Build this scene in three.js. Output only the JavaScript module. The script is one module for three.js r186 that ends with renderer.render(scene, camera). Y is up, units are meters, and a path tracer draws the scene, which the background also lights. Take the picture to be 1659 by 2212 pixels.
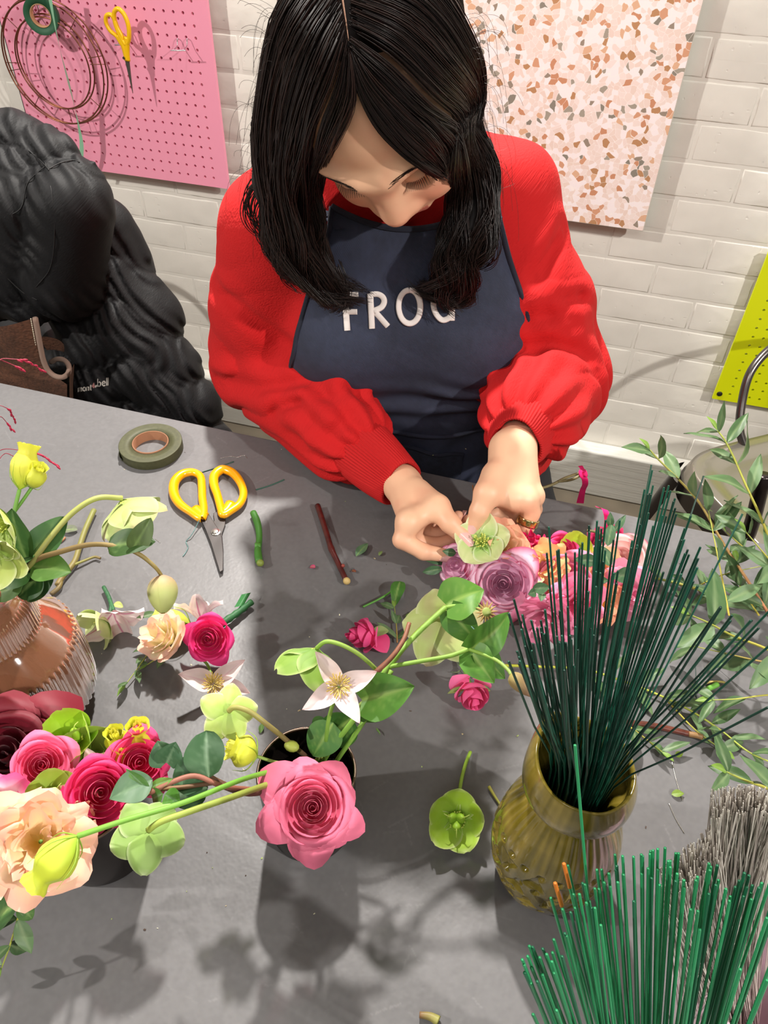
import * as THREE from 'three';
import { mergeGeometries, mergeVertices } from 'three/addons/utils/BufferGeometryUtils.js';
import { RoundedBoxGeometry } from 'three/addons/geometries/RoundedBoxGeometry.js';
import { RectAreaLightUniformsLib } from 'three/addons/lights/RectAreaLightUniformsLib.js';

// ---------- camera, lights, exposure ----------
const scene = new THREE.Scene();
const EYE = new THREE.Vector3(0, 1.40, 0), FOCAL = 1668, PITCH = 44.0, ROLL = 1.74, YAW = 14.8;
const camera = new THREE.PerspectiveCamera(2 * Math.atan(1106 / FOCAL) * 180 / Math.PI, 1659 / 2212, 0.02, 30);
const rad = (d) => d * Math.PI / 180;
camera.position.copy(EYE);
camera.rotation.set(-rad(PITCH), rad(YAW), rad(ROLL), 'YXZ');
camera.updateMatrixWorld(true);
scene.add(camera);
const renderer = new THREE.WebGLRenderer({ antialias: true });
renderer.toneMapping = THREE.LinearToneMapping;
renderer.toneMappingExposure = 1.6;
renderer.shadowMap.enabled = true;
scene.background = new THREE.Color(0x000000);
RectAreaLightUniformsLib.init();
const SPOTS = [ // ceiling track spots: place, where it points, candela
  { at: [2.1, 2.6, 0.4], to: [0.0, 0.8, -1.0], power: 12 },
  { at: [-0.52, 2.42, -1.5], to: [-0.2, 0.74, -0.45], power: 14 },
  { at: [-2.2, 2.6, 0.55], to: [-0.5, 0.8, -1.0], power: 10 },
];
const SPOT_COLOR = new THREE.Color().setRGB(1, 0.95, 0.89);
const PANEL = { at: [0.2, 2.74, 1.3], size: [1.6, 0.9], power: 2.7 };
const PANEL_COLOR = new THREE.Color().setRGB(1, 0.97, 0.94);

// ---------- small helpers ----------
const V3 = (x, y, z) => new THREE.Vector3(x, y, z);
let seed = 12345;
const rnd = () => { seed = (seed * 1664525 + 1013904223) >>> 0; return seed / 4294967296; };
const rr = (a, b) => a + (b - a) * rnd();
const reseed = (s) => { seed = s >>> 0; };
const clamp = (x, a, b) => Math.min(b, Math.max(a, x));
const lerp = (a, b, t) => a + (b - a) * t;
const sst = (a, b, x) => { const t = clamp((x - a) / (b - a), 0, 1); return t * t * (3 - 2 * t); };
// the survey of the photograph: a sight line through a point of the picture, met with a plane or a depth whose real place is known
const CR = V3(1, 0, 0).applyQuaternion(camera.quaternion), CU = V3(0, 1, 0).applyQuaternion(camera.quaternion), CF = V3(0, 0, -1).applyQuaternion(camera.quaternion);
const sight = (x, y) => CF.clone().addScaledVector(CR, (x - 829.5) / FOCAL).addScaledVector(CU, -(y - 1106) / FOCAL);
const atY = (x, y, h) => { const d = sight(x, y); return EYE.clone().addScaledVector(d, (h - EYE.y) / d.y); };
const atZ = (x, y, z) => { const d = sight(x, y); return EYE.clone().addScaledVector(d, z / d.z); };
const atD = (x, y, k) => EYE.clone().addScaledVector(sight(x, y), k);
const TOP = 0.745; // the table top
const onT = (x, y, h = 0) => atY(x, y, TOP + h);

const used = {};
function numbered(n) { used[n] = (used[n] ?? -1) + 1; return used[n] ? n + '_' + String(used[n]).padStart(3, '0') : n; }
function obj(name, geo, mat, parent = scene) {
  const m = new THREE.Mesh(geo, mat); m.name = numbered(name); m.castShadow = m.receiveShadow = true; parent.add(m); return m;
}
function tag(o, label, category, group, kind) {
  o.userData.label = label; if (category) o.userData.category = category;
  if (group) o.userData.group = group; if (kind) o.userData.kind = kind; return o;
}
function thing(name, label, category, group, at = [0, 0, 0], turn = 0) {
  const g = new THREE.Group(); g.name = numbered(name); g.position.set(...at); g.rotation.y = turn; scene.add(g); return tag(g, label, category, group);
}
function struct(name, geo, mat, parent = scene) { const m = obj(name, geo, mat, parent); if (parent === scene) m.userData.kind = 'structure'; return m; }
// ---------- noise and textures ----------
const hash3 = (x, y, z) => { let h = (x * 374761393 + y * 668265263 + z * 2147483647) | 0; h = Math.imul(h ^ (h >>> 13), 1274126177); h ^= h >>> 16; return (h >>> 0) / 4294967296; };
function noise(x, y = 0, z = 0, per = 0) {
  const xi = Math.floor(x), yi = Math.floor(y), zi = Math.floor(z), f = (t) => t * t * (3 - 2 * t);
  const u = f(x - xi), v = f(y - yi), w = f(z - zi), m = per ? (k) => ((k % per) + per) % per : (k) => k;
  const h = (a, b, c) => hash3(m(xi + a), m(yi + b), zi + c);
  return lerp(lerp(lerp(h(0, 0, 0), h(1, 0, 0), u), lerp(h(0, 1, 0), h(1, 1, 0), u), v), lerp(lerp(h(0, 0, 1), h(1, 0, 1), u), lerp(h(0, 1, 1), h(1, 1, 1), u), v), w);
}
function fbm(x, y, z, oct = 4, per = 0) { let s = 0, a = 0.5, k = 1; for (let i = 0; i < oct; i++) { s += a * noise(x * k, y * k, z + i * 17, per * k); a *= 0.5; k *= 2; } return s; }
function tex(w, h, fn, srgb = false, rx = 1, ry = 1) { // fn(u, v) -> [r, g, b] in 0..1
  const d = new Uint8Array(w * h * 4);
  for (let j = 0; j < h; j++) for (let i = 0; i < w; i++) {
    const c = fn(i / w, j / h), k = (j * w + i) * 4;
    if (typeof c === 'number') d[k] = d[k + 1] = d[k + 2] = clamp(c, 0, 1) * 255; else { d[k] = clamp(c[0], 0, 1) * 255; d[k + 1] = clamp(c[1], 0, 1) * 255; d[k + 2] = clamp(c[2], 0, 1) * 255; }
    d[k + 3] = 255;
  }
  const t = new THREE.DataTexture(d, w, h); t.wrapS = t.wrapT = THREE.RepeatWrapping; t.magFilter = t.minFilter = THREE.LinearFilter;
  if (srgb) t.colorSpace = THREE.SRGBColorSpace; t.repeat.set(rx, ry); t.needsUpdate = true; return t;
}
const std = (o) => new THREE.MeshStandardMaterial(o), phy = (o) => new THREE.MeshPhysicalMaterial(o);
const C = (h) => new THREE.Color(h);
// ---------- geometry helpers ----------
function geoFrom(pos, idx, col, uv) {
  const g = new THREE.BufferGeometry(); g.setAttribute('position', new THREE.BufferAttribute(pos instanceof Float32Array ? pos : new Float32Array(pos), 3));
  if (col) g.setAttribute('color', new THREE.BufferAttribute(new Float32Array(col), 3));
  g.setAttribute('uv', new THREE.BufferAttribute(new Float32Array(uv ?? (pos.length / 3) * 2), 2));
  g.setIndex(idx instanceof Uint32Array ? new THREE.BufferAttribute(idx, 1) : idx); g.computeVertexNormals(); return g;
}
// a sheet or closed surface: f(u, v) -> Vector3, c(u, v) -> Color
function sheet(nu, nv, f, c, uvs = [1, 1]) {
  const p = [], q = [], k = [], ix = [];
  for (let j = 0; j <= nv; j++) for (let i = 0; i <= nu; i++) {
    const u = i / nu, v = j / nv, a = f(u, v); p.push(a.x, a.y, a.z); k.push(u * uvs[0], v * uvs[1]);
    if (c) { const b = c(u, v); q.push(b.r, b.g, b.b); }
  }
  for (let j = 0; j < nv; j++) for (let i = 0; i < nu; i++) { const a = j * (nu + 1) + i, b = a + nu + 1; ix.push(a, a + 1, b, b, a + 1, b + 1); }
  return geoFrom(p, ix, c ? q : null, k);
}
// a tube through points with a radius that may vary; flat < 1 squashes it; ends are capped
function tube(pts, r, { seg = 0, sides = 8, smooth = true, flat = 1, color = null, up = null, caps = true } = {}) {
  const curve = smooth && pts.length > 2 ? new THREE.CatmullRomCurve3(pts, false, 'centripetal') : null;
  const n = seg || (pts.length > 2 ? (pts.length - 1) * 5 : 1), rf = typeof r === 'function' ? r : () => r;
  const P = []; for (let i = 0; i <= n; i++) P.push(curve ? curve.getPoint(i / n) : pts.length === 2 ? pts[0].clone().lerp(pts[1], i / n) : polyAt(pts, i / n));
  const pos = [], ix = [], col = [], uv = []; let N = null, len = 0;
  for (let i = 0; i <= n; i++) {
    const T = P[Math.min(n, i + 1)].clone().sub(P[Math.max(0, i - 1)]).normalize();
    if (!N) { N = up ? up.clone() : Math.abs(T.y) < 0.9 ? V3(0, 1, 0) : V3(1, 0, 0); }
    N.addScaledVector(T, -N.dot(T)).normalize(); const B = T.clone().cross(N);
    if (i) len += P[i].distanceTo(P[i - 1]);
    const R = rf(i / n), c = color ? color(i / n) : null;
    for (let s = 0; s <= sides; s++) {
      const a = s / sides * Math.PI * 2, q = P[i].clone().addScaledVector(N, Math.sin(a) * R * flat).addScaledVector(B, Math.cos(a) * R);
      pos.push(q.x, q.y, q.z); uv.push(s / sides, len); if (c) col.push(c.r, c.g, c.b);
    }
  }
  const w = sides + 1;
  for (let i = 0; i < n; i++) for (let s = 0; s < sides; s++) { const a = i * w + s, b = a + w; ix.push(a, b, a + 1, b, b + 1, a + 1); }
  if (caps) for (const e of [0, n]) {
    const k = pos.length / 3, c = color ? color(e / n) : null; pos.push(P[e].x, P[e].y, P[e].z); uv.push(0, 0); if (c) col.push(c.r, c.g, c.b);
    for (let s = 0; s < sides; s++) e ? ix.push(k, e * w + s + 1, e * w + s) : ix.push(k, s, s + 1);
  }
  const g = geoFrom(pos, ix, color ? col : null, uv), nn = g.attributes.normal; // weld the seam's normals
  for (let i = 0; i <= n; i++) { const a = i * w, b = a + sides, x = V3(nn.getX(a) + nn.getX(b), nn.getY(a) + nn.getY(b), nn.getZ(a) + nn.getZ(b)).normalize(); nn.setXYZ(a, x.x, x.y, x.z); nn.setXYZ(b, x.x, x.y, x.z); }
  return g;
}
function polyAt(pts, t) { const k = t * (pts.length - 1), i = Math.min(pts.length - 2, Math.floor(k)); return pts[i].clone().lerp(pts[i + 1], k - i); }
const box = (w, h, d, x = 0, y = 0, z = 0, r = 0) => (r ? new RoundedBoxGeometry(w, h, d, 2, r) : new THREE.BoxGeometry(w, h, d)).translate(x, y, z);
const lathe = (prof, n = 48) => new THREE.LatheGeometry(prof.map(([x, y]) => new THREE.Vector2(x, y)), n);
const cat = (p) => new THREE.CatmullRomCurve3(p, false, 'centripetal');
const merge = (l) => mergeGeometries(l.map((g) => { if (g.index) return g; const q = g.clone(); q.setIndex([...Array(g.attributes.position.count).keys()]); return q; }).map((g) => { for (const k of Object.keys(g.attributes)) if (!['position', 'normal', 'uv', 'color'].includes(k)) g.deleteAttribute(k); return g; }));
// ---------- surfaces from distance fields (surface nets on a sparse grid) ----------
const smin = (a, b, k) => { const h = Math.max(k - Math.abs(a - b), 0) / k; return Math.min(a, b) - h * h * k * 0.25; };
const smax = (a, b, k) => -smin(-a, -b, k);
function capsule(px, py, pz, a, b, ra, rb) {
  const bx = b.x - a.x, by = b.y - a.y, bz = b.z - a.z, qx = px - a.x, qy = py - a.y, qz = pz - a.z;
  const t = clamp((qx * bx + qy * by + qz * bz) / (bx * bx + by * by + bz * bz + 1e-12), 0, 1);
  return Math.hypot(qx - bx * t, qy - by * t, qz - bz * t) - (ra + (rb - ra) * t);
}
function ellipsoid(px, py, pz, c, M, r) { // M: three axis vectors
  const x = px - c.x, y = py - c.y, z = pz - c.z;
  const u = (x * M[0].x + y * M[0].y + z * M[0].z) / r[0], v = (x * M[1].x + y * M[1].y + z * M[1].z) / r[1], w = (x * M[2].x + y * M[2].y + z * M[2].z) / r[2];
  const k = Math.hypot(u, v, w), g = Math.hypot(u / r[0], v / r[1], w / r[2]); return k < 1e-6 ? -Math.min(...r) : k * (k - 1) / (g + 1e-9);
}
function netMesh(f, lo, hi, cell, { color = null, block = 8, lip = 1.6, uvScale = 0 } = {}) {
  const n = [0, 1, 2].map((i) => Math.ceil((hi[i] - lo[i]) / cell / block) * block + 1), [nx, ny, nz] = n;
  const val = new Float32Array(nx * ny * nz).fill(1e3), id = (i, j, k) => (k * ny + j) * nx + i, half = block * cell * 0.87 * lip;
  for (let K = 0; K < nz - 1; K += block) for (let J = 0; J < ny - 1; J += block) for (let I = 0; I < nx - 1; I += block) {
    const h = block / 2 * cell, d = f(lo[0] + I * cell + h, lo[1] + J * cell + h, lo[2] + K * cell + h);
    if (Math.abs(d) > half) { if (d < 0) for (let k = K; k <= K + block; k++) for (let j = J; j <= J + block; j++) for (let i = I; i <= I + block; i++) { const q = id(i, j, k); if (val[q] === 1e3) val[q] = d; } continue; }
    for (let k = K; k <= K + block; k++) for (let j = J; j <= J + block; j++) for (let i = I; i <= I + block; i++) { const q = id(i, j, k); if (Math.abs(val[q]) > half * 0.5 || val[q] === 1e3) val[q] = f(lo[0] + i * cell, lo[1] + j * cell, lo[2] + k * cell); }
  }
  const vert = new Map(), pos = [], ix = [];
  const at = (i, j, k) => {
    const key = id(i, j, k), g = vert.get(key); if (g !== undefined) return g;
    let sx = 0, sy = 0, sz = 0, c = 0;
    const e = (a, b, x0, y0, z0, x1, y1, z1) => { if ((a < 0) !== (b < 0)) { const t = a / (a - b); sx += x0 + (x1 - x0) * t; sy += y0 + (y1 - y0) * t; sz += z0 + (z1 - z0) * t; c++; } };
    const v = []; for (let q = 0; q < 8; q++) v.push(val[id(i + (q & 1), j + ((q >> 1) & 1), k + (q >> 2))]);
    for (let q = 0; q < 8; q++) for (const b of [1, 2, 4]) if (!(q & b)) e(v[q], v[q | b], q & 1, (q >> 1) & 1, q >> 2, (q | b) & 1, ((q | b) >> 1) & 1, (q | b) >> 2);
    pos.push(lo[0] + (i + sx / c) * cell, lo[1] + (j + sy / c) * cell, lo[2] + (k + sz / c) * cell);
    const r = pos.length / 3 - 1; vert.set(key, r); return r;
  };
  for (let k = 1; k < nz - 1; k++) for (let j = 1; j < ny - 1; j++) for (let i = 1; i < nx - 1; i++) {
    const a = val[id(i, j, k)]; if (Math.abs(a) > cell * 3) continue;
    const quad = (b, p, q, r, s) => { if ((a < 0) === (b < 0)) return; const A = at(...p), B = at(...q), Cc = at(...r), D = at(...s); a < 0 ? ix.push(A, B, Cc, A, Cc, D) : ix.push(A, Cc, B, A, D, Cc); };
    quad(val[id(i + 1, j, k)], [i, j - 1, k - 1], [i, j, k - 1], [i, j, k], [i, j - 1, k]);
    quad(val[id(i, j + 1, k)], [i - 1, j, k - 1], [i - 1, j, k], [i, j, k], [i, j, k - 1]);
    quad(val[id(i, j, k + 1)], [i - 1, j - 1, k], [i, j - 1, k], [i, j, k], [i - 1, j, k]);
  }
  const grad = new Float32Array(pos.length), e = cell * 0.35; // settle each vertex on the surface, and take its normal there
  for (let i = 0; i < pos.length; i += 3) {
    const x = pos[i], y = pos[i + 1], z = pos[i + 2], d = f(x, y, z), gx = (f(x + e, y, z) - d) / e, gy = (f(x, y + e, z) - d) / e, gz = (f(x, y, z + e) - d) / e, q = gx * gx + gy * gy + gz * gz + 1e-9, l = Math.sqrt(q);
    grad[i] = gx / l; grad[i + 1] = gy / l; grad[i + 2] = gz / l;     const k = clamp(d / q, -cell * 0.5 / l, cell * 0.5 / l); pos[i] -= gx * k; pos[i + 1] -= gy * k; pos[i + 2] -= gz * k;
  }
  let col = null; if (color) { col = new Float32Array(pos.length); const t = new THREE.Color(); for (let i = 0; i < pos.length; i += 3) { color(pos[i], pos[i + 1], pos[i + 2], t); col[i] = t.r; col[i + 1] = t.g; col[i + 2] = t.b; } }
  let uv = null; if (uvScale) { uv = new Float32Array(pos.length / 3 * 2); for (let i = 0; i < pos.length / 3; i++) { uv[2 * i] = (pos[3 * i] * 0.9 + pos[3 * i + 2] * 0.43) * uvScale; uv[2 * i + 1] = (pos[3 * i + 1] + pos[3 * i + 2] * 0.5 - pos[3 * i] * 0.23) * uvScale; } }
  const G = geoFrom(new Float32Array(pos), new Uint32Array(ix), col, uv); G.setAttribute('normal', new THREE.BufferAttribute(grad, 3)); return G;
}
// ---------- the room ----------
const WALL_Z = -1.67;
const paintBump = tex(384, 384, (u, v) => { const a = fbm(u * 24, v * 24, 3, 4, 24), b = fbm(u * 9, v * 5, 8, 3, 9), p = noise(u * 40, v * 40, 5, 40); return 0.45 + 0.28 * (a - 0.5) + 0.3 * (b - 0.5) - (p > 0.93 ? (p - 0.93) * 6 : 0); }, false, 3, 3);
const paintTint = tex(256, 256, (u, v) => { const a = fbm(u * 6, v * 6, 1, 4, 6), b = fbm(u * 30, v * 30, 2, 2, 30); const k = 0.955 + 0.05 * (a - 0.5) + 0.03 * (b - 0.5); return [k, k * 0.992, k * 0.972]; }, true, 1.3, 1.3);
const M = {};
M.brick = std({ color: C('#f3f1ec'), map: paintTint, bumpMap: paintBump, bumpScale: 0.0016, roughness: 0.5 });
M.mortar = std({ color: C('#f0eee9'), map: paintTint, bumpMap: paintBump, bumpScale: 0.004, roughness: 0.55 });
M.plaster = std({ color: C('#e4e2dc'), roughness: 0.85 });
M.plinth = std({ color: C('#e0e1dd'), map: paintTint, bumpMap: paintBump, bumpScale: 0.0012, roughness: 0.42 });
M.floor = std({ map: tex(320, 320, (u, v) => { const a = fbm(u * 8, v * 8, 4, 5, 8), b = noise(u * 120, v * 120, 2, 120), k = 0.36 + 0.16 * (a - 0.5) + 0.06 * (b - 0.5); return [k * 1.1, k, k * 0.84]; }, true, 1.6, 1.6), roughness: 0.6 });
struct('floor', box(7.4, 0.1, 6.4, 0, -0.05, 1.0), M.floor);
struct('ceiling', box(7.4, 0.1, 6.4, 0, 2.85, 1.0), M.plaster);
struct('wall_left', box(0.12, 2.9, 6.4, -3.66, 1.4, 1.0), M.plaster);
struct('wall_right', box(0.12, 2.9, 6.4, 3.66, 1.4, 1.0), M.plaster);
struct('wall_front', box(7.4, 2.9, 0.12, 0, 1.4, 4.15), M.plaster);
{
  const w = struct('wall_back', box(7.4, 2.9, 0.14, 0, 1.4, WALL_Z - 0.0748), M.mortar);
  // painted bricks in running bond; a few shapes of each length, each brick a mesh
  const brickGeo = (len, k) => { // a slab with worn, uneven edges
    reseed(500 + k); const H = 0.0672, b = 0.0045, d = 0.004 + rr(-0.0008, 0.0008), nx = 7, ny = 3;
    const j = () => rr(-0.001, 0.001);
    const ring = (ins, z) => { const o = []; for (let i = 0; i <= nx; i++) o.push([-len / 2 + ins + (len - 2 * ins) * i / nx, -H / 2 + ins + j(), z]); for (let i = 1; i <= ny; i++) o.push([len / 2 - ins + j(), -H / 2 + ins + (H - 2 * ins) * i / ny, z]); for (let i = 1; i <= nx; i++) o.push([len / 2 - ins - (len - 2 * ins) * i / nx, H / 2 - ins + j(), z]); for (let i = 1; i < ny; i++) o.push([-len / 2 + ins + j(), H / 2 - ins - (H - 2 * ins) * i / ny, z]); return o; };
    const A = ring(-0.0005, -0.004), B = ring(0.0012, d * 0.55), D = ring(b * 0.85, d), pos = [...A, ...B, ...D].flat(), ix = [], m = A.length;
    for (let r = 0; r < 2; r++) for (let i = 0; i < m; i++) { const p = r * m + i, q = r * m + (i + 1) % m; ix.push(p, q, q + m, p, q + m, p + m); }
    pos.push(0, 0, d + 0.0004); for (let i = 0; i < m; i++) ix.push(2 * m + i, 2 * m + (i + 1) % m, 3 * m);
    const uv = []; for (let i = 0; i < pos.length; i += 3) uv.push(pos[i] + k * 0.37, pos[i + 1] + k * 0.23); return geoFrom(pos, ix, null, uv);
  };
  const stretch = [0, 1, 2, 3, 4, 5].map((k) => brickGeo(0.2025, k)), header = [0, 1].map((k) => brickGeo(0.0975, k + 9));
  reseed(77);
  const PITCH_Y = 0.0714, L = 0.2055, at = (x, y, g) => { const m = obj('brick', g, M.brick, w); m.position.set(x, y, WALL_Z - 0.0075 + rr(-0.0008, 0.0008)); m.rotation.z = rr(-0.004, 0.004); };
  for (let k = -2; k < 18; k++) {
    const y = 0.284 + PITCH_Y * (k + 0.5), joint = k % 2 === 0 ? 0.148 : 0.247, x1 = 0.95;
    let x = joint + rr(-0.01, 0.01) + 4 * L;
    while (x > -1.75) { if (k === 1 && Math.abs(x - joint) < 0.15) { at(x - L / 4, y, header[k % 2]); x -= L / 2; continue; } if (x - L < x1) at(x - L / 2, y, stretch[Math.floor(rnd() * 6)]); x -= L; }
  }
}
struct('trim_1', box(7.4, 0.145, 0.045, 0, 0.0725, WALL_Z + 0.018, 0.006), M.plinth);
// track spots: a can with a glowing lens and a lamp of the same size just in front of it
{
  const rail = tag(obj('track_rail', merge([box(5.6, 0.03, 0.035, 0, 2.785, 0.45)]), std({ color: C('#dddddd'), roughness: 0.4 })), 'white ceiling track rail above the work table', 'track rail');
  rail.userData.kind = 'thing';
  SPOTS.forEach((s, i) => {
    const at = V3(...s.at), dir = V3(...s.to).sub(at).normalize(), t = thing('spot_lamp', ['white ceiling spot lamp aimed from the right of the room', 'white ceiling spot lamp straight above the table', 'white ceiling spot lamp aimed from the left of the room'][i], 'spot lamp', null, s.at);
    const q = new THREE.Quaternion().setFromUnitVectors(V3(0, -1, 0), dir);
    obj('housing', lathe([[0.001, 0.1], [0.03, 0.1], [0.045, 0.08], [0.048, -0.02], [0.044, -0.02], [0.042, 0.0], [0.001, 0.0]], 24), std({ color: C('#e8e8e8'), roughness: 0.4 }), t).quaternion.copy(q);
    obj('lens', lathe([[0.001, -0.004], [0.04, -0.004]], 24), std({ color: 0xffffff, emissive: SPOT_COLOR, emissiveIntensity: 6, side: THREE.DoubleSide }), t).quaternion.copy(q);
    obj('bracket', tube([V3(0, 0.05, 0), V3(0, 0.11, 0)], 0.008), M.plaster, t);
    const l = new THREE.SpotLight(SPOT_COLOR, s.power, 0, rad(52), 0.5, 2); l.position.copy(at).addScaledVector(dir, 0.03); l.target.position.set(...s.to);
    l.castShadow = true; l.shadow.radius = 2; l.shadow.mapSize.set(2048, 2048); scene.add(l, l.target);
  });
  const p = thing('ceiling_panel', 'flat white ceiling light panel behind the photographer', 'ceiling light', null, PANEL.at);
  obj('frame', box(PANEL.size[0] + 0.04, 0.03, PANEL.size[1] + 0.04, 0, 0.03, 0), M.plaster, p);
  obj('diffuser', box(PANEL.size[0], 0.012, PANEL.size[1], 0, 0.012, 0), std({ color: 0xffffff, emissive: PANEL_COLOR, emissiveIntensity: PANEL.power * 0.5 }), p);
  const l = new THREE.RectAreaLight(PANEL_COLOR, PANEL.power, ...PANEL.size); l.position.set(...PANEL.at); l.position.y -= 0.02; l.rotation.x = -Math.PI / 2; scene.add(l);
}
// ---------- boards on the wall ----------
// a perforated board: each cell of the grid is a square with a round hole through it
function pegGeometry(w, h, t, { pitch, hole, nx, ny, x0, y0 }) {
  const pos = [], ix = [], S = 10, add = (x, y, z) => { pos.push(x, y, z); return pos.length / 3 - 1; };
  const face = (xa, ya, xb, yb) => { const z = t, a = add(xa, ya, z), b = add(xb, ya, z), c = add(xb, yb, z), d = add(xa, yb, z); ix.push(a, b, c, a, c, d); };
  for (let j = 0; j < ny; j++) for (let i = 0; i < nx; i++) {
    const cx = x0 + i * pitch, cy = y0 + j * pitch, q = pitch / 2, o = [], r = [], b = [];
    for (let s = 0; s < S; s++) { const a = (s + 0.5) / S * Math.PI * 2, c = Math.cos(a), n = Math.sin(a), k = q / Math.max(Math.abs(c), Math.abs(n)); o.push(add(cx + c * k, cy + n * k, t)); r.push(add(cx + c * hole, cy + n * hole, t)); b.push([cx + c * hole, cy + n * hole]); }
    const f = b.map(([x, y]) => add(x, y, t)), g = b.map(([x, y]) => add(x, y, 0));
    for (let s = 0; s < S; s++) { const e = (s + 1) % S; ix.push(o[s], o[e], r[e], o[s], r[e], r[s]); ix.push(f[s], f[e], g[e], f[s], g[e], g[s]); }
    for (const [sx, sy] of [[1, 1], [-1, 1], [-1, -1], [1, -1]]) { // the square's corners
      const k = add(cx + sx * q, cy + sy * q, t); let best = []; o.forEach((v, s) => best.push([Math.hypot(pos[v * 3] - cx - sx * q, pos[v * 3 + 1] - cy - sy * q), v])); best.sort((a, c) => a[0] - c[0]);
      const [u, v] = [best[0][1], best[1][1]], cr = (pos[u * 3] - pos[k * 3]) * (pos[v * 3 + 1] - pos[k * 3 + 1]) - (pos[u * 3 + 1] - pos[k * 3 + 1]) * (pos[v * 3] - pos[k * 3]); cr > 0 ? ix.push(k, u, v) : ix.push(k, v, u);
    }
  }
  const ax = x0 - pitch / 2, bx = x0 + (nx - 0.5) * pitch, ay = y0 - pitch / 2, by = y0 + (ny - 0.5) * pitch;
  face(0, 0, w, ay); face(0, by, w, h); face(0, ay, ax, by); face(bx, ay, w, by);
  const R = [[0, 0], [w, 0], [w, h], [0, h]]; for (let i = 0; i < 4; i++) { const [a, b] = R[i], [c, d] = R[(i + 1) % 4]; const k = [add(a, b, 0), add(c, d, 0), add(c, d, t), add(a, b, t)]; ix.push(k[0], k[1], k[2], k[0], k[2], k[3]); }
  const g = geoFrom(pos, ix), q = g.toNonIndexed(); q.computeVertexNormals(); return q;
}
const laminate = tex(128, 128, (u, v) => 0.5 + 0.3 * (fbm(u * 40, v * 40, 3, 2, 40) - 0.5), false, 8, 8);
{
  const X0 = -1.322, X1 = -0.826, Y0 = 0.69, H = 0.72, T = 0.009, P = 0.02155;
  const t = thing('pegboard', 'large pink perforated pegboard on the brick wall above the black jacket', 'pegboard', null, [X0, Y0, -1.635 - T]);
  obj('board', pegGeometry(X1 - X0, H, T, { pitch: P, hole: 0.0031, nx: 22, ny: 32, x0: X1 - X0 - 0.0345 - 21 * P, y0: 0.021 }), std({ color: C('#f19bb4'), roughness: 0.55, bumpMap: laminate, bumpScale: 0.0004 }), t);
  for (const x of [0.05, 0.44]) obj('batten', box(0.03, 0.6, 0.0255, x, 0.34, -0.0128), std({ color: C('#9a8468'), roughness: 0.8 }), t);
}
{
  const P = 0.0217, W = 0.42, H = 0.36, t = thing('pegboard', 'bright yellow perforated pegboard at the right edge above the metal chair', 'pegboard', null, [0.352, 0.349, -1.658]);
  obj('board', pegGeometry(W, H, 0.008, { pitch: P, hole: 0.0031, nx: 17, ny: 14, x0: 0.034, y0: 0.019 }), std({ color: C('#d7e000'), roughness: 0.45, bumpMap: laminate, bumpScale: 0.0003 }), t);
  obj('screw', lathe([[0.0001, 0.0035], [0.004, 0.003], [0.0062, 0.0012], [0.0062, 0]], 16).rotateX(Math.PI / 2).translate(0.012, 0.016, 0.008), std({ color: C('#2c2a1c'), roughness: 0.5, metalness: 0.6 }), t);
}
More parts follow.
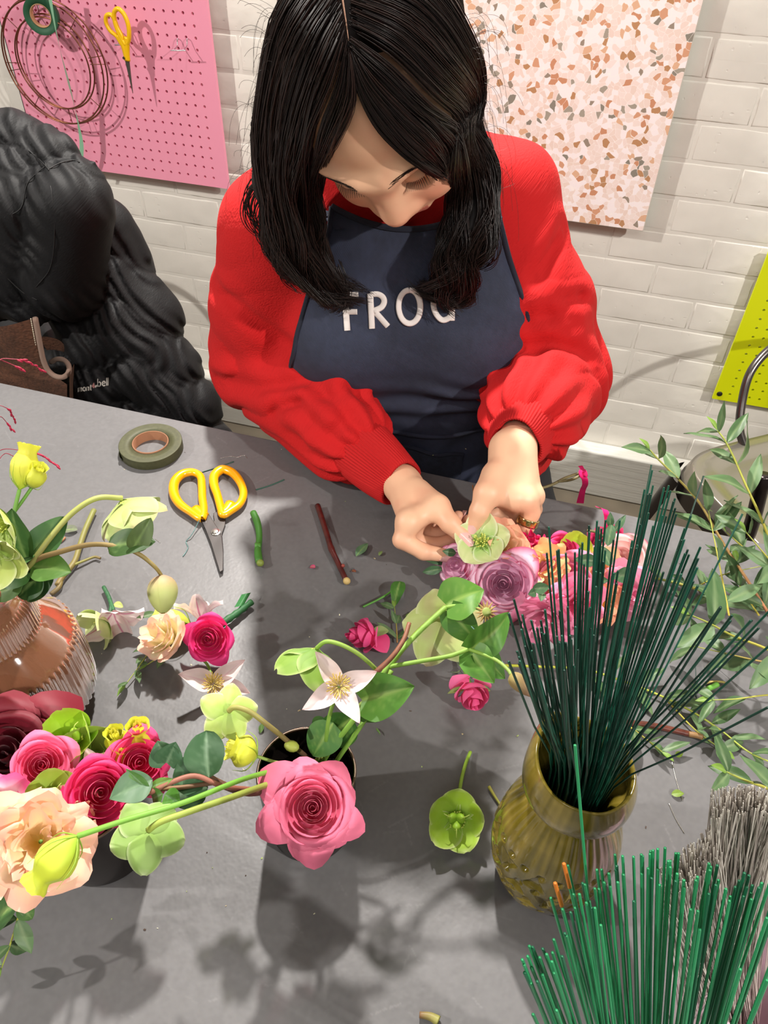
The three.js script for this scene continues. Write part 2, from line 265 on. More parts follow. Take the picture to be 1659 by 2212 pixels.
{ // terrazzo-print panel: the print is flat, so it is a texture
  const W = 0.5, H = 0.62; reseed(4242);
  const N = 52, cells = []; for (let j = 0; j < N * 1.24; j++) for (let i = 0; i < N; i++) cells.push([(i + rr(0.02, 0.98)) / N, (j + rr(0.02, 0.98)) / N, rnd(), rnd(), rnd(), rnd()]);
  const NY = Math.floor(N * 1.24) + 1, pal = ['#c98f6e', '#d29c7c', '#dcb090', '#b98a63'].map((h) => C(h).convertLinearToSRGB()), dark = ['#8a8478', '#97897a', '#a39a8c'].map((h) => C(h).convertLinearToSRGB());
  const print = tex(900, 1116, (u, v) => {
    const x = u + 0.012 * (noise(u * 30, v * 30, 1) - 0.5), y = v * H / W + 0.012 * (noise(u * 30, v * 30, 6) - 0.5), ci = Math.floor(x * N), cj = Math.floor(y * N); let d1 = 9, d2 = 9, b = null, b2 = null;
    for (let j = Math.max(0, cj - 2); j <= Math.min(NY - 1, cj + 2); j++) for (let i = Math.max(0, ci - 2); i <= Math.min(N - 1, ci + 2); i++) {
      const c = cells[j * N + i]; if (!c) continue; const q = c[5] * 1.1, ax = (x - c[0]), ay = (y - c[1]), e = Math.abs(ax * Math.cos(q * 6) + ay * Math.sin(q * 6)) * 0.5, d = Math.hypot(ax, ay) + e - (c[2] > 0.88 ? 0.003 : 0);
      if (d < d1) { d2 = d1; b2 = b; d1 = d; b = c; } else if (d < d2) { d2 = d; b2 = c; }
    }
    const haze = fbm(u * 7, v * 9, 11, 3), base = [0.955 - 0.02 * haze, 0.9, 0.885];
    if (!b) return base;
    const edge = sst(0.0006, 0.0018, d2 - d1), s = b[2]; let col;
    if (s > 0.895) { const p = pal[Math.floor(b[3] * 4)]; col = [p.r, p.g, p.b]; } else if (s > 0.84) { const p = dark[Math.floor(b[3] * 3)]; col = [p.r, p.g, p.b]; }
    else if (s > 0.3 - 0.25 * (haze - 0.5)) { const k = b[4]; col = [0.945 - 0.03 * k, 0.875 - 0.05 * k, 0.85 - 0.07 * k]; } else col = [0.965, 0.925, 0.925];
    const grout = [0.98, 0.94, 0.925]; return [0, 1, 2].map((i) => lerp(grout[i], col[i], edge));
  }, true);
  print.wrapS = print.wrapT = THREE.ClampToEdgeWrapping;
  const t = thing('wall_panel', 'pale pink terrazzo print panel hanging on the brick wall behind the woman', 'wall panel', null, [0.101 - W, 0.725, -1.642]);
  obj('panel', box(W, H, 0.012, W / 2, H / 2, 0.006, 0.0015), std({ color: C('#cfcabf'), roughness: 0.5 }), t);
  const pg = new THREE.PlaneGeometry(W - 0.003, H - 0.003).translate(W / 2, H / 2, 0.0123);
  obj('print', pg, std({ map: print, roughness: 0.42 }), t);
  for (const x of [0.08, 0.42]) obj('batten', box(0.03, 0.5, 0.028, x, 0.33, -0.014), std({ color: C('#8a7a62'), roughness: 0.8 }), t);
}
// ---------- the work table ----------
{
  const t = thing('work_table', 'large dark grey work table with a scratched satin top', 'table', null, [-0.25, 0, -0.745]);
  t.rotation.y = rad(-0.6);
  reseed(99);
  const scr = []; for (let i = 0; i < 420; i++) { const a = rr(0, Math.PI * 2); scr.push([rr(0, 1), rr(0, 1), Math.cos(a), Math.sin(a), rr(0.003, 0.03), rr(0.3, 1)]); }
  const buf = new Float32Array(1024 * 1024).fill(0);
  for (const [x, y, dx, dy, l, s] of scr) { const n = Math.ceil(l * 2400); for (let k = 0; k < n; k++) { const i = Math.floor((x + dx * l * k / n + 0.002 * Math.sin(k * 0.01)) * 1024) & 1023, j = Math.floor((y + dy * l * k / n) * 1024) & 1023; buf[j * 1024 + i] = s; } }
  const topMap = tex(720, 720, (u, v) => { const a = fbm(u * 7, v * 7, 2, 5, 7), b = noise(u * 300, v * 300, 4, 300), s = buf[Math.floor(v * 1024) * 1024 + Math.floor(u * 1024)], k = 0.405 + 0.03 * (a - 0.5) + 0.022 * (b - 0.5) + 0.045 * s; return [k * 1.0, k * 0.99, k * 0.998]; }, true, 1.1, 1.1);
  const topRough = tex(320, 320, (u, v) => { const a = fbm(u * 9, v * 9, 7, 5, 9), b = noise(u * 200, v * 200, 3, 200); return [0, 0.40 + 0.16 * (a - 0.5) + 0.08 * (b - 0.5), 0]; }, false, 1.1, 1.1);
  const grain = tex(384, 384, (u, v) => fbm(u * 150, v * 150, 5, 2, 150), false, 3, 3);
  const slab = box(2.7, 0.032, 1.12, 0, TOP - 0.016, 0.56, 0.003), uv = slab.attributes.uv, ps = slab.attributes.position; for (let i = 0; i < uv.count; i++) uv.setXY(i, ps.getX(i), ps.getZ(i));
  obj('table_top', slab, std({ map: topMap, roughnessMap: topRough, roughness: 1, bumpMap: grain, bumpScale: 0.0001 }), t);
  const steel = std({ color: C('#35363a'), roughness: 0.45, metalness: 0.6 });
  for (const [x, z] of [[-1.25, 0.1], [1.25, 0.1], [-1.25, 1.02], [1.25, 1.02]]) obj('leg', box(0.05, TOP - 0.032, 0.05, x, (TOP - 0.032) / 2, z, 0.004), steel, t);
  for (const [x, z, w, d] of [[0, 0.13, 2.46, 0.025], [0, 1.0, 2.46, 0.025], [-1.25, 0.56, 0.025, 0.88], [1.25, 0.56, 0.025, 0.88]]) obj('rail', box(w, 0.05, d, x, TOP - 0.06, z), steel, t);
}
// ---------- the woman ----------
M.skin = phy({ vertexColors: true, roughness: 0.48, sheen: 0.25, sheenRoughness: 0.5, sheenColor: C('#ffb9a0') });
const knit = tex(256, 256, (u, v) => 0.5 + 0.8 * (fbm(u * 48, v * 48, 3, 3, 48) - 0.5));
knit.repeat.set(14, 14);
M.red = phy({ color: C('#bd060a'), roughness: 0.9, sheen: 0.15, sheenRoughness: 0.55, sheenColor: C('#ff3a2c'), bumpMap: knit, bumpScale: 0.0009 });
M.redRib = phy({ color: C('#b8070b'), roughness: 0.85, sheen: 0.3, sheenRoughness: 0.6, sheenColor: C('#ff4433') });
const twill = tex(256, 256, (u, v) => 0.5 + 0.25 * Math.sin((u + v) * Math.PI * 2 * 40) + 0.5 * (fbm(u * 20, v * 20, 3, 3, 20) - 0.5));
twill.repeat.set(12, 12);
const navyMap = tex(320, 320, (u, v) => { const a = fbm(u * 10, v * 10, 4, 5, 10), b = fbm(u * 60, v * 60, 6, 2, 60), k = 1 + 0.35 * (a - 0.5) + 0.18 * (b - 0.5); return [0.185 * k, 0.205 * k, 0.285 * k]; }, true, 2, 2);
M.navy = std({ map: navyMap, roughness: 0.82, bumpMap: twill, bumpScale: 0.0005, side: THREE.DoubleSide });
M.white = std({ color: C('#ece2de'), roughness: 0.7 });

const TY = rad(25), TX = V3(Math.cos(TY), 0, -Math.sin(TY)), TZ = V3(Math.sin(TY), 0, Math.cos(TY)), TUP = V3(0, 1, 0), TM = [TX, TUP, TZ];
const J = {
  pelvis: V3(-0.155, 0.575, -0.97), waist: V3(-0.172, 0.775, -0.937), chest: V3(-0.232, 0.925, -0.912), collar: V3(-0.25, 1.05, -0.895),
  shR: V3(-0.368, 0.985, -0.842), shL: V3(-0.118, 1.015, -0.965), elR: V3(-0.412, 0.797, -0.838), elL: V3(-0.008, 0.81, -0.905),
  wrR: onT(866, 1042, 0.05), wrL: onT(1108, 968, 0.105),
};
const HC = V3(-0.212, 1.190, -0.745), HF = V3(0.19, -0.79, 0.60).normalize(), HU = V3(-0.16, 0.62, 0.77); HU.addScaledVector(HF, -HU.dot(HF)).normalize();
const HS = HU.clone().cross(HF).normalize(), HM = [HS, HU, HF];
const hp = (s, u, f) => HC.clone().addScaledVector(HS, s).addScaledVector(HU, u).addScaledVector(HF, f);
const off = (p, x, y, z) => p.clone().addScaledVector(TX, x).addScaledVector(TUP, y).addScaledVector(TZ, z);
// --- skin: head and neck
const headParts = (() => {
  const eye = [-1, 1].map((s) => hp(s * 0.031, -0.004, 0.074));
  return { skull: hp(0, 0.028, -0.012), face: hp(0, -0.03, 0.03), jaw: [hp(0, -0.09, 0.052), hp(0, -0.06, 0.03)], eye, cheek: [-1, 1].map((s) => hp(s * 0.034, -0.042, 0.062)), muzzle: hp(0, -0.066, 0.062),
    noseA: hp(0, 0.004, 0.084), noseB: hp(0, -0.040, 0.100), wing: [-1, 1].map((s) => hp(s * 0.015, -0.044, 0.090)), brow: [[hp(-0.047, 0.022, 0.071), hp(-0.012, 0.018, 0.089)], [hp(0.012, 0.018, 0.089), hp(0.047, 0.022, 0.071)]],
    lip: [[hp(-0.02, -0.071, 0.084), hp(0, -0.069, 0.093)], [hp(0, -0.069, 0.093), hp(0.02, -0.071, 0.084)], [hp(-0.017, -0.077, 0.083), hp(0.017, -0.077, 0.083)]], ear: [-1, 1].map((s) => hp(s * 0.074, -0.015, -0.012)) };
})();
function headSDF(x, y, z) {
  const h = headParts;
  let d = ellipsoid(x, y, z, h.skull, HM, [0.072, 0.095, 0.094]);
  d = smin(d, ellipsoid(x, y, z, h.face, HM, [0.060, 0.085, 0.058]), 0.03);
  d = smin(d, capsule(x, y, z, h.jaw[0], h.jaw[1], 0.026, 0.046), 0.03);
  for (const c of h.cheek) d = smin(d, Math.hypot(x - c.x, y - c.y, z - c.z) - 0.026, 0.024);
  d = smin(d, Math.hypot(x - h.muzzle.x, y - h.muzzle.y, z - h.muzzle.z) - 0.028, 0.02);
  for (const b of h.brow) d = smin(d, capsule(x, y, z, b[0], b[1], 0.006, 0.006), 0.02);
  for (const e of h.eye) { const q = Math.hypot(x - e.x, y - e.y, z - e.z); d = smax(d, -(q - 0.0135), 0.012); d = smin(d, q - 0.0118, 0.003); }
  d = smin(d, capsule(x, y, z, h.noseA, h.noseB, 0.009, 0.0138), 0.022);
  for (const w of h.wing) d = smin(d, Math.hypot(x - w.x, y - w.y, z - w.z) - 0.0095, 0.009);
  for (const l of h.lip) d = smin(d, capsule(x, y, z, l[0], l[1], 0.0045, 0.0055), 0.005);
  for (const e of h.ear) d = smin(d, ellipsoid(x, y, z, e, HM, [0.008, 0.03, 0.018]), 0.008);
  const nb = J.collar, nt = hp(0, -0.075, -0.035);
  d = smin(d, capsule(x, y, z, nb, nt, 0.056, 0.05), 0.03);
  return d;
}
// --- skin: hands, each finger a chain of joints (picture x, picture y, height above the table)
const HANDS = [
  { wr: J.wrR, fore: J.elR, fingers: [
    { k: [[882, 1128, 0.070], [868, 1166, 0.056], [915, 1192, 0.047], [958, 1199, 0.040]], r: [0.0108, 0.0098, 0.0088, 0.0074] },
    { k: [[898, 1122, 0.058], [892, 1168, 0.036], [942, 1178, 0.030], [976, 1166, 0.034]], r: [0.0108, 0.0096, 0.0086, 0.0074] },
    { k: [[912, 1112, 0.046], [915, 1156, 0.024], [958, 1155, 0.022], [984, 1128, 0.034], [990, 1115, 0.04]], r: [0.0102, 0.0092, 0.0082, 0.0072, 0.0065] },
    { k: [[922, 1100, 0.036], [935, 1138, 0.016], [972, 1132, 0.014], [996, 1120, 0.018]], r: [0.0095, 0.0082, 0.0074, 0.0064] }],
    thumb: { k: [[902, 1066, 0.062], [944, 1096, 0.076], [972, 1130, 0.072], [1002, 1160, 0.062]], r: [0.016, 0.0128, 0.0108, 0.0086] } },
  { wr: J.wrL, fore: J.elL, fingers: [
    { k: [[1086, 1068, 0.088], [1102, 1104, 0.054], [1062, 1120, 0.042], [1014, 1124, 0.040]], r: [0.0112, 0.0098, 0.0088, 0.0072] },
    { k: [[1110, 1076, 0.090], [1120, 1118, 0.048], [1074, 1136, 0.034], [1004, 1138, 0.032]], r: [0.0112, 0.0098, 0.0086, 0.0074] },
    { k: [[1136, 1080, 0.086], [1147, 1108, 0.072], [1136, 1138, 0.058], [1120, 1164, 0.042]], r: [0.0104, 0.0098, 0.0092, 0.0080] },
    { k: [[1152, 1072, 0.076], [1154, 1100, 0.046], [1144, 1122, 0.028], [1118, 1132, 0.018]], r: [0.0106, 0.0088, 0.0078, 0.0066] }],
    thumb: { k: [[1070, 1030, 0.100], [1053, 1066, 0.100], [1036, 1104, 0.086], [1020, 1140, 0.068]], r: [0.016, 0.0128, 0.0108, 0.0086] } },
];
for (const h of HANDS) for (const f of [...h.fingers, h.thumb]) f.p = f.k.map(([x, y, z]) => onT(x, y, z));
function handSDF(h) {
  const mcp = h.fingers.map((f) => f.p[0]), dir = h.wr.clone().sub(h.fore).normalize(), up = h.wr.clone().addScaledVector(dir, -0.11), t0 = h.wr.clone().lerp(h.thumb.p[0], 0.35);
  const side = h.fingers[3].p[0].clone().sub(h.fingers[0].p[0]).normalize();
  const fa = [-0.008, 0.008].map((s) => [up.clone().addScaledVector(side, s * 1.2), h.wr.clone().addScaledVector(side, s)]), ma = [0, 1, 2, 3].map((i) => h.wr.clone().addScaledVector(side, (i - 1.5) * 0.007));
  return (x, y, z) => {
    let d = 1e3;
    for (const [a, b] of fa) d = smin(d, capsule(x, y, z, a, b, 0.0215, 0.0158), 0.012);
    for (let i = 0; i < 4; i++) d = smin(d, capsule(x, y, z, ma[i], mcp[i], 0.0138, 0.0106), 0.015);
    for (let i = 0; i < 3; i++) d = smin(d, capsule(x, y, z, mcp[i], mcp[i + 1], 0.0096, 0.0096), 0.008);
    d = smin(d, capsule(x, y, z, t0, h.thumb.p[1], 0.0145, 0.0115), 0.016);
    d = smin(d, capsule(x, y, z, h.thumb.p[1], mcp[0], 0.0085, 0.0085), 0.014);
    let fs = 1e3;
    for (const f of [...h.fingers, h.thumb]) {
      let q = 1e3; for (let i = 0; i < f.p.length - 1; i++) q = smin(q, capsule(x, y, z, f.p[i], f.p[i + 1], f.r[i], f.r[i + 1]), 0.003);
      fs = smin(fs, q, 0.0022);
    }
    return smin(d, fs, 0.007);
  };
}
function torsoSDF(x, y, z) {
  let d = ellipsoid(x, y, z, off(J.chest, 0, 0.02, -0.01), TM, [0.152, 0.16, 0.098]);
  d = smin(d, ellipsoid(x, y, z, J.waist, TM, [0.142, 0.15, 0.105]), 0.09);
  d = smin(d, ellipsoid(x, y, z, J.pelvis, TM, [0.17, 0.13, 0.125]), 0.08);
  for (const s of [-1, 1]) { const c = torsoSDF.bust[s > 0 ? 1 : 0]; d = smin(d, ellipsoid(x, y, z, c, TM, [0.068, 0.062, 0.062]), 0.05); }
  d = smin(d, capsule(x, y, z, J.shR, J.shL, 0.046, 0.046), 0.05);
  for (const s of [J.shR, J.shL]) d = smin(d, capsule(x, y, z, s, off(J.collar, 0, 0.02, -0.02), 0.04, 0.05), 0.04);
  d = smin(d, capsule(x, y, z, off(J.collar, 0, -0.02, 0.0), off(J.collar, 0, 0.015, 0.0), 0.075, 0.06), 0.05);
  return d;
}
torsoSDF.bust = [off(J.chest, -0.068, -0.038, 0.066), off(J.chest, 0.072, -0.038, 0.066)];
// --- sleeves: wide, gathered into the cuffs
const mid = (a, b, t) => a.clone().lerp(b, t);
const ARMS = [[J.shR, J.elR, J.wrR, 0], [J.shL, J.elL, J.wrL, 1]].map(([s, e, w, k]) => ({ s, e, w, k, cuff0: mid(e, w, k ? 0.66 : 0.70), end: mid(e, w, k ? 0.60 : 0.655), m: mid(s, e, 0.55), u1: s.clone().sub(e), u2: w.clone().sub(e).normalize() }));
function foldField(x, y, z) { return noise(x * 26, y * 26, z * 26) - 0.5; }
function armSDF(a, x, y, z) {
  let d = capsule(x, y, z, a.s, a.m, 0.063, a.k ? 0.070 : 0.066);
  d = smin(d, capsule(x, y, z, a.m, a.e, a.k ? 0.070 : 0.066, a.k ? 0.068 : 0.061), 0.02);
  d = smin(d, capsule(x, y, z, a.e, a.end, a.k ? 0.067 : 0.061, a.k ? 0.060 : 0.055), 0.02);
  if (d < 0.05) { // folds: rings crossing the sleeve, deepest at the bend, and gathers running into the cuff
    const px = x - a.e.x, py = y - a.e.y, pz = z - a.e.z, t2 = px * a.u2.x + py * a.u2.y + pz * a.u2.z, L = Math.hypot(a.u1.x, a.u1.y, a.u1.z), t1 = (px * a.u1.x + py * a.u1.y + pz * a.u1.z) / L;
    const w = foldField(x, y, z), n2 = noise(x * 11 + 5, y * 11, z * 11) - 0.5;
    const t = Math.max(t1, t2), near = Math.exp(-Math.pow(t / 0.085, 2));
    d += (0.0062 * near + 0.0016) * (0.35 - Math.abs(Math.sin((t1 - t2) * 34 + n2 * 9 + w * 0.5))) + 0.006 * n2;
    const g = sst(0.075, 0.0, a.end.clone().sub(V3(x, y, z)).length() - 0.04); if (g > 0) { const B = a.u2, P = V3(px, py, pz).addScaledVector(B, -t2), q = V3(0, 1, 0).addScaledVector(B, -B.y).normalize(), r = B.clone().cross(q); d += g * 0.005 * Math.sin(Math.atan2(P.dot(q), P.dot(r)) * 11 + n2 * 4); }
  }
  return d;
}
// creases in the sweatshirt: lines seen in the photograph, met with the smooth sleeve
const smoothSleeve = (x, y, z) => { let d = torsoSDF(x, y, z) - 0.016; for (const a of ARMS) d = smin(d, armSDF(a, x, y, z), 0.03); return d; };
const CREASES = [[[478, 822], [560, 838], [640, 830], [705, 805]], [[548, 925], [600, 884], [690, 855]], [[466, 620], [520, 665], [600, 730], [650, 775]], [[690, 965], [722, 930], [765, 905]], [[1140, 752], [1190, 742], [1250, 756], [1292, 792]], [[1150, 690], [1180, 688], [1225, 700]], [[1165, 600], [1185, 560], [1215, 500]], [[1290, 600], [1250, 640], [1190, 655]]].map((l) => l.map(([x, y]) => { const d = sight(x, y), p = EYE.clone(); let t = 0.6; for (let i = 0; i < 70; i++) { p.copy(EYE).addScaledVector(d, t); const q = smoothSleeve(p.x, p.y, p.z); if (q < 0.001 || t > 1.3) break; t += Math.min(q, 0.03) * 0.7; } return p; }));
function sweaterSDF(x, y, z) {
  let d = torsoSDF(x, y, z) - 0.016;
  if (d < 0.05) { const n = noise(x * 9, y * 9, z * 9 + 3) - 0.5; d += 0.004 * Math.sin((y * 40 + x * 30) + n * 9) + 0.004 * n; }
  for (const a of ARMS) d = smin(d, armSDF(a, x, y, z), 0.03);
  if (d < 0.025) for (const l of CREASES) { let q = 1e3, w = 0; for (let i = 0; i < l.length - 1; i++) { const k = capsule(x, y, z, l[i], l[i + 1], 0, 0); if (k < q) q = k; } if (q < 0.06) { const e = Math.min(1, Math.hypot(x - l[0].x, y - l[0].y, z - l[0].z) / 0.025, Math.hypot(x - l[l.length - 1].x, y - l[l.length - 1].y, z - l[l.length - 1].z) / 0.025); d += e * (0.0066 * Math.exp(-q * q / 0.00007) - 0.0030 * Math.exp(-(((q - 0.020) / 0.012) ** 2))); } }
  const c = J.collar; d = smax(d, y - (c.y + 0.035) - (z - c.z) * 0.0, 0.012);
  d = smax(d, 0.60 - y, 0.01);
  d = smax(d, -Math.max(y - TOP - 0.001, -0.75 - z), 0.006); // the sleeve flattens on the table
  d = smax(d, -capsule(x, y, z, J.collar, hp(0, -0.075, -0.035), 0.061, 0.056), 0.008);
  return d;
}
const woman = thing('person', 'dark-haired person in red sweatshirt and navy apron, head bent, both hands on the flower garland', 'person', null, [0, 0, 0]);
const skinTone = (base, pink) => (x, y, z, t) => { const n = fbm(x * 60, y * 60, z * 60, 3); t.copy(base).lerp(pink, clamp((n - 0.42) * 0.9, 0, 0.5)); };
{
  const base = C('#eebc9a'), pink = C('#df8a70'), lip = C('#b8544e');
  const hd = netMesh(headSDF, [-0.36, 0.98, -0.93], [-0.06, 1.34, -0.6], 0.0028, { color: (x, y, z, t) => {
    skinTone(base, pink)(x, y, z, t); const p = V3(x, y, z).sub(HC), s = p.dot(HS), u = p.dot(HU), f = p.dot(HF);
    const ch = Math.exp(-(((Math.abs(s) - 0.042) / 0.022) ** 2 + ((u + 0.035) / 0.024) ** 2)) * 0.55, ns = Math.exp(-((s / 0.014) ** 2 + ((u + 0.045) / 0.016) ** 2)) * 0.5; if (f > 0.02) t.lerp(pink, clamp(ch + ns, 0, 0.8));
    if (f > 0.078 && Math.abs(s) < 0.024 && Math.abs(u + 0.0735) < 0.0075) t.lerp(lip, 0.85);
  } });
  const hands = HANDS.map((h) => { const all = [...h.fingers, h.thumb].flatMap((f) => f.p).concat(h.wr, mid(h.wr, h.fore, 0.42)), lo = [1e9, 1e9, 1e9], hi = [-1e9, -1e9, -1e9]; for (const p of all) ['x', 'y', 'z'].forEach((a, i) => { lo[i] = Math.min(lo[i], p[a] - 0.034); hi[i] = Math.max(hi[i], p[a] + 0.034); });
    const f = handSDF(h); return netMesh(f, lo, hi, 0.0024, { color: (x, y, z, t) => { skinTone(base, pink)(x, y, z, t); for (const g of [...h.fingers, h.thumb]) for (let i = 1; i < g.p.length; i++) { const q = g.p[i], d = Math.hypot(x - q.x, y - q.y, z - q.z); if (d < 0.016) t.lerp(pink, (1 - d / 0.016) * 0.45); } } }); });
  const seatY = 0.47, hip = [-1, 1].map((s) => off(J.pelvis, s * 0.08, -0.035, 0.02)), knee = [-1, 1].map((s) => off(J.pelvis, s * 0.09, -0.03, 0.43)), ank = [-1, 1].map((s) => off(J.pelvis, s * 0.11, -0.495, 0.36));
  const under = (x, y, z) => { let d = torsoSDF(x, y, z) + 0.014; for (const a of ARMS) d = smin(d, smin(capsule(x, y, z, a.s, a.e, 0.045, 0.036), capsule(x, y, z, a.e, mid(a.e, a.w, 0.7), 0.036, 0.028), 0.02), 0.03); for (const i of [0, 1]) d = smin(d, smin(capsule(x, y, z, hip[i], knee[i], 0.07, 0.05), capsule(x, y, z, knee[i], ank[i], 0.048, 0.034), 0.03), 0.04); return d; };
  const trunk = netMesh(under, [-0.52, 0.03, -1.16], [0.2, 1.12, -0.42], 0.012, { color: (x, y, z, t) => t.copy(base) });
  obj('body', merge([hd, ...hands, trunk]), M.skin, woman);
  const legs = (x, y, z) => { let d = ellipsoid(x, y, z, off(J.pelvis, 0, -0.01, 0), TM, [0.16, 0.11, 0.13]); for (const i of [0, 1]) { d = smin(d, smin(capsule(x, y, z, hip[i], knee[i], 0.083, 0.062), capsule(x, y, z, knee[i], ank[i], 0.06, 0.05), 0.03), 0.05); } return d + 0.002 * Math.sin(y * 60 + x * 30); };
  obj('trousers', netMesh(legs, [-0.5, 0.0, -1.2], [0.26, 0.74, -0.36], 0.011, { uvScale: 1 }), std({ color: C('#1c1e26'), roughness: 0.85 }), woman);
  for (const i of [0, 1]) { const a = ank[i]; obj('shoe', netMesh((x, y, z) => smax(smin(capsule(x, y, z, off(a, 0, -0.02, -0.03), off(a, 0, -0.045, 0.15), 0.042, 0.034), capsule(x, y, z, a, off(a, 0, -0.03, 0), 0.04, 0.04), 0.03), 0.003 - y, 0.004), [a.x - 0.16, -0.01, a.z - 0.16], [a.x + 0.16, 0.14, a.z + 0.22], 0.008), std({ color: C('#22201f'), roughness: 0.5 }), woman); }
  // the seat she sits on
  const st = thing('stool', 'dark metal stool under the seated person, hidden by the table', 'stool', null, [J.pelvis.x, 0, J.pelvis.z - 0.01], TY);
  obj('seat', lathe([[0.0001, 0.44], [0.15, 0.44], [0.165, 0.432], [0.165, 0.41], [0.155, 0.405], [0.0001, 0.41]], 40), std({ color: C('#3b3a3a'), roughness: 0.4, metalness: 0.7 }), st);
  for (const [x, z] of [[-1, -1], [1, -1], [1, 1], [-1, 1]]) obj('leg', tube([V3(x * 0.1, 0.41, z * 0.1), V3(x * 0.15, 0.0, z * 0.15)], 0.012), std({ color: C('#3b3a3a'), roughness: 0.4, metalness: 0.7 }), st);
}
const sweater = obj('sweatshirt', netMesh(sweaterSDF, [-0.56, 0.58, -1.1], [0.14, 1.12, -0.6], 0.0042, { uvScale: 1 }), M.red, woman);
for (const a of ARMS) { // ribbed cuffs
  const A = a.end.clone().addScaledVector(a.u2, -0.012), B = a.w.clone().addScaledVector(a.u2, a.k ? -0.012 : 0.0), r0 = a.k ? 0.040 : 0.037, r1 = a.k ? 0.031 : 0.030, pos = [], ix = [], S = 264, R = 22;
  const N = V3(0, 1, 0).addScaledVector(a.u2, -a.u2.y).normalize(), Bn = a.u2.clone().cross(N);
  for (let j = 0; j <= R; j++) { const t = j / R, tt = Math.min(1, t / 0.86), fold = t > 0.86 ? (t - 0.86) / 0.14 : 0, c = A.clone().lerp(B, tt).addScaledVector(a.u2, fold ? 0.004 * Math.sin(fold * Math.PI) - 0.012 * fold * fold : 0); const rad0 = lerp(r0, r1, tt) + 0.0045 * Math.sin(tt * Math.PI) - 0.006 * fold;
    for (let i = 0; i <= S; i++) { const th = i / S * Math.PI * 2, rr0 = rad0 + 0.0009 * Math.cos(th * 66) * (fold ? 0.6 : 1) + 0.002 * Math.sin(th * 3 + t * 4); pos.push(c.x + (N.x * Math.sin(th) + Bn.x * Math.cos(th)) * rr0, c.y + (N.y * Math.sin(th) + Bn.y * Math.cos(th)) * rr0, c.z + (N.z * Math.sin(th) + Bn.z * Math.cos(th)) * rr0); } }
  for (let j = 0; j < R; j++) for (let i = 0; i < S; i++) { const p = j * (S + 1) + i, q = p + S + 1; ix.push(p, q, p + 1, q, q + 1, p + 1); }
  obj('cuff', geoFrom(pos, ix), M.redRib, sweater);
}
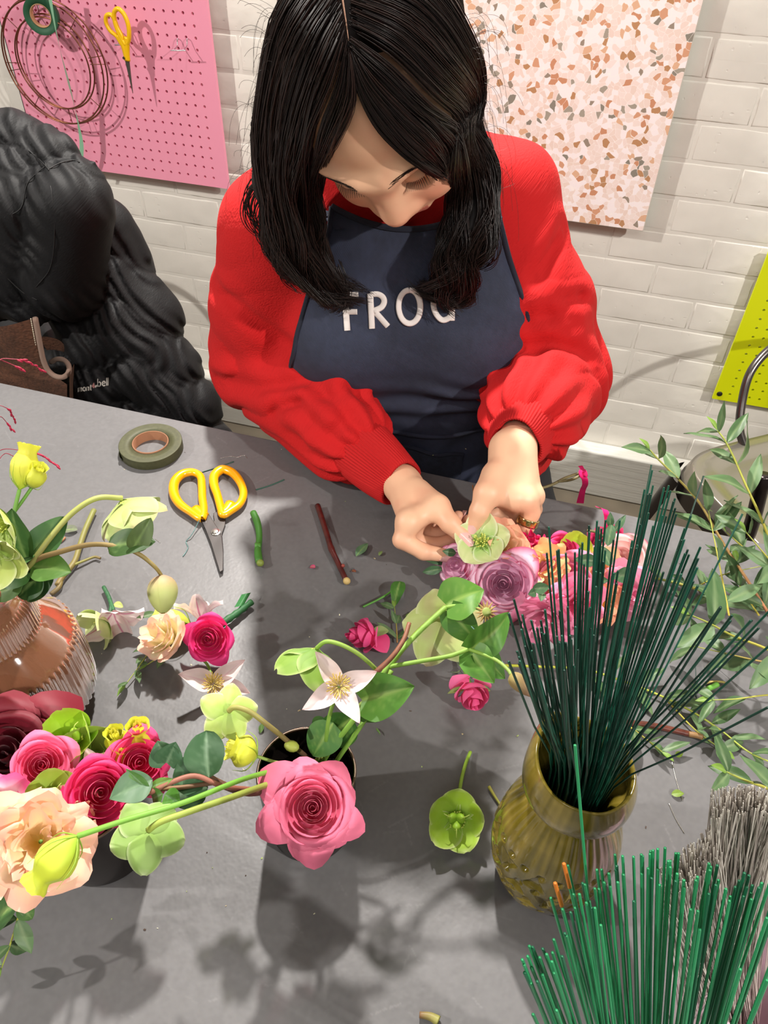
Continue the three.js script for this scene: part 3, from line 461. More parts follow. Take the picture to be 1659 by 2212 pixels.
// --- apron: a bib over the chest, met by a line of sight from the front of the body
function onTorso(xt, y, gap) { let z = 0.34; for (let i = 0; i < 60; i++) { const p = off(V3(J.chest.x, 0, J.chest.z), xt, y, z); const d = torsoSDF(p.x, p.y, p.z) - 0.016 - gap; if (d < 0.0004 || z < -0.1) break; z -= Math.min(d, 0.03) * 0.7; } return z; }
const apronFold = (x, y) => { const n = noise(x * 14 + 3, y * 14, 2) - 0.5; return 0.0055 * Math.exp(-(((y - 0.815) / 0.03) ** 2)) * Math.sin(y * 190 + x * 22 + n * 5) + 0.004 * Math.exp(-(((y - 0.735) / 0.04) ** 2)) * Math.sin(x * 60 + n * 6) + 0.004 * n; };
const apronPt = (xt, y, gap = 0.011) => off(V3(J.chest.x, 0, J.chest.z), xt, y, onTorso(xt, y, gap) + apronFold(xt, y));
{
  const half = (y, s) => { // where the bib ends on either side
    const a = [[1.06, 0.092], [1.03, 0.098], [0.99, 0.112], [0.95, 0.128], [0.915, 0.141], [0.87, 0.15], [0.82, 0.152], [0.76, 0.162], [0.62, 0.178]]; let w = a[a.length - 1][1];
    for (let i = 0; i < a.length - 1; i++) if (y <= a[i][0] && y >= a[i + 1][0]) w = lerp(a[i + 1][1], a[i][1], (y - a[i + 1][0]) / (a[i][0] - a[i + 1][0])); return w;
  };
  const Y0 = 0.62, Y1 = 1.036, dip = (q) => Y1 + 0.018 * q * q;
  const P = (u, v) => { const q = u * 2 - 1, y = lerp(Y0, dip(q), v), x = q * half(y, Math.sign(q)) * (q > 0 && y < 0.93 ? lerp(0.95, 1, sst(0.88, 0.93, y)) : 1); return apronPt(x, y); };
  const apron = obj('apron', sheet(90, 130, P, null, [0.36, 0.44]), M.navy, woman);
  const edge = (f, r, name) => obj(name, tube(f, r, { seg: f.length * 3, sides: 8 }), M.navy, apron);
  edge([...Array(24)].map((_, i) => P(i / 23, 1)), 0.0035, 'hem'); edge([...Array(40)].map((_, i) => P(0, i / 39)), 0.003, 'hem'); edge([...Array(40)].map((_, i) => P(1, i / 39)), 0.0036, 'hem');
  edge([...Array(30)].map((_, i) => { const q = i / 29 * 2 - 1; return apronPt(q * 0.155, 0.757 + 0.006 * q * q, 0.0125); }), 0.0032, 'waist_seam');
  // stitched patch pocket below the waist
  obj('pocket', sheet(30, 24, (u, v) => apronPt(lerp(-0.055, 0.075, u), lerp(0.62, 0.742, v) - 0.02 * u, 0.0155 + 0.002 * v)), M.navy, apron);
  edge([...Array(14)].map((_, i) => apronPt(lerp(-0.055, 0.075, i / 13), 0.742 - 0.02 * i / 13, 0.0175)), 0.0026, 'hem');
  // shoulder straps, their edges gathered by the stitching
  for (const s of [-1, 1]) {
    const a = P(s > 0 ? 0.9 : 0.1, 0.97), b = off(J.collar, s * 0.088, 0.0, 0.03), c = off(J.collar, s * 0.082, 0.04, -0.03), e = off(J.collar, s * 0.06, 0.0, -0.11), cv = cat([a, mid(a, b, 0.5), b, c, e]);
    obj('strap', sheet(8, 60, (u, v) => { const p = cv.getPoint(v), w = (u - 0.5) * (s > 0 ? 0.046 : 0.026); p.addScaledVector(TX, w); const g = 0.0022 * Math.sin(v * 70) * Math.pow(Math.abs(u - 0.5) * 2, 2); let d = sweaterSDF(p.x, p.y, p.z); p.addScaledVector(v < 0.55 ? TZ : TUP, Math.max(0, 0.004 - d) + g); return p; }), M.navy, apron);
  }
  // embroidered letters: satin-stitch strokes lying on the cloth
  const L = { F: [[[0, 0], [0, 1]], [[0, 0.98], [0.5, 1.0]], [[0, 0.52], [0.42, 0.53]]], R: [[[0, 0], [0, 1]], [[0, 0.97], [0.3, 0.97], [0.47, 0.88], [0.52, 0.75], [0.42, 0.6], [0.1, 0.5]], [[0.12, 0.5], [0.62, 0.02]]], O: [[...Array(17)].map((_, i) => [0.42 + 0.42 * Math.sin(i / 16 * 6.283), 0.5 + 0.5 * Math.cos(i / 16 * 6.283)])], G: [[[0.72, 0.86], [0.55, 0.97], [0.34, 0.97], [0.12, 0.8], [0.02, 0.5], [0.12, 0.2], [0.34, 0.03], [0.55, 0.06], [0.74, 0.2]], [[0.72, 0.0], [0.74, 0.42]]] };
  const a = atZ(752, 706, -0.80), toT = (p) => p.clone().sub(J.chest).dot(TX), x0 = -0.084, H = 0.035, y0 = 0.931; let x = x0;
  for (const [ch, adv] of [['F', 0.0285], ['R', 0.0325], ['O', 0.040], ['G', 0.03]]) {
    const g = L[ch].map((st) => { const pts = st.map(([u, v]) => apronPt(x + u * H * 0.86, y0 + v * H + (x - x0) * 0.05, 0.0125)); return tube(pts, 0.0036, { seg: pts.length * 4, sides: 8, flat: 0.45, up: TZ, smooth: pts.length > 3 }); });
    obj('letter', merge(g), M.white, apron); x += adv;
  }
}
// --- nails, ring
{
  const nailM = phy({ color: C('#eab9b4'), roughness: 0.18, clearcoat: 1, clearcoatRoughness: 0.1 });
  for (const h of HANDS) for (const f of [...h.fingers, h.thumb]) {
    const n = f.p.length, tip = f.p[n - 1], dir = tip.clone().sub(f.p[n - 2]).normalize(), r = f.r[n - 1], bend = f.p[n - 2].clone().sub(f.p[Math.max(0, n - 3)]).normalize();
    let up = f === h.thumb ? EYE.clone().sub(tip).normalize() : bend.clone().addScaledVector(dir, -bend.dot(dir)); if (up.length() < 0.05) up = V3(0, 1, 0); up.addScaledVector(dir, -up.dot(dir)).normalize();
    const sd = dir.clone().cross(up);
    obj('nail', sheet(8, 8, (u, v) => { const a = (u - 0.5) * 2.0, l = (v - 0.35) * r * 2.3, w = v < 0.2 ? Math.sqrt(v / 0.2) : v > 0.85 ? Math.sqrt(Math.max(0, 1 - ((v - 0.85) / 0.15) ** 2)) : 1; return tip.clone().addScaledVector(dir, l).addScaledVector(sd, Math.sin(a * w) * r * 0.96).addScaledVector(up, Math.cos(a * w) * r * 1.07); }), nailM, woman);
  }
  const f = HANDS[1].fingers[2], a = f.p[1], b = f.p[2], c = mid(a, b, 0.62), ax = b.clone().sub(a).normalize(), q = new THREE.Quaternion().setFromUnitVectors(V3(0, 1, 0), ax);
  const ring = obj('finger_ring', lathe([[0.0106, -0.004], [0.0118, -0.0042], [0.0122, -0.003], [0.0122, 0.003], [0.0118, 0.0042], [0.0106, 0.004], [0.0106, -0.004]], 40).applyQuaternion(q).translate(c.x, c.y, c.z), std({ color: C('#dcc48e'), roughness: 0.16, metalness: 1 }), woman);
  ring.userData.label = 'wide polished gold ring';
}
// ---------- her hair: a dark under-mass and strands combed over it ----------
{
  const LOCKS = { // centre lines of the hanging masses: picture x, y, the depth behind the lens plane, radius
    left: [[655, 150, -0.705, 0.038], [625, 270, -0.725, 0.041], [614, 390, -0.745, 0.039], [628, 490, -0.755, 0.038], [672, 570, -0.755, 0.033], [722, 632, -0.755, 0.018]],
    right: [[985, 255, -0.80, 0.022], [1028, 330, -0.825, 0.025], [1038, 410, -0.82, 0.028], [1020, 500, -0.80, 0.028], [985, 575, -0.785, 0.02], [960, 615, -0.78, 0.010]],
    back: [[760, 30, -0.70, 0.055], [830, 60, -0.76, 0.075], [840, 240, -0.86, 0.07], [800, 330, -0.9, 0.05]],
  };
  const L = {}; for (const k in LOCKS) L[k] = LOCKS[k].map(([x, y, z, r]) => ({ p: atZ(x, y, z), r }));
  const skull = hp(0, 0.036, -0.018), fr = hp(0.012, 0.005, 0.10);
  const base = (x, y, z) => {
    let d = ellipsoid(x, y, z, skull, HM, [0.081, 0.101, 0.103]);
    // the face stays clear below the hairline
    const px = x - HC.x, py = y - HC.y, pz = z - HC.z, s = px * HS.x + py * HS.y + pz * HS.z, u = px * HU.x + py * HU.y + pz * HU.z, f = px * HF.x + py * HF.y + pz * HF.z;
    d = smax(d, -ellipsoid(x, y, z, hp(0.004, -0.012, 0.105), HM, [0.062, 0.098, 0.085]), 0.012);
    for (const k in L) { let q = 1e3; for (let i = 0; i < L[k].length - 1; i++) q = smin(q, capsule(x, y, z, L[k][i].p, L[k][i + 1].p, L[k][i].r, L[k][i + 1].r), 0.02); d = smin(d, q, 0.025); }
    return d;
  };
  const rough = (x, y, z) => base(x, y, z) + 0.011;
  const onHair = (x, y, zf) => { const d = sight(x, y), p = EYE.clone(); let t = 0.35; for (let i = 0; i < 70; i++) { p.copy(EYE).addScaledVector(d, t); const q = Math.min(base(p.x, p.y, p.z), headSDF(p.x, p.y, p.z) - 0.005); if (q < 0.0006) return p; t += Math.min(q, 0.03) * 0.75; if (t > 1.15) break; } return atZ(x, y, zf); };
  const hairM = phy({ color: C('#1d1210'), roughness: 0.42, anisotropy: 0.6, specularIntensity: 0.7 });
  const massM = std({ color: C('#1e1311'), roughness: 0.6 });
  const hair = obj('hair', netMesh(rough, [-0.42, 0.9, -1.02], [0.02, 1.4, -0.56], 0.004), massM, woman);
  // sheets of guides: each a set of paths from the parting to the ends, all met with the under-mass
  const onBrow = (x, y) => { const d = sight(x, y), p = EYE.clone(); let t = 0.35; for (let i = 0; i < 90; i++) { p.copy(EYE).addScaledVector(d, t); const q = Math.min(headSDF(p.x, p.y, p.z) - 0.007, base(p.x, p.y, p.z)); if (q < 0.0006) return p; t += Math.min(q, 0.03) * 0.75; if (t > 1.15) break; } return atZ(x, y, -0.7); };
  const F = (list) => list.map((l) => l.map(([x, y]) => onBrow(x, y)));
  const G = (z, list) => list.map((l) => l.map(([x, y, h]) => onHair(x, y, h ?? z)));
  const sheets = [
    { n: 1500, g: G(-0.74, [[[690, -120], [585, 40], [560, 230], [552, 400], [575, 530], [630, 615], [690, 640]], [[722, -70], [625, 70], [585, 250], [578, 420], [605, 545], [660, 625], [730, 655]], [[735, -10], [665, 110], [622, 280], [606, 430], [640, 560], [695, 640], [760, 650]], [[744, 50], [700, 160], [655, 300], [640, 440], [672, 565], [725, 648], [775, 636]], [[750, 95], [730, 200], [690, 310], [668, 430], [692, 550], [740, 640], [778, 622]], [[756, 120], [765, 215], [728, 305], [688, 400], [690, 500], [715, 580], [765, 632]]]), wave: 0.015, lift: 0.014 },
    { n: 1300, g: G(-0.8, [[[775, -120], [930, -70], [1020, 60], [1043, 180], [1045, 270], [1062, 360]], [[758, -60], [900, -10], [1000, 110], [1034, 210], [1020, 280], [1050, 380]], [[755, 0], [870, 50], [970, 150], [1020, 235], [1005, 285], [1030, 390]], [[756, 60], [840, 110], [930, 200], [995, 262], [990, 300], [1012, 400]], [[758, 105], [825, 170], [905, 250], [975, 292], [985, 320], [995, 420]]]), wave: 0.004, lift: 0.009 },
    { n: 820, g: F([[[757, 78], [836, 150], [915, 224], [962, 268], [988, 300], [984, 345]], [[757, 95], [800, 165], [872, 240], [930, 298], [956, 345], [948, 382]], [[757, 112], [785, 200], [838, 280], [888, 335], [934, 370], [962, 382]], [[757, 122], [775, 200], [812, 270], [862, 325], [905, 358], [950, 390]]]), wave: 0.002, lift: 0.006 },
    { n: 1000, g: G(-0.80, [[[1010, 255], [1058, 320], [1082, 405], [1066, 490], [1042, 565], [1008, 632], [965, 652]], [[1000, 262], [1030, 340], [1048, 420], [1036, 505], [1015, 570], [985, 634], [945, 640]], [[992, 270], [1005, 350], [1010, 430], [1000, 515], [985, 575], [955, 632], [925, 625]], [[985, 285], [975, 370], [968, 450], [955, 530], [950, 585], [932, 634], [912, 610]]]), wave: 0.017, lift: 0.014 },
  ];
  reseed(31);
  const strands = [[], [], []];
  for (const s of sheets) {
    const curves = s.g.map((g) => cat(g)), N = curves.length;
    const tuft = [...Array(26)].map(() => [rnd(), rr(0, 6.28), rr(0.5, 1.4), rr(-1, 1)]);
    for (let k = 0; k < s.n; k++) {
      const tf = tuft[Math.floor(rnd() * 26)], w = clamp(tf[0] + rr(-0.05, 0.05), 0, 1) * (N - 1), i = Math.min(N - 2, Math.floor(w)), f = w - i, end = 1 - 0.3 * rnd() * rnd(), st = rr(0, 0.06), lift = s.lift * rnd() * rnd() + 0.0005, r = rr(0.0003, 0.0008), ph = tf[1] + rr(-0.25, 0.25), jx = rr(-0.004, 0.004), jy = rr(-0.004, 0.004), pts = [], n = 13, curl = tf[2];
      for (let q = 0; q <= n; q++) { const t = lerp(st, end, q / n), p = curves[i].getPoint(t).lerp(curves[i + 1].getPoint(t), f), toEye = EYE.clone().sub(p).normalize(); const g = Math.pow(t, 1.6); p.addScaledVector(toEye, lift + 0.002 * tf[3] * t); p.x += jx * (0.3 + t) + s.wave * curl * g * Math.sin(t * 17 + ph); p.y += jy * (0.3 + t) * 0.5 + s.wave * 0.5 * curl * g * Math.cos(t * 11 + ph); p.z += s.wave * 0.6 * g * Math.sin(t * 9 + ph * 2); pts.push(p); }
      strands[k % 3].push(tube(pts, (t) => r * (1 - 0.75 * t * t), { seg: 18, sides: 3, caps: false }));
    }
  }
  // the back of the head, combed down from the crown
  for (let k = 0; k < 700; k++) {
    const az = rr(-1.75, 1.75), w = rr(-0.05, 0.05), r = rr(0.0004, 0.0009), pts = [];
    for (let q = 0; q <= 9; q++) { const th = lerp(0.15, 2.1, q / 9), a = az + w * q * 0.3, dir = HU.clone().multiplyScalar(Math.cos(th) * 0.104).addScaledVector(HF, -Math.sin(th) * Math.cos(a) * 0.104).addScaledVector(HS, Math.sin(th) * Math.sin(a) * 0.082); let p = skull.clone().add(dir); for (let i = 0; i < 6; i++) { const d = rough(p.x, p.y, p.z); p.addScaledVector(dir.clone().normalize(), clamp(0.0015 - d, -0.02, 0.02)); } pts.push(p); }
    strands[k % 3].push(tube(pts, (t) => r * (1 - 0.5 * t), { seg: 14, sides: 3, caps: false }));
  }
  // loose fly-away hairs round the outline and curls at the ends
  const fly = [];
  for (let k = 0; k < 120; k++) {
    const left = rnd() < 0.5, y0 = rr(20, 420), x0 = left ? lerp(590, 552, y0 / 420) + rr(0, 25) : lerp(1010, 1058, y0 / 420) + rr(-25, 5), p = onHair(x0, y0, left ? -0.74 : -0.82), sd = left ? -1 : 1, l = 0.02 + 0.06 * rnd() * rnd(), a = rr(0.2, 1.6), rr1 = rr(0.2, 1.8), pts = [];
    for (let q = 0; q <= 7; q++) { const t = q / 7; pts.push(p.clone().add(V3(sd * (l * 0.7 * Math.sin(t * a) + 0.004), -l * t * t * rr1 + l * 0.5 * t, 0.01 * t * Math.sin(a * 3)))); }
    fly.push(tube(pts, 0.00014, { seg: 10, sides: 3, caps: false }));
  }
  for (const [x, y, z, dx, r] of [[660, 560, -0.735, -1, 0.016], [700, 620, -0.735, 1, 0.014], [735, 640, -0.735, 1, 0.016], [620, 585, -0.74, -1, 0.018], [965, 640, -0.77, -1, 0.015], [1000, 625, -0.77, 1, 0.014], [590, 500, -0.735, -1, 0.02], [1050, 540, -0.79, 1, 0.018], [560, 470, -0.74, -1, 0.022]]) {
    const c0 = atZ(x, y, z); for (let k = 0; k < 26; k++) { const pts = [], ph = rr(-0.3, 0.3), R = r * rr(0.7, 1.1), jx = rr(-0.008, 0.008), jy = rr(-0.006, 0.01); for (let q = 0; q <= 12; q++) { const t = q / 12, a = -1.6 + t * 3.4 + ph; pts.push(c0.clone().add(V3(jx + dx * R * (Math.cos(a)) * (0.5 + 0.6 * t) - dx * 0.006, jy + 0.03 * (1 - t) - R * Math.sin(a) * 0.8 - 0.01, 0.006 * Math.sin(t * 5 + ph * 5)))); } strands[k % 3].push(tube(pts, (t) => 0.0007 * (1 - 0.6 * t), { seg: 16, sides: 4, caps: false })); }
  }
  ['#1e1311', '#281814', '#150d0c'].forEach((c, i) => obj('strands', merge(strands[i]), phy({ color: C(c), roughness: 0.38, specularIntensity: 0.8 }), hair).userData.kind = 'stuff');
  obj('loose_strands', merge(fly), phy({ color: C('#2a1a14'), roughness: 0.4 }), hair).userData.kind = 'stuff';
  obj('parting', tube([[733, -50], [740, 0], [747, 45], [753, 88]].map(([x, y]) => { const p = onHair(x, y, -0.7); return p.addScaledVector(EYE.clone().sub(p).normalize(), 0.0016); }), (t) => 0.0011 * (1 - 0.7 * t), { sides: 6, seg: 16 }), std({ color: C('#c99a80'), roughness: 0.6 }), hair);
  // lashes and brows
  const onFace = (s, u) => { let f = 0.14; for (let i = 0; i < 50; i++) { const p = hp(s, u, f), d = headSDF(p.x, p.y, p.z); if (d < 0.0004) break; f -= d * 0.8; } return f; };
  for (const sd of [-1, 1]) {
    const lash = [], brow = [];
    for (let k = 0; k < 16; k++) { const t = k / 15, s = sd * lerp(0.023, 0.046, t), u = -0.007 + 0.004 * Math.sin(t * 3.1), f = onFace(s, u), a = hp(s, u, f), e = hp(s + sd * (t - 0.3) * 0.008, u - 0.003, f + 0.0072); lash.push(tube([a, mid(a, e, 0.5).addScaledVector(HU, -0.001), e], (q) => 0.00045 * (1 - 0.7 * q), { seg: 4, sides: 3, caps: false })); }
    for (let k = 0; k < 60; k++) { const t = rnd(), s = sd * lerp(0.014, 0.046, t), u = 0.021 + 0.005 * Math.sin(t * 2.6) - 0.004 * t + rr(-0.002, 0.002) * (1 - 0.6 * t), a = hp(s, u, onFace(s, u) - 0.0002), s2 = s + sd * 0.007, u2 = u + 0.0015, e = hp(s2, u2, onFace(s2, u2) + 0.0008); brow.push(tube([a, e], (q) => 0.00025 * (1 - 0.6 * q), { seg: 2, sides: 3, caps: false })); }
    obj('eyelashes', merge(lash), hairM, woman).userData.kind = 'stuff'; obj('eyebrow', merge(brow), hairM, woman).userData.kind = 'stuff';
  }
}
// ---------- flowers and leaves: every builder returns a Group whose +y is the way the flower faces ----------
const lin = (h) => C(h), mixc = (a, b, t) => a.clone().lerp(b, clamp(t, 0, 1));
const petalMat = phy({ vertexColors: true, roughness: 0.62, side: THREE.DoubleSide, transmission: 0.16, thickness: 0, sheen: 0.3, sheenRoughness: 0.5, sheenColor: C('#ffffff') });
const leafMat = phy({ vertexColors: true, roughness: 0.46, side: THREE.DoubleSide, transmission: 0.12, thickness: 0, specularIntensity: 0.6 });
const stemMat = phy({ vertexColors: true, roughness: 0.55 });
function part(name, parent) { const g = new THREE.Group(); g.name = numbered(name); parent.add(g); return g; }
function face(g, pos, dir, spin = 0, s = 1) { g.position.copy(pos); g.quaternion.setFromUnitVectors(V3(0, 1, 0), dir.clone().normalize()).multiply(new THREE.Quaternion().setFromAxisAngle(V3(0, 1, 0), spin)); g.scale.setScalar(s); return g; }
const toCam = (p, up = 0, rx = 0) => EYE.clone().sub(p).normalize().addScaledVector(V3(0, 1, 0), up).addScaledVector(V3(1, 0, 0), rx).normalize();
const bez = (a, b, c, d, t) => { const k = 1 - t; return a * k * k * k + 3 * b * k * k * t + 3 * c * k * t * t + d * t * t * t; };
// rose: t runs from the furled heart (0) to the guard petals (1)
function rose(parent, name, R, o = {}) {
  const { n = 26, inner = lin('#d8335f'), outer = lin('#f0719a'), rim = null, rimW = 0.12, open = 1, ragged = 0, t0 = 0, point = 0.16, sd = 1, high = 0.62, curl = 0.2, back = 0.5 } = o;
  reseed(sd * 7919 + 13); const g = part(name, parent);
  for (let i = 0; i < n; i++) {
    const t = t0 + (1 - t0) * i / (n - 1), ph = i * 2.39996 + rr(-0.2, 0.2), r2 = R * lerp(0.045, 1.0, Math.pow(t, 0.95)) * lerp(0.75, 1, open) * rr(0.93, 1.05), h2 = R * lerp(high, 0.34, Math.pow(t, 1.35)) * rr(0.95, 1.05), half = lerp(1.5, 0.78, Math.pow(t, 0.6)) * rr(0.9, 1.1), cu = curl * R * t * t * rr(0.4, 1.5), twist = lerp(0.5, 0.06, t), s1 = rr(0, 9), pt = point * t * rr(0.3, 1.4), roll = rr(-0.25, 0.25) * t;
    const f = (u, v) => {
      const q = u * 2 - 1, len = 1 - lerp(0.1, 0.32, t) * Math.pow(Math.abs(q), lerp(2.6, 1.9, t)) + pt * (0.5 - Math.pow(Math.abs(q), 0.8)) * v, w = v * len, k = clamp((w - 0.74) / 0.26, 0, 1.3);
      let rho = bez(0.03 * R, r2 * 1.06 + 0.05 * R, r2 * lerp(1.2, 0.9, t), r2, w), h = bez(0, 0.1 * R, h2 * 0.75, h2, w);
      rho += cu * k + roll * R * 0.12 * q * k; h -= cu * k * k * 0.95; h -= back * R * t * t * q * q * 0.5 * w; rho += 0.05 * R * t * q * q * w;
      const wv = ragged ? ragged * R * (noise(u * 7 + s1, v * 3, i) - 0.5) * v * v : 0.05 * R * t * (noise(u * 3.5 + s1, v * 2.5, i) - 0.5) * v;
      const sp = half * (0.42 + 0.58 * Math.sin(Math.min(1, w * 1.25) * Math.PI / 2)), a = ph + q * sp + twist * (1 - w) * 0.4; rho = Math.max(0.004 * R, rho + wv - 0.1 * r2 * (1 - t) * q);
      return V3(Math.cos(a) * rho, h + wv * 0.6, Math.sin(a) * rho);
    };
    const tint = rr(-0.06, 0.06);
    obj('petal', sheet(t < 0.3 ? 10 : 12, t < 0.3 ? 7 : 10, f, (u, v) => { const q = Math.abs(u * 2 - 1), e = Math.max(q > 0.8 ? (q - 0.8) / 0.2 : 0, v > 1 - rimW ? (v - 1 + rimW) / rimW : 0); let c = mixc(inner, outer, t * 0.85 + 0.25 * v + tint + 0.15 * (noise(u * 6, v * 6, i) - 0.5)); if (rim) c = mixc(c, rim, e * (0.35 + 0.65 * t)); return c; }), petalMat, g);
  }
  return g;
}
// ruffled lisianthus or carnation
function ruffled(parent, name, R, o = {}) {
  const { n = 11, heart = lin('#f0d24a'), body = lin('#f8d9a8'), rim = lin('#f3ad90'), deep = 1, sd = 1, frill = 0.12, cup = 0.6 } = o;
  reseed(sd * 104729 + 7); const g = part(name, parent);
  for (let i = 0; i < n; i++) {
    const t = i / (n - 1), ph = i * 2.39996 + rr(-0.3, 0.3), r2 = R * lerp(0.28, 1, Math.pow(t, 0.8)) * rr(0.88, 1.08), h2 = R * lerp(0.95, 0.45, t) * cup / 0.6 * rr(0.9, 1.1), half = lerp(1.5, 1.25, t) * rr(0.9, 1.15), s1 = rr(0, 20), cu = R * rr(0.02, 0.18) * t;
    const f = (u, v) => {
      const q = u * 2 - 1, jag = 0.07 * (hash3(Math.round(u * 16), i, 3) - 0.5), len = 1 - 0.1 * Math.pow(Math.abs(q), 3) + jag * (v > 0.9 ? 1 : 0), w = v * len, k = clamp((w - 0.7) / 0.3, 0, 1.2);
      let rho = bez(0.04 * R, r2 * 0.6, r2 * 0.75, r2, w) + cu * k, h = bez(0, 0.3 * R, h2 * 0.9, h2, w) - cu * k;
      const wv = frill * R * Math.pow(v, 2.2) * (Math.sin(u * 17 + s1) * 0.5 + (noise(u * 9 + s1, v * 4, i) - 0.5) * 1.6), a = ph + q * half * (0.35 + 0.65 * Math.sin(Math.min(1, w * 1.2) * Math.PI / 2));
      rho = Math.max(0.01 * R, rho + wv * 0.75); return V3(Math.cos(a) * rho, h + wv, Math.sin(a) * rho);
    };
    obj('petal', sheet(20, 9, f, (u, v) => { let c = mixc(heart, body, v * 1.8 + t * 0.3); return mixc(c, rim, sst(0.62, 1.0, v + 0.25 * (noise(u * 8, i, 2) - 0.5)) * deep); }), petalMat, g);
  }
  return g;
}
// hellebore: five broad sepals, with a boss of stamens and green nectaries in the middle
function hellebore(parent, name, R, o = {}) {
  const { col = lin('#b9cf6a'), edge = lin('#dfe6b0'), base = lin('#7fb02c'), open = 1, sd = 1, n = 5, stamens = true, pods = 0, blush = null, wide = 1 } = o;
  reseed(sd * 3571 + 5); const g = part(name, parent);
  for (let i = 0; i < n; i++) {
    const ph = i / n * Math.PI * 2 * (n < 5 ? 0.8 : 1) + rr(-0.12, 0.12), L = R * rr(0.93, 1.06), W = R * wide * rr(0.50, 0.58), tip = lerp(1.25, 0.22, open) + rr(-0.12, 0.12), s1 = rr(0, 9), yo = (i % 2) * 0.03 * R;
    const f = (u, v) => {
      const q = u * 2 - 1, w = W * Math.pow(Math.sin(Math.PI * Math.pow(clamp(v * 0.93 + 0.04, 0, 1), 0.78)), 0.62) * (v > 0.9 ? 1 - 0.25 * (v - 0.9) / 0.1 : 1), a = tip * (0.35 + 0.65 * v) , cupd = 0.28 * R * q * q * (1 - 0.4 * v);
      const x = L * v * Math.cos(a * 0.8), y = L * v * Math.sin(a * 0.8) + cupd * 0.55 + 0.05 * R * (noise(u * 3 + s1, v * 3, i) - 0.5) - 0.07 * R * (v > 0.8 ? (v - 0.8) * 3 : 0) + yo;
      return V3(x, y, w * q).applyAxisAngle(V3(0, 1, 0), ph);
    };
    obj('petal', sheet(12, 12, f, (u, v) => { const q = Math.abs(u * 2 - 1), e = Math.max(sst(0.8, 1, q), sst(0.86, 1, v)), ve = 0.14 * Math.pow(Math.abs(Math.sin(q * 11 + 2 * noise(u * 4, v * 3, s1))), 6); let c = mixc(base, col, v * 1.9 - 0.1); c = mixc(c, edge, e * 0.75 + 0.16 * noise(u * 7, v * 7, i)); c = mixc(c, base, ve); return blush ? mixc(c, blush, clamp((noise(u * 3, v * 3, s1) - 0.4) * 1.2, 0, 0.5) * (0.3 + v)) : c; }), petalMat, g);
  }
  if (stamens) { const st = []; for (let i = 0; i < 34; i++) { const a = i * 2.4, r = R * 0.24 * Math.sqrt(rnd()), l = R * rr(0.22, 0.36); st.push(tube([V3(Math.cos(a) * r * 0.4, 0.02 * R, Math.sin(a) * r * 0.4), V3(Math.cos(a) * r * 1.1, l, Math.sin(a) * r * 1.1)], R * 0.012, { sides: 4, color: () => lin('#c8d65a') }), new THREE.SphereGeometry(R * 0.028, 5, 4).translate(Math.cos(a) * r * 1.1, l, Math.sin(a) * r * 1.1)); } obj('stamens', merge(st.map((q) => tintGeo(q, lin('#d3da6c')))), stemMat, g); }
  for (let i = 0; i < pods; i++) { const a = i / pods * 6.283 + 0.4, q = new THREE.SphereGeometry(1, 12, 10).scale(R * 0.13, R * 0.3, R * 0.16).translate(0, R * 0.3, 0).rotateZ(-0.35).rotateY(a); obj('pod', tintGeo(q, lin('#9cc53a')), leafMat, g); obj('pod_tip', tube([V3(0, R * 0.58, 0), V3(R * 0.06, R * 0.74, 0), V3(R * 0.16, R * 0.78, 0)].map((p) => p.applyAxisAngle(V3(0, 0, 1), -0.35).applyAxisAngle(V3(0, 1, 0), a)), (t) => R * 0.02 * (1 - 0.6 * t), { sides: 5, color: () => lin('#b8cc60') }), stemMat, g); }
  return g;
}
const tintGeo = (g, c) => { const n = g.attributes.position.count, a = new Float32Array(n * 3); for (let i = 0; i < n; i++) { a[3 * i] = c.r; a[3 * i + 1] = c.g; a[3 * i + 2] = c.b; } g.setAttribute('color', new THREE.BufferAttribute(a, 3)); return g; };
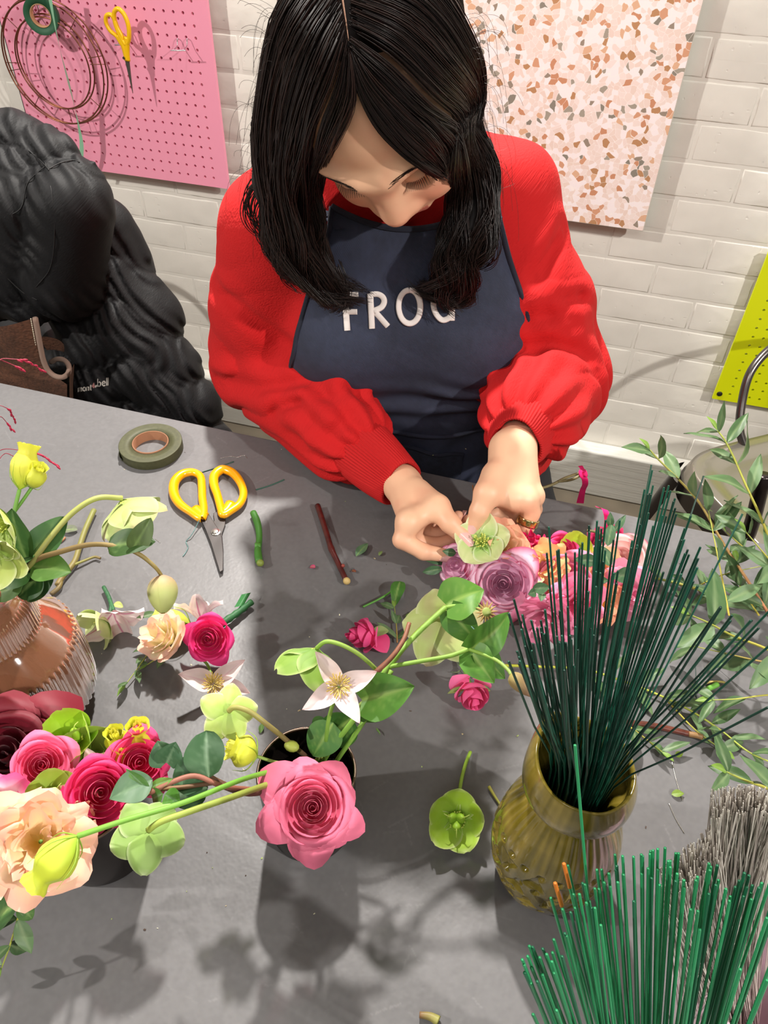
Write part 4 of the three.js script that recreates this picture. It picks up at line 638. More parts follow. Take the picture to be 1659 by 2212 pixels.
// clematis: four pointed tepals with darker ribs, cream stamens
function clematis(parent, name, R, o = {}) {
  const { open = 1, sd = 1, n = 4, stamens = true, stripe = lin('#d4699a'), body = lin('#f6e4e2'), width = 0.3, stripeAmt = 0.5, angles = null } = o;
  reseed(sd * 1301 + 3); const g = part(name, parent);
  for (let i = 0; i < n; i++) {
    const ph = angles ? angles[i] : i / n * 6.283 + rr(-0.12, 0.12), L = R * rr(0.92, 1.06), W = R * width * rr(0.9, 1.1), tip = lerp(1.35, 0.12, open) + rr(-0.1, 0.14), s1 = rr(0, 9), rec = rr(-0.1, 0.16);
    const f = (u, v) => { const q = u * 2 - 1, w = W * Math.pow(Math.sin(Math.PI * Math.pow(v * 0.96 + 0.04, 0.72)), 0.8) * (1 - 0.2 * v), a = tip * (1 - 0.3 * v), x = L * v * Math.cos(a), y = L * v * Math.sin(a) + 0.5 * W * q * q - rec * R * v * v * v + 0.09 * W * Math.sin(v * 16 + s1) * q * q; return V3(x, y, w * q + 0.05 * R * Math.sin(v * 3 + s1) * v).applyAxisAngle(V3(0, 1, 0), ph); };
    obj('petal', sheet(14, 16, f, (u, v) => { const q = Math.abs(u * 2 - 1), rib = Math.max(0, Math.cos(q * 9.4)) ** 5 * (1 - q); return mixc(body, stripe, rib * stripeAmt * (1.1 - 0.55 * v) + 0.05 * noise(u * 9, v * 9, i)); }), petalMat, g);
  }
  if (stamens) { const st = []; for (let i = 0; i < 44; i++) { const a = i * 2.4, r = R * lerp(0.05, 0.26, Math.sqrt(i / 44)), l = R * rr(0.16, 0.26), d = V3(Math.cos(a), 0, Math.sin(a)); st.push(tube([d.clone().multiplyScalar(r * 0.25), d.clone().multiplyScalar(r * 0.8).setY(l * 0.8), d.clone().multiplyScalar(r * 1.25).setY(l)], (t) => R * lerp(0.008, 0.014, t), { sides: 4, seg: 4, color: (t) => mixc(lin('#e9dc9a'), lin('#d8b84a'), t) })); } obj('stamens', merge(st), stemMat, g); }
  return g;
}
// half-open lisianthus bud with a fringed mouth
function bud(parent, name, R, L, o = {}) {
  const { col = lin('#d4d62e'), foot = lin('#a9bf3a'), sd = 1, fringe = 1, mouth = 0.55 } = o; reseed(sd * 577 + 1); const g = part(name, parent), s1 = rr(0, 9);
  obj('bud', sheet(30, 14, (u, v) => { const a = u * 6.2832 + v * 0.9, rib = 1 + 0.09 * Math.sin(a * 5 + s1) * v, r = R * (v < 0.5 ? Math.sin(Math.pow(v / 0.55, 0.8) * Math.PI / 2) : lerp(1, mouth, sst(0.55, 0.9, v))) * rib + (v > 0.88 ? (v - 0.88) * R * 2.0 * fringe : 0), jag = v > 0.93 ? 0.14 * R * fringe * (u > 0.99 ? hash3(0, 3, sd) : hash3(Math.round(u * 30), 3, sd)) : 0; return V3(Math.cos(a) * r, v * L + jag, Math.sin(a) * r); }, (u, v) => mixc(foot, col, v * 2.2 + 0.2 * (noise(u * 10, v * 3, s1) - 0.5))), petalMat, g);
  const pl = []; for (let i = 0; i < 9; i++) { const a = i * 2.4, r = R * mouth * 0.7 * Math.sqrt((i + 0.5) / 9); pl.push(sheet(4, 4, (u, v) => V3(Math.cos(a) * r + (u - 0.5) * R * 0.35 * Math.cos(a + 1.6), L * 0.8 + v * R * (0.5 + 0.25 * hash3(i, Math.round(u * 4), 7)), Math.sin(a) * r + (u - 0.5) * R * 0.35 * Math.sin(a + 1.6)), () => mixc(col, lin('#efe76a'), 0.5))); } if (fringe) obj('inner_petals', merge(pl), petalMat, g);
  const sp = []; for (let i = 0; i < 4; i++) { const a = i * 1.57 + s1; sp.push(tube([V3(0, 0, 0), V3(Math.cos(a) * R * 1.05, L * 0.25, Math.sin(a) * R * 1.05), V3(Math.cos(a) * R * 1.3, L * 0.7, Math.sin(a) * R * 1.3)], (t) => R * 0.05 * (1 - 0.8 * t), { sides: 4, seg: 8, color: () => lin('#8fb23a') })); } obj('sepals', merge(sp), stemMat, g);
  return g;
}
// leaf blade: from a to b in space, its face towards n; shape 'lance' | 'oval' | 'heart'
function leaf(parent, a, b, W, o = {}) {
  let { n = V3(0, 1, 0), shape = 'lance', col = lin('#5c8a3c'), vein = lin('#9cb86a'), back = null, bend = 0.12, fold = 0.25, wave = 0.02, name = 'leaf', nu = 8, nv = 12, sd = 1, mat = leafMat, label } = o;
  const D = b.clone().sub(a), L = D.length(), y = D.clone().normalize(), nn = n.clone().addScaledVector(y, -n.dot(y)).normalize(), x = y.clone().cross(nn), s1 = sd * 1.37; if (mat === leafMat) { col = col.clone().multiplyScalar(0.74); vein = vein.clone().multiplyScalar(0.8); }
  const prof = { lance: (v) => Math.pow(Math.sin(Math.PI * Math.pow(v, 0.85)), 0.9), oval: (v) => Math.pow(Math.sin(Math.PI * Math.pow(v, 0.72)), 0.65), heart: (v) => v < 0.22 ? 0.55 + 0.45 * Math.sin(v / 0.22 * 1.5708) : Math.pow(Math.max(0, Math.cos((v - 0.22) / 0.78 * 1.5708)), 0.85), round: (v) => Math.pow(Math.sin(Math.PI * Math.pow(v, 0.9)), 0.5) }[shape];
  const m = obj(name, sheet(nu, nv, (u, v) => { const q = u * 2 - 1, w = W * 0.5 * prof(v) * (v > 0.995 ? 0.05 : 1), lob = shape === 'heart' ? -0.12 * L * Math.max(0, 1 - v * 4) * Math.abs(q) : 0; return a.clone().addScaledVector(y, v * L + lob).addScaledVector(x, w * q).addScaledVector(nn, fold * w * Math.abs(q) - bend * L * (4 * v * (v - 1) + 0) * 0.5 + wave * L * Math.sin(v * 9 + q * 2 + s1) * q); }, (u, v) => { const q = Math.abs(u * 2 - 1), mid0 = Math.exp(-q * q * 90) * (1 - v * 0.6), sv = Math.pow(Math.max(0, Math.sin((v * 1.0 - q * 0.28) * 34)), 8) * 0.3 * (1 - q); return mixc(col, vein, mid0 * 0.75 + sv + 0.25 * (noise(u * 5 + s1, v * 6, sd) - 0.5)); }), mat, parent);
  if (label) m.userData.label = label; return m;
}
const stem = (parent, pts, r, c0, c1, o = {}) => obj(o.name ?? 'stem', tube(pts, typeof r === 'function' ? r : (t) => r, { sides: o.sides ?? 8, seg: o.seg ?? (pts.length - 1) * 6, color: (t) => mixc(c0, c1 ?? c0, t + 0.2 * (noise(t * 14, r * 1000 || 3, 1) - 0.5)), smooth: o.smooth ?? true }), stemMat, parent);
// eucalyptus sprig: paired grey-green leaves along a stem given as points
function sprig(parent, pts, o = {}) {
  const { leafL = 0.032, leafW = 0.011, pairs = 6, from = 0.1, c0 = lin('#b6a53c'), c1 = lin('#9aa84a'), r = 0.0011, col = [lin('#5f7f52'), lin('#6f8f62'), lin('#4d6f42')], sd = 1, tip = true, up = V3(0, 1, 0), shape = 'lance', spread = 0.85, big = 1 } = o;
  reseed(sd * 271 + 9); stem(parent, pts, (t) => r * (1 - 0.55 * t), c0, c1, { sides: 6 }); const cv = cat(pts);
  for (let i = 0; i < pairs; i++) {
    const t = lerp(from, 0.97, i / Math.max(1, pairs - 1)), p = cv.getPoint(t), T = cv.getTangent(t), s = T.clone().cross(up).normalize(), k = big * lerp(1, 0.7, t) * rr(0.8, 1.15), rot = (i % 2) * 1.2 + rr(-0.5, 0.5);
    for (const e of [-1, 1]) { if (rnd() < 0.1) continue; const d = s.clone().multiplyScalar(e).applyAxisAngle(T, rot).multiplyScalar(spread).addScaledVector(T, rr(0.35, 0.9)).normalize(), q = p.clone().addScaledVector(d, leafL * k * rr(0.85, 1.15)), fl = TOP + 0.0015; if (p.y > fl && q.y < fl) q.y = fl; leaf(parent, p, q, leafW * (big > 1 ? 0.78 : 1) * k * rr(0.85, 1.2), { n: up.clone().add(V3(rr(-0.5, 0.5), rr(-0.2, 0.4), rr(-0.5, 0.5))), col: col[Math.floor(rnd() * col.length)], vein: lin('#93a878'), sd: i + e, bend: rr(0.02, 0.16), nu: 6, nv: 8, shape }); }
  }
  if (tip) { const p = cv.getPoint(1), T = cv.getTangent(1); leaf(parent, p, p.clone().addScaledVector(T, leafL * 0.5), leafW * 0.5, { n: up, col: lin('#7fa53f'), nu: 4, nv: 6 }); }
}
// ---------- vessels ----------
const Q = (x, y, h = 0) => onT(x, y, h);
const glassy = (o) => phy({ roughness: 0.06, transmission: 1, thickness: 0.004, ior: 1.5, ...o });
// dark metal tumbler with water; outside and inside walls, rolled lip
function tumbler(label, at, r, h, mat, group) {
  const t = thing('tumbler', label, 'cup', group, [at.x, TOP, at.z]);
  obj('cup', lathe([[0.0001, 0], [r * 0.86, 0], [r * 0.9, 0.002], [r * 0.985, h * 0.5], [r, h - 0.001], [r * 0.985, h], [r * 0.965, h - 0.001], [r * 0.95, h * 0.5], [r * 0.86, 0.004], [0.0001, 0.004]], 72), mat, t);
  obj('water', lathe([[0.0001, 0.005], [r * 0.85, 0.005], [r * 0.945, h * 0.62], [0.0001, h * 0.62]], 48), phy({ color: C('#ffffff'), roughness: 0.02, transmission: 1, thickness: 0.05, ior: 1.33 }), t);
  return t;
}
const TIN = Q(662, 1667, 0.09), BOWL = Q(172, 1698, 0.088);
M.bronze = std({ color: C('#3a3330'), roughness: 0.25, metalness: 0.85 });
const tin = tumbler('dark metal tumbler of water under the big pink rose', TIN, 0.0385, 0.09, M.bronze);
const bowl = tumbler('dark metal tumbler packed with roses and lisianthus at lower left', BOWL, 0.047, 0.088, M.bronze);
for (const [t, r, h] of [[tin, 0.0385, 0.09], [bowl, 0.047, 0.088]]) obj('rim', new THREE.TorusGeometry(r * 0.985, 0.0012, 8, 72).rotateX(Math.PI / 2).translate(0, h, 0), std({ color: C('#8d7a6d'), roughness: 0.22, metalness: 1 }), t);
// olive-glazed ceramic vase: pressed triangles and dots on the belly, fluting under a bowl-shaped neck with a beak
const VASE = V3(0.070, TOP, -0.287);
{
  const t = thing('ceramic_vase', 'olive green glazed ceramic vase with pressed triangles and dots, full of dark green wires', 'vase', null, [VASE.x, VASE.y, VASE.z]);
  const prof = new THREE.CatmullRomCurve3([[0.028, 0], [0.037, 0.003], [0.0455, 0.028], [0.0485, 0.052], [0.0465, 0.078], [0.0405, 0.103], [0.031, 0.124], [0.0255, 0.134]].map(([x, y]) => V3(x, y, 0)), false, 'centripetal');
  const tri = (a, y) => { // pressed marks: [depth] at an angle and height
    let d = 0; const N = 12, row = [0.034, 0.052, 0.070];
    for (let k = 0; k < 3; k++) { const c = (a / 6.2832 * N + (k % 2) * 0.5), f = c - Math.floor(c) - 0.5, dx = f * 6.2832 / N * 0.046, dy = y - row[k]; const up = (Math.floor(c) + k) % 2 ? 1 : -1, s = 0.0088, e = Math.max(Math.abs(dx) * 0.87 + up * dy * 0.5, -up * dy) - s * 0.5; if (e < 0.0012) d = Math.max(d, 1 - sst(-0.0006, 0.0012, e)); }
    for (const yy of [0.024, 0.043, 0.061, 0.081]) { const N2 = 22, c = a / 6.2832 * N2 + (yy > 0.05 ? 0.3 : 0), f = c - Math.floor(c) - 0.5, q = Math.hypot(f * 6.2832 / N2 * 0.046, y - yy); d = Math.max(d, 1 - sst(0.002, 0.0034, q)); }
    return d;
  };
  const glaze = tex(512, 512, (u, v) => { const a = fbm(u * 5, v * 9, 3, 4, 5), s = fbm(u * 34, v * 3, 5, 3, 34), k = clamp(0.5 + 1.1 * (a - 0.5) + 0.9 * (s - 0.5), 0, 1); return [lerp(0.35, 0.60, k), lerp(0.31, 0.52, k), lerp(0.07, 0.24, k)]; }, true);
  glaze.repeat.set(2, 1);
  const G = phy({ map: glaze, roughness: 0.16, clearcoat: 0.8, clearcoatRoughness: 0.06, side: THREE.DoubleSide });
  obj('body', sheet(330, 150, (u, v) => { const a = u * 6.28318, p = prof.getPoint(v), fl = sst(0.078, 0.09, p.y) * (1 - sst(0.12, 0.13, p.y)) * 0.0003 * Math.sin(a * 40) * (0.5 + noise(a * 3, 1, 1)); const r = p.x - 0.0032 * tri(a, p.y) + fl + 0.0012 * (noise(Math.cos(a) * 2 + 5, Math.sin(a) * 2 + 5, v * 5) - 0.5); return V3(Math.cos(a) * r, p.y, Math.sin(a) * r); }), G, t);
  obj('foot', lathe([[0.0001, 0.0], [0.028, 0.0]], 40), G, t);
  // neck bowl, its lip dipping toward the back left where the beak stands
  const out = [[0.025, 0.131], [0.0315, 0.134], [0.0382, 0.144], [0.0390, 0.157], [0.0355, 0.171], [0.0338, 0.1745], [0.0318, 0.173], [0.0330, 0.160], [0.0325, 0.146], [0.026, 0.136], [0.024, 0.115], [0.03, 0.09], [0.035, 0.05]];
  const oc = new THREE.CatmullRomCurve3(out.map(([x, y]) => V3(x, y, 0)), false, 'centripetal');
  obj('neck', sheet(96, 60, (u, v) => { const a = u * 6.28318, p = oc.getPoint(v), lift = sst(0.13, 0.175, p.y), bk = Math.exp(-(((a - 3.85 + 9.4248) % 6.2832 - 3.1416) ** 2) * 9); const r = p.x * (1 + 0.12 * bk * lift), y = p.y + lift * (0.004 * Math.cos(a - 3.6) + 0.006 * bk + 0.0008 * Math.sin(a * 5)); return V3(Math.cos(a) * r, y, Math.sin(a) * r); }), G, t);
  obj('beak', new THREE.SphereGeometry(1, 20, 14).scale(0.0075, 0.012, 0.006).rotateY(0.7).translate(Math.cos(3.85) * 0.036, 0.168, Math.sin(3.85) * 0.036), G, t);
}
// ribbed peach glass vase
const RIBV = V3(-0.428, TOP, -0.300);
{
  const t = thing('glass_vase', 'ribbed peach glass vase holding green hellebore stems at the left edge', 'vase', null, [RIBV.x, RIBV.y, RIBV.z]);
  const prof = [[0.0002, 0.0], [0.05, 0.0], [0.054, 0.003], [0.055, 0.012], [0.066, 0.018], [0.0685, 0.03], [0.0675, 0.07], [0.066, 0.088], [0.0635, 0.093], [0.05, 0.110], [0.0435, 0.118], [0.0425, 0.124], [0.041, 0.142], [0.038, 0.149], [0.032, 0.156], [0.031, 0.164], [0.034, 0.172]], inn = prof.slice().reverse().map(([x, y]) => [Math.max(0.0002, x - 0.0034), y > 0.17 ? y : y + (y < 0.014 ? 0.005 : 0)]);
  const oc = new THREE.CatmullRomCurve3(prof.map(([x, y]) => V3(x, y, 0)), false, 'centripetal'), ic = new THREE.CatmullRomCurve3(inn.map(([x, y]) => V3(x, y, 0)), false, 'centripetal');
  const rib = (a, y) => 0.0014 * Math.cos(a * 66) * (sst(0.013, 0.019, y) * (1 - sst(0.088, 0.093, y)) + sst(0.116, 0.121, y) * (1 - sst(0.143, 0.149, y)));
  const glass = phy({ color: C('#e59a72'), transmission: 0.78, thickness: 0.003, ior: 1.45, roughness: 0.08, attenuationColor: C('#f2a27c'), attenuationDistance: 0.02, clearcoat: 1, clearcoatRoughness: 0.03 });
  obj('vase', sheet(396, 150, (u, v) => { const a = u * 6.28318, o = v < 0.5, p = o ? oc.getPoint(v * 2) : ic.getPoint(v * 2 - 1), r = p.x + (o ? rib(a, p.y) : 0); return V3(Math.cos(a) * r, p.y, Math.sin(a) * r); }), glass, t);
}
// pots that hold the wire bundles at lower right
const POT = Q(1655, 2095, 0.09);
{
  const t = thing('wire_pot', 'white and pink glazed pot holding silver wires at lower right', 'pot', null, [POT.x, TOP, POT.z]), h = 0.09, r = 0.047;
  const glaze = tex(256, 256, (u, v) => { const k = fbm(u * 6, v * 6, 3, 4, 6); return [lerp(0.93, 0.86, k), lerp(0.86, 0.68, k), lerp(0.88, 0.76, k)]; }, true);
  obj('pot', lathe([[0.0001, 0], [r * 0.8, 0], [r * 0.9, 0.004], [r, h * 0.5], [r * 1.0, h - 0.002], [r * 0.975, h], [r * 0.94, h - 0.002], [r * 0.93, h * 0.5], [r * 0.8, 0.006], [0.0001, 0.006]], 64), phy({ map: glaze, roughness: 0.2, clearcoat: 0.6 }), t);
}
const WB = Q(1412, 2549, 0.035);
{
  const t = thing('wire_glass', 'clear tumbler holding the bright green wires at the bottom', 'cup', null, [WB.x, TOP, WB.z]), h = 0.10, r = 0.032;
  obj('cup', lathe([[0.0002, 0], [r * 0.86, 0], [r, 0.012], [r * 1.06, h], [r * 1.02, h], [r * 0.95, 0.014], [0.0002, 0.008]], 48), glassy({ color: C('#f4f7f4') }), t);
}
// ---------- wires ----------
const wireGeo = (a, b, r, bow = V3(0, 0, 0)) => tube(bow.lengthSq() ? [a, mid(a, b, 0.5).add(bow), b] : [a, b], r, { sides: 6, seg: bow.lengthSq() ? 7 : 1 });
// all wires of a bundle are cut to one length: the tip is where the sight line to it meets that length
function tipAt(x, y, B, L) { const d = sight(x, y), o = EYE.clone().sub(B), a = d.dot(d), b = o.dot(d), c = o.dot(o) - L * L, D = b * b - a * c; return D < 0 ? EYE.clone().addScaledVector(d, -b / a) : EYE.clone().addScaledVector(d, (-b - Math.sqrt(D)) / a); }
// give every tip a place of its own in a round mouth, left to right and front to back as the tips stand
function packed(tips, R) {
  const n = tips.length; let s = R * 2, cols = [];
  for (; ;) { cols = []; let k = 0; for (let x = -R + s * 0.4, c = 0; x <= R - s * 0.3; x += s * 0.87, c++) { const h = Math.sqrt(Math.max(0, R * R - x * x)), l = []; for (let z = -h + (c % 2 ? s * 0.5 : s * 0.1); z <= h; z += s) l.push([x, z]); k += l.length; cols.push(l); } if (k >= n) break; s *= 0.97; }
  const byX = tips.slice().sort((a, b) => a.x - b.x), total = cols.reduce((q, l) => q + l.length, 0), out = []; let used0 = 0, seen = 0;
  for (const l of cols) { seen += l.length; const upto = Math.round(n * seen / total), part0 = byX.slice(used0, upto).sort((a, b) => a.z - b.z); used0 = upto; part0.forEach((T, i) => { const q = l[Math.min(l.length - 1, Math.floor(i * l.length / part0.length))]; out.push([T, q[0], q[1]]); }); }
  return out;
}
M.greenWire = [std({ color: C('#0f4434'), roughness: 0.4 }), std({ color: C('#155240'), roughness: 0.4 }), std({ color: C('#0b352a'), roughness: 0.42 })];
M.brightWire = [std({ color: C('#1d7d4c'), roughness: 0.42 }), std({ color: C('#27905a'), roughness: 0.42 }), std({ color: C('#146040'), roughness: 0.42 })];
{
  reseed(2024);
  const L = 0.355, spots = [];
  const fan = (n, x0, x1, y0, y1, sl = 0) => { for (let i = 0; i < n; i++) { const x = rr(x0, x1); spots.push([x, rr(y0, y1) + sl * (x - x0)]); } };
  fan(30, 1095, 1285, 1300, 1450); fan(12, 1120, 1240, 1330, 1400); fan(9, 1170, 1260, 1135, 1220); fan(16, 1260, 1400, 1120, 1190); fan(26, 1385, 1500, 985, 1150, 0.5); fan(12, 1430, 1560, 1140, 1260, 0.5); fan(5, 1560, 1640, 1265, 1360); fan(14, 1250, 1350, 1180, 1330);
  spots.push([1659, 1528], [1520, 1028], [1604, 1110], [1110, 1295], [1700, 1280], [1690, 1370]);
  const mouth = packed(spots.map(([x, y]) => tipAt(x, y, V3(VASE.x, TOP + 0.012, VASE.z), L * rr(0.95, 1.05))), 0.0225);
  for (const [T, dx, dz] of mouth) { // the bundle opens like a fan: each wire keeps its own place in the mouth
    const fm = V3(VASE.x + dx, TOP + 0.168, VASE.z + dz), B2 = V3(VASE.x + dx * 0.8, TOP + 0.012, VASE.z + dz * 0.8);
    const w = obj('floral_wire', tube([B2, fm, mid(fm, T, 0.5), T], 0.00062, { sides: 6, seg: 9 }), M.greenWire[Math.floor(rnd() * 3)]);
    tag(w, 'thin dark green floral wire standing in the olive ceramic vase', 'wire', 'dark green wires in the olive vase');
  }
  const w2 = []; for (let i = 0; i < 110; i++) { const x = lerp(1130, 1700, Math.pow(i / 109, 1.12)) + rr(-16, 16); w2.push([x, lerp(2060, 1840, sst(1130, 1330, x)) + Math.max(0, x - 1440) * 0.32 + rr(-15, 75) + (rnd() < 0.25 ? rr(30, 150) : 0)]); }
  w2.push([1242, 1610], [1140, 2066], [1190, 1940], [1227, 1870]);
  const W0 = V3(WB.x, TOP + 0.012, WB.z), foot = packed(w2.map(([x, y]) => tipAt(x, y, W0, (y < 1700 ? 0.40 : 0.335) * rr(0.98, 1.02))), 0.0235);
  for (const [T, dx, dz] of foot) {
    const w = obj('floral_wire', wireGeo(W0.clone().add(V3(dx, 0, dz)), T, 0.00068), M.brightWire[Math.floor(rnd() * 3)]);
    tag(w, 'bright green floral wire standing in the tumbler at the bottom', 'wire', 'bright green wires at the bottom');
  }
  const rust = std({ color: C('#c9701f'), roughness: 0.6 });
  for (const [x, y, x2, y2, i] of [[1218, 1866, 1226, 1890, 0], [1199, 1908, 1211, 1944, 1]]) { const B = WB.clone(); B.y = TOP + 0.012; const T = tipAt(x, y, B, 0.336), q = mid(T, B, 0.05), w = thing('rusty_wire', ['rusty orange-tipped green wire nearest the vase', 'rusty orange-tipped green wire lower in the bundle'][i], 'wire'); obj('wire', wireGeo(B, q, 0.0007), M.brightWire[1], w); obj('tip', wireGeo(q, T, 0.0009), rust, w); }
  // silver wires: far too many to count
  const bundle = (n, base, spot, len, label) => { const g = [[], []]; for (let i = 0; i < n; i++) { const B = base.clone().add(V3(rr(-0.022, 0.022), 0, rr(-0.022, 0.022))); B.y = TOP + 0.012; const [x, y] = spot(), T = tipAt(x, y, B, len * rr(0.96, 1.03)); g[i % 2].push(wireGeo(B, T, 0.00033, V3(rr(-0.004, 0.004), 0, rr(-0.004, 0.004)))); }
    const t = tag(new THREE.Group(), label, 'wires', null, 'stuff'); t.name = numbered('silver_wires'); scene.add(t); obj('pale_wires', merge(g[0]), std({ color: C('#dcd6cc'), roughness: 0.42, metalness: 0.2 }), t); obj('grey_wires', merge(g[1]), std({ color: C('#a39a92'), roughness: 0.5, metalness: 0.2 }), t); };
  bundle(520, POT, () => { const x = rr(1535, 1700); return [x, 1705 + rr(-12, 55) + Math.abs(x - 1610) * 0.15]; }, 0.27, 'tall dense bundle of thin silver wires standing in the pot');
  bundle(330, POT.clone().add(V3(-0.012, 0, 0.01)), () => { const x = rr(1425, 1560); return [x, 1900 - (x - 1425) * 0.85 + rr(-25, 70)]; }, 0.245, 'leaning bundle of thin silver wires left of the tall one');
}
// ---------- the flower garland in her hands ----------
{
  const t = thing('flower_garland', 'flower garland of lavender and pink roses with ribbon ends, held at its left end', 'garland', null);
  const core = [[952, 1222, 0.024], [1010, 1215, 0.026], [1090, 1222, 0.028], [1180, 1228, 0.028], [1270, 1222, 0.028], [1345, 1215, 0.026], [1375, 1200, 0.02]].map(([x, y, h]) => Q(x, y, h));
  obj('wire_core', tube(core, 0.0035, { sides: 8, color: () => lin('#3f5a2e') }), stemMat, t);
  const put = (g, x, y, h, dir, spin = 0) => { const p = Q(x, y, h); face(g, p, dir(p), spin); return g; };
  const cam = (up, rx = 0) => (p) => toCam(p, up, rx);
  const lav = { inner: lin('#e4accb'), outer: lin('#f4c9e0'), rim: lin('#c8185f'), n: 30, rimW: 0.2, curl: 0.3 };
  put(rose(t, 'lavender_rose', 0.036, { ...lav, sd: 3, point: 0.2 }), 1090, 1258, 0.034, cam(-0.15, -0.05), 0.6);
  put(rose(t, 'lavender_rose', 0.027, { ...lav, sd: 4, n: 20, rim: lin('#b81f66') }), 996, 1222, 0.034, cam(0.0, -0.55), 2);
  put(hellebore(t, 'hellebore', 0.033, { col: lin('#d3de9a'), edge: lin('#eef0cf'), base: lin('#86b83a'), sd: 2, open: 0.72 }), 1040, 1172, 0.062, cam(0.5, -0.15), 0.5);
  put(ruffled(t, 'lisianthus', 0.030, { body: lin('#f9cfa4'), rim: lin('#f4ab8c'), heart: lin('#e8cf62'), sd: 2 }), 1085, 1186, 0.046, cam(0.15, 0), 1);
  put(rose(t, 'spray_rose', 0.024, { inner: lin('#cf1358'), outer: lin('#ec2070'), sd: 7, n: 18, ragged: 0.5, point: 0.35 }), 1142, 1190, 0.046, cam(0.2, 0), 1);
  put(ruffled(t, 'lisianthus', 0.030, { body: lin('#fbd08f'), rim: lin('#f8bc84'), heart: lin('#e9b94a'), sd: 9, n: 8, frill: 0.2 }), 1180, 1222, 0.040, cam(0.1, -0.2), 2);
  put(rose(t, 'spray_rose', 0.020, { inner: lin('#c2185b'), outer: lin('#e8357c'), sd: 8, n: 18 }), 1213, 1192, 0.046, cam(0.3, 0.1), 0);
  put(hellebore(t, 'hellebore', 0.024, { col: lin('#bcd23a'), edge: lin('#d3e06a'), base: lin('#9cc42a'), sd: 6, open: 0.25, stamens: false }), 1246, 1192, 0.046, cam(0.9, -0.1), 0.8);
  put(rose(t, 'pink_rose', 0.038, { inner: lin('#ee6b9c'), outer: lin('#f09abc'), sd: 11, n: 24, point: 0.1 }), 1222, 1262, 0.030, cam(-0.1, 0.05), 1.2);
  put(ruffled(t, 'carnation', 0.031, { body: lin('#ee9dbb'), rim: lin('#ea86ac'), heart: lin('#b3326a'), sd: 12, n: 10, frill: 0.18 }), 1188, 1318, 0.036, cam(-0.6, -0.1), 0.3);
  put(ruffled(t, 'carnation', 0.030, { body: lin('#ef7ba6'), rim: lin('#f196b8'), heart: lin('#e2487f'), sd: 13, n: 14, frill: 0.22 }), 1244, 1300, 0.038, cam(-0.3, 0.05), 0.9);
  put(ruffled(t, 'lisianthus', 0.028, { body: lin('#fbcf96'), rim: lin('#f5b088'), heart: lin('#f0b64a'), sd: 14, n: 9 }), 1290, 1236, 0.036, cam(0.1, 0.1), 0.4);
  put(ruffled(t, 'lisianthus', 0.024, { body: lin('#f9c39a'), rim: lin('#f2a07e'), sd: 15, n: 8 }), 1300, 1296, 0.034, cam(-0.3, 0.2), 1.4);
  put(rose(t, 'pale_rose', 0.033, { inner: lin('#f4c4bd'), outer: lin('#f7dbd6'), rim: lin('#e0467e'), sd: 16, n: 20 }), 1338, 1214, 0.038, cam(0.3, 0.1), 0.2);
  put(ruffled(t, 'carnation', 0.031, { body: lin('#ee8db2'), rim: lin('#f2a9c4'), heart: lin('#e25a94'), sd: 17, n: 11 }), 1340, 1276, 0.028, cam(-0.1, 0.25), 0.7);
  put(rose(t, 'spray_rose', 0.022, { inner: lin('#a80d49'), outer: lin('#c9175a'), sd: 18, n: 14, ragged: 0.3 }), 1316, 1176, 0.040, cam(0.7, 0), 0);
  const lf = (x, y, h, x2, y2, h2, w, c = '#4f7650', s = 'lance') => leaf(t, Q(x, y, h), Q(x2, y2, h2), w, { n: V3(0, 0.7, 0.7), col: lin(c), shape: s, sd: x, vein: lin('#8ea57a') });
  for (const l of [[972, 1208, 0.03, 920, 1212, 0.036, 0.011], [958, 1228, 0.03, 912, 1236, 0.02, 0.010], [962, 1218, 0.03, 942, 1240, 0.018, 0.006], [985, 1195, 0.05, 955, 1190, 0.056, 0.009], [1290, 1212, 0.066, 1240, 1208, 0.07, 0.014], [1320, 1224, 0.07, 1296, 1178, 0.078, 0.013], [1312, 1180, 0.07, 1322, 1128, 0.085, 0.012], [1325, 1150, 0.075, 1352, 1112, 0.088, 0.008], [1318, 1140, 0.08, 1318, 1106, 0.095, 0.008], [1370, 1240, 0.06, 1318, 1246, 0.068, 0.017], [1150, 1272, 0.068, 1188, 1268, 0.072, 0.012], [1172, 1280, 0.064, 1168, 1300, 0.066, 0.008], [1158, 1278, 0.066, 1140, 1284, 0.07, 0.009], [1280, 1252, 0.06, 1316, 1254, 0.064, 0.009]]) lf(...l);
  // paper-covered wire ends that run on behind the hand, tied with ribbon
  const paper = lin('#6e6440'), e1 = [[1140, 1062, 0.045], [1190, 1048, 0.05], [1222, 1032, 0.058], [1252, 1022, 0.064]].map(([x, y, h]) => Q(x, y, h)), e2 = [[1205, 1040, 0.054], [1225, 1038, 0.055], [1240, 1034, 0.06], [1258, 1024, 0.064]].map(([x, y, h]) => Q(x, y, h)), e0 = [[1010, 1208, 0.03], [1050, 1120, 0.03], [1100, 1075, 0.035], [1140, 1062, 0.045]].map(([x, y, h]) => Q(x, y, h));
  for (const e of [e0, e1, e2]) obj('wire_end', tube(e, 0.0017, { sides: 7, color: (u) => mixc(paper, lin('#8a8058'), noise(u * 20, 1, 1)) }), stemMat, t);
  obj('wire_end', tube([[1268, 1146, 0.055], [1290, 1150, 0.055], [1312, 1166, 0.05], [1330, 1190, 0.035]].map(([x, y, h]) => Q(x, y, h)), 0.0016, { sides: 7, color: () => paper }), stemMat, t);
  obj('stalk', tube([Q(1028, 1110, 0.028), Q(1024, 1075, 0.045), Q(1021, 1048, 0.06)], 0.0007, { sides: 5, color: () => lin('#8a5a2c') }), stemMat, t);
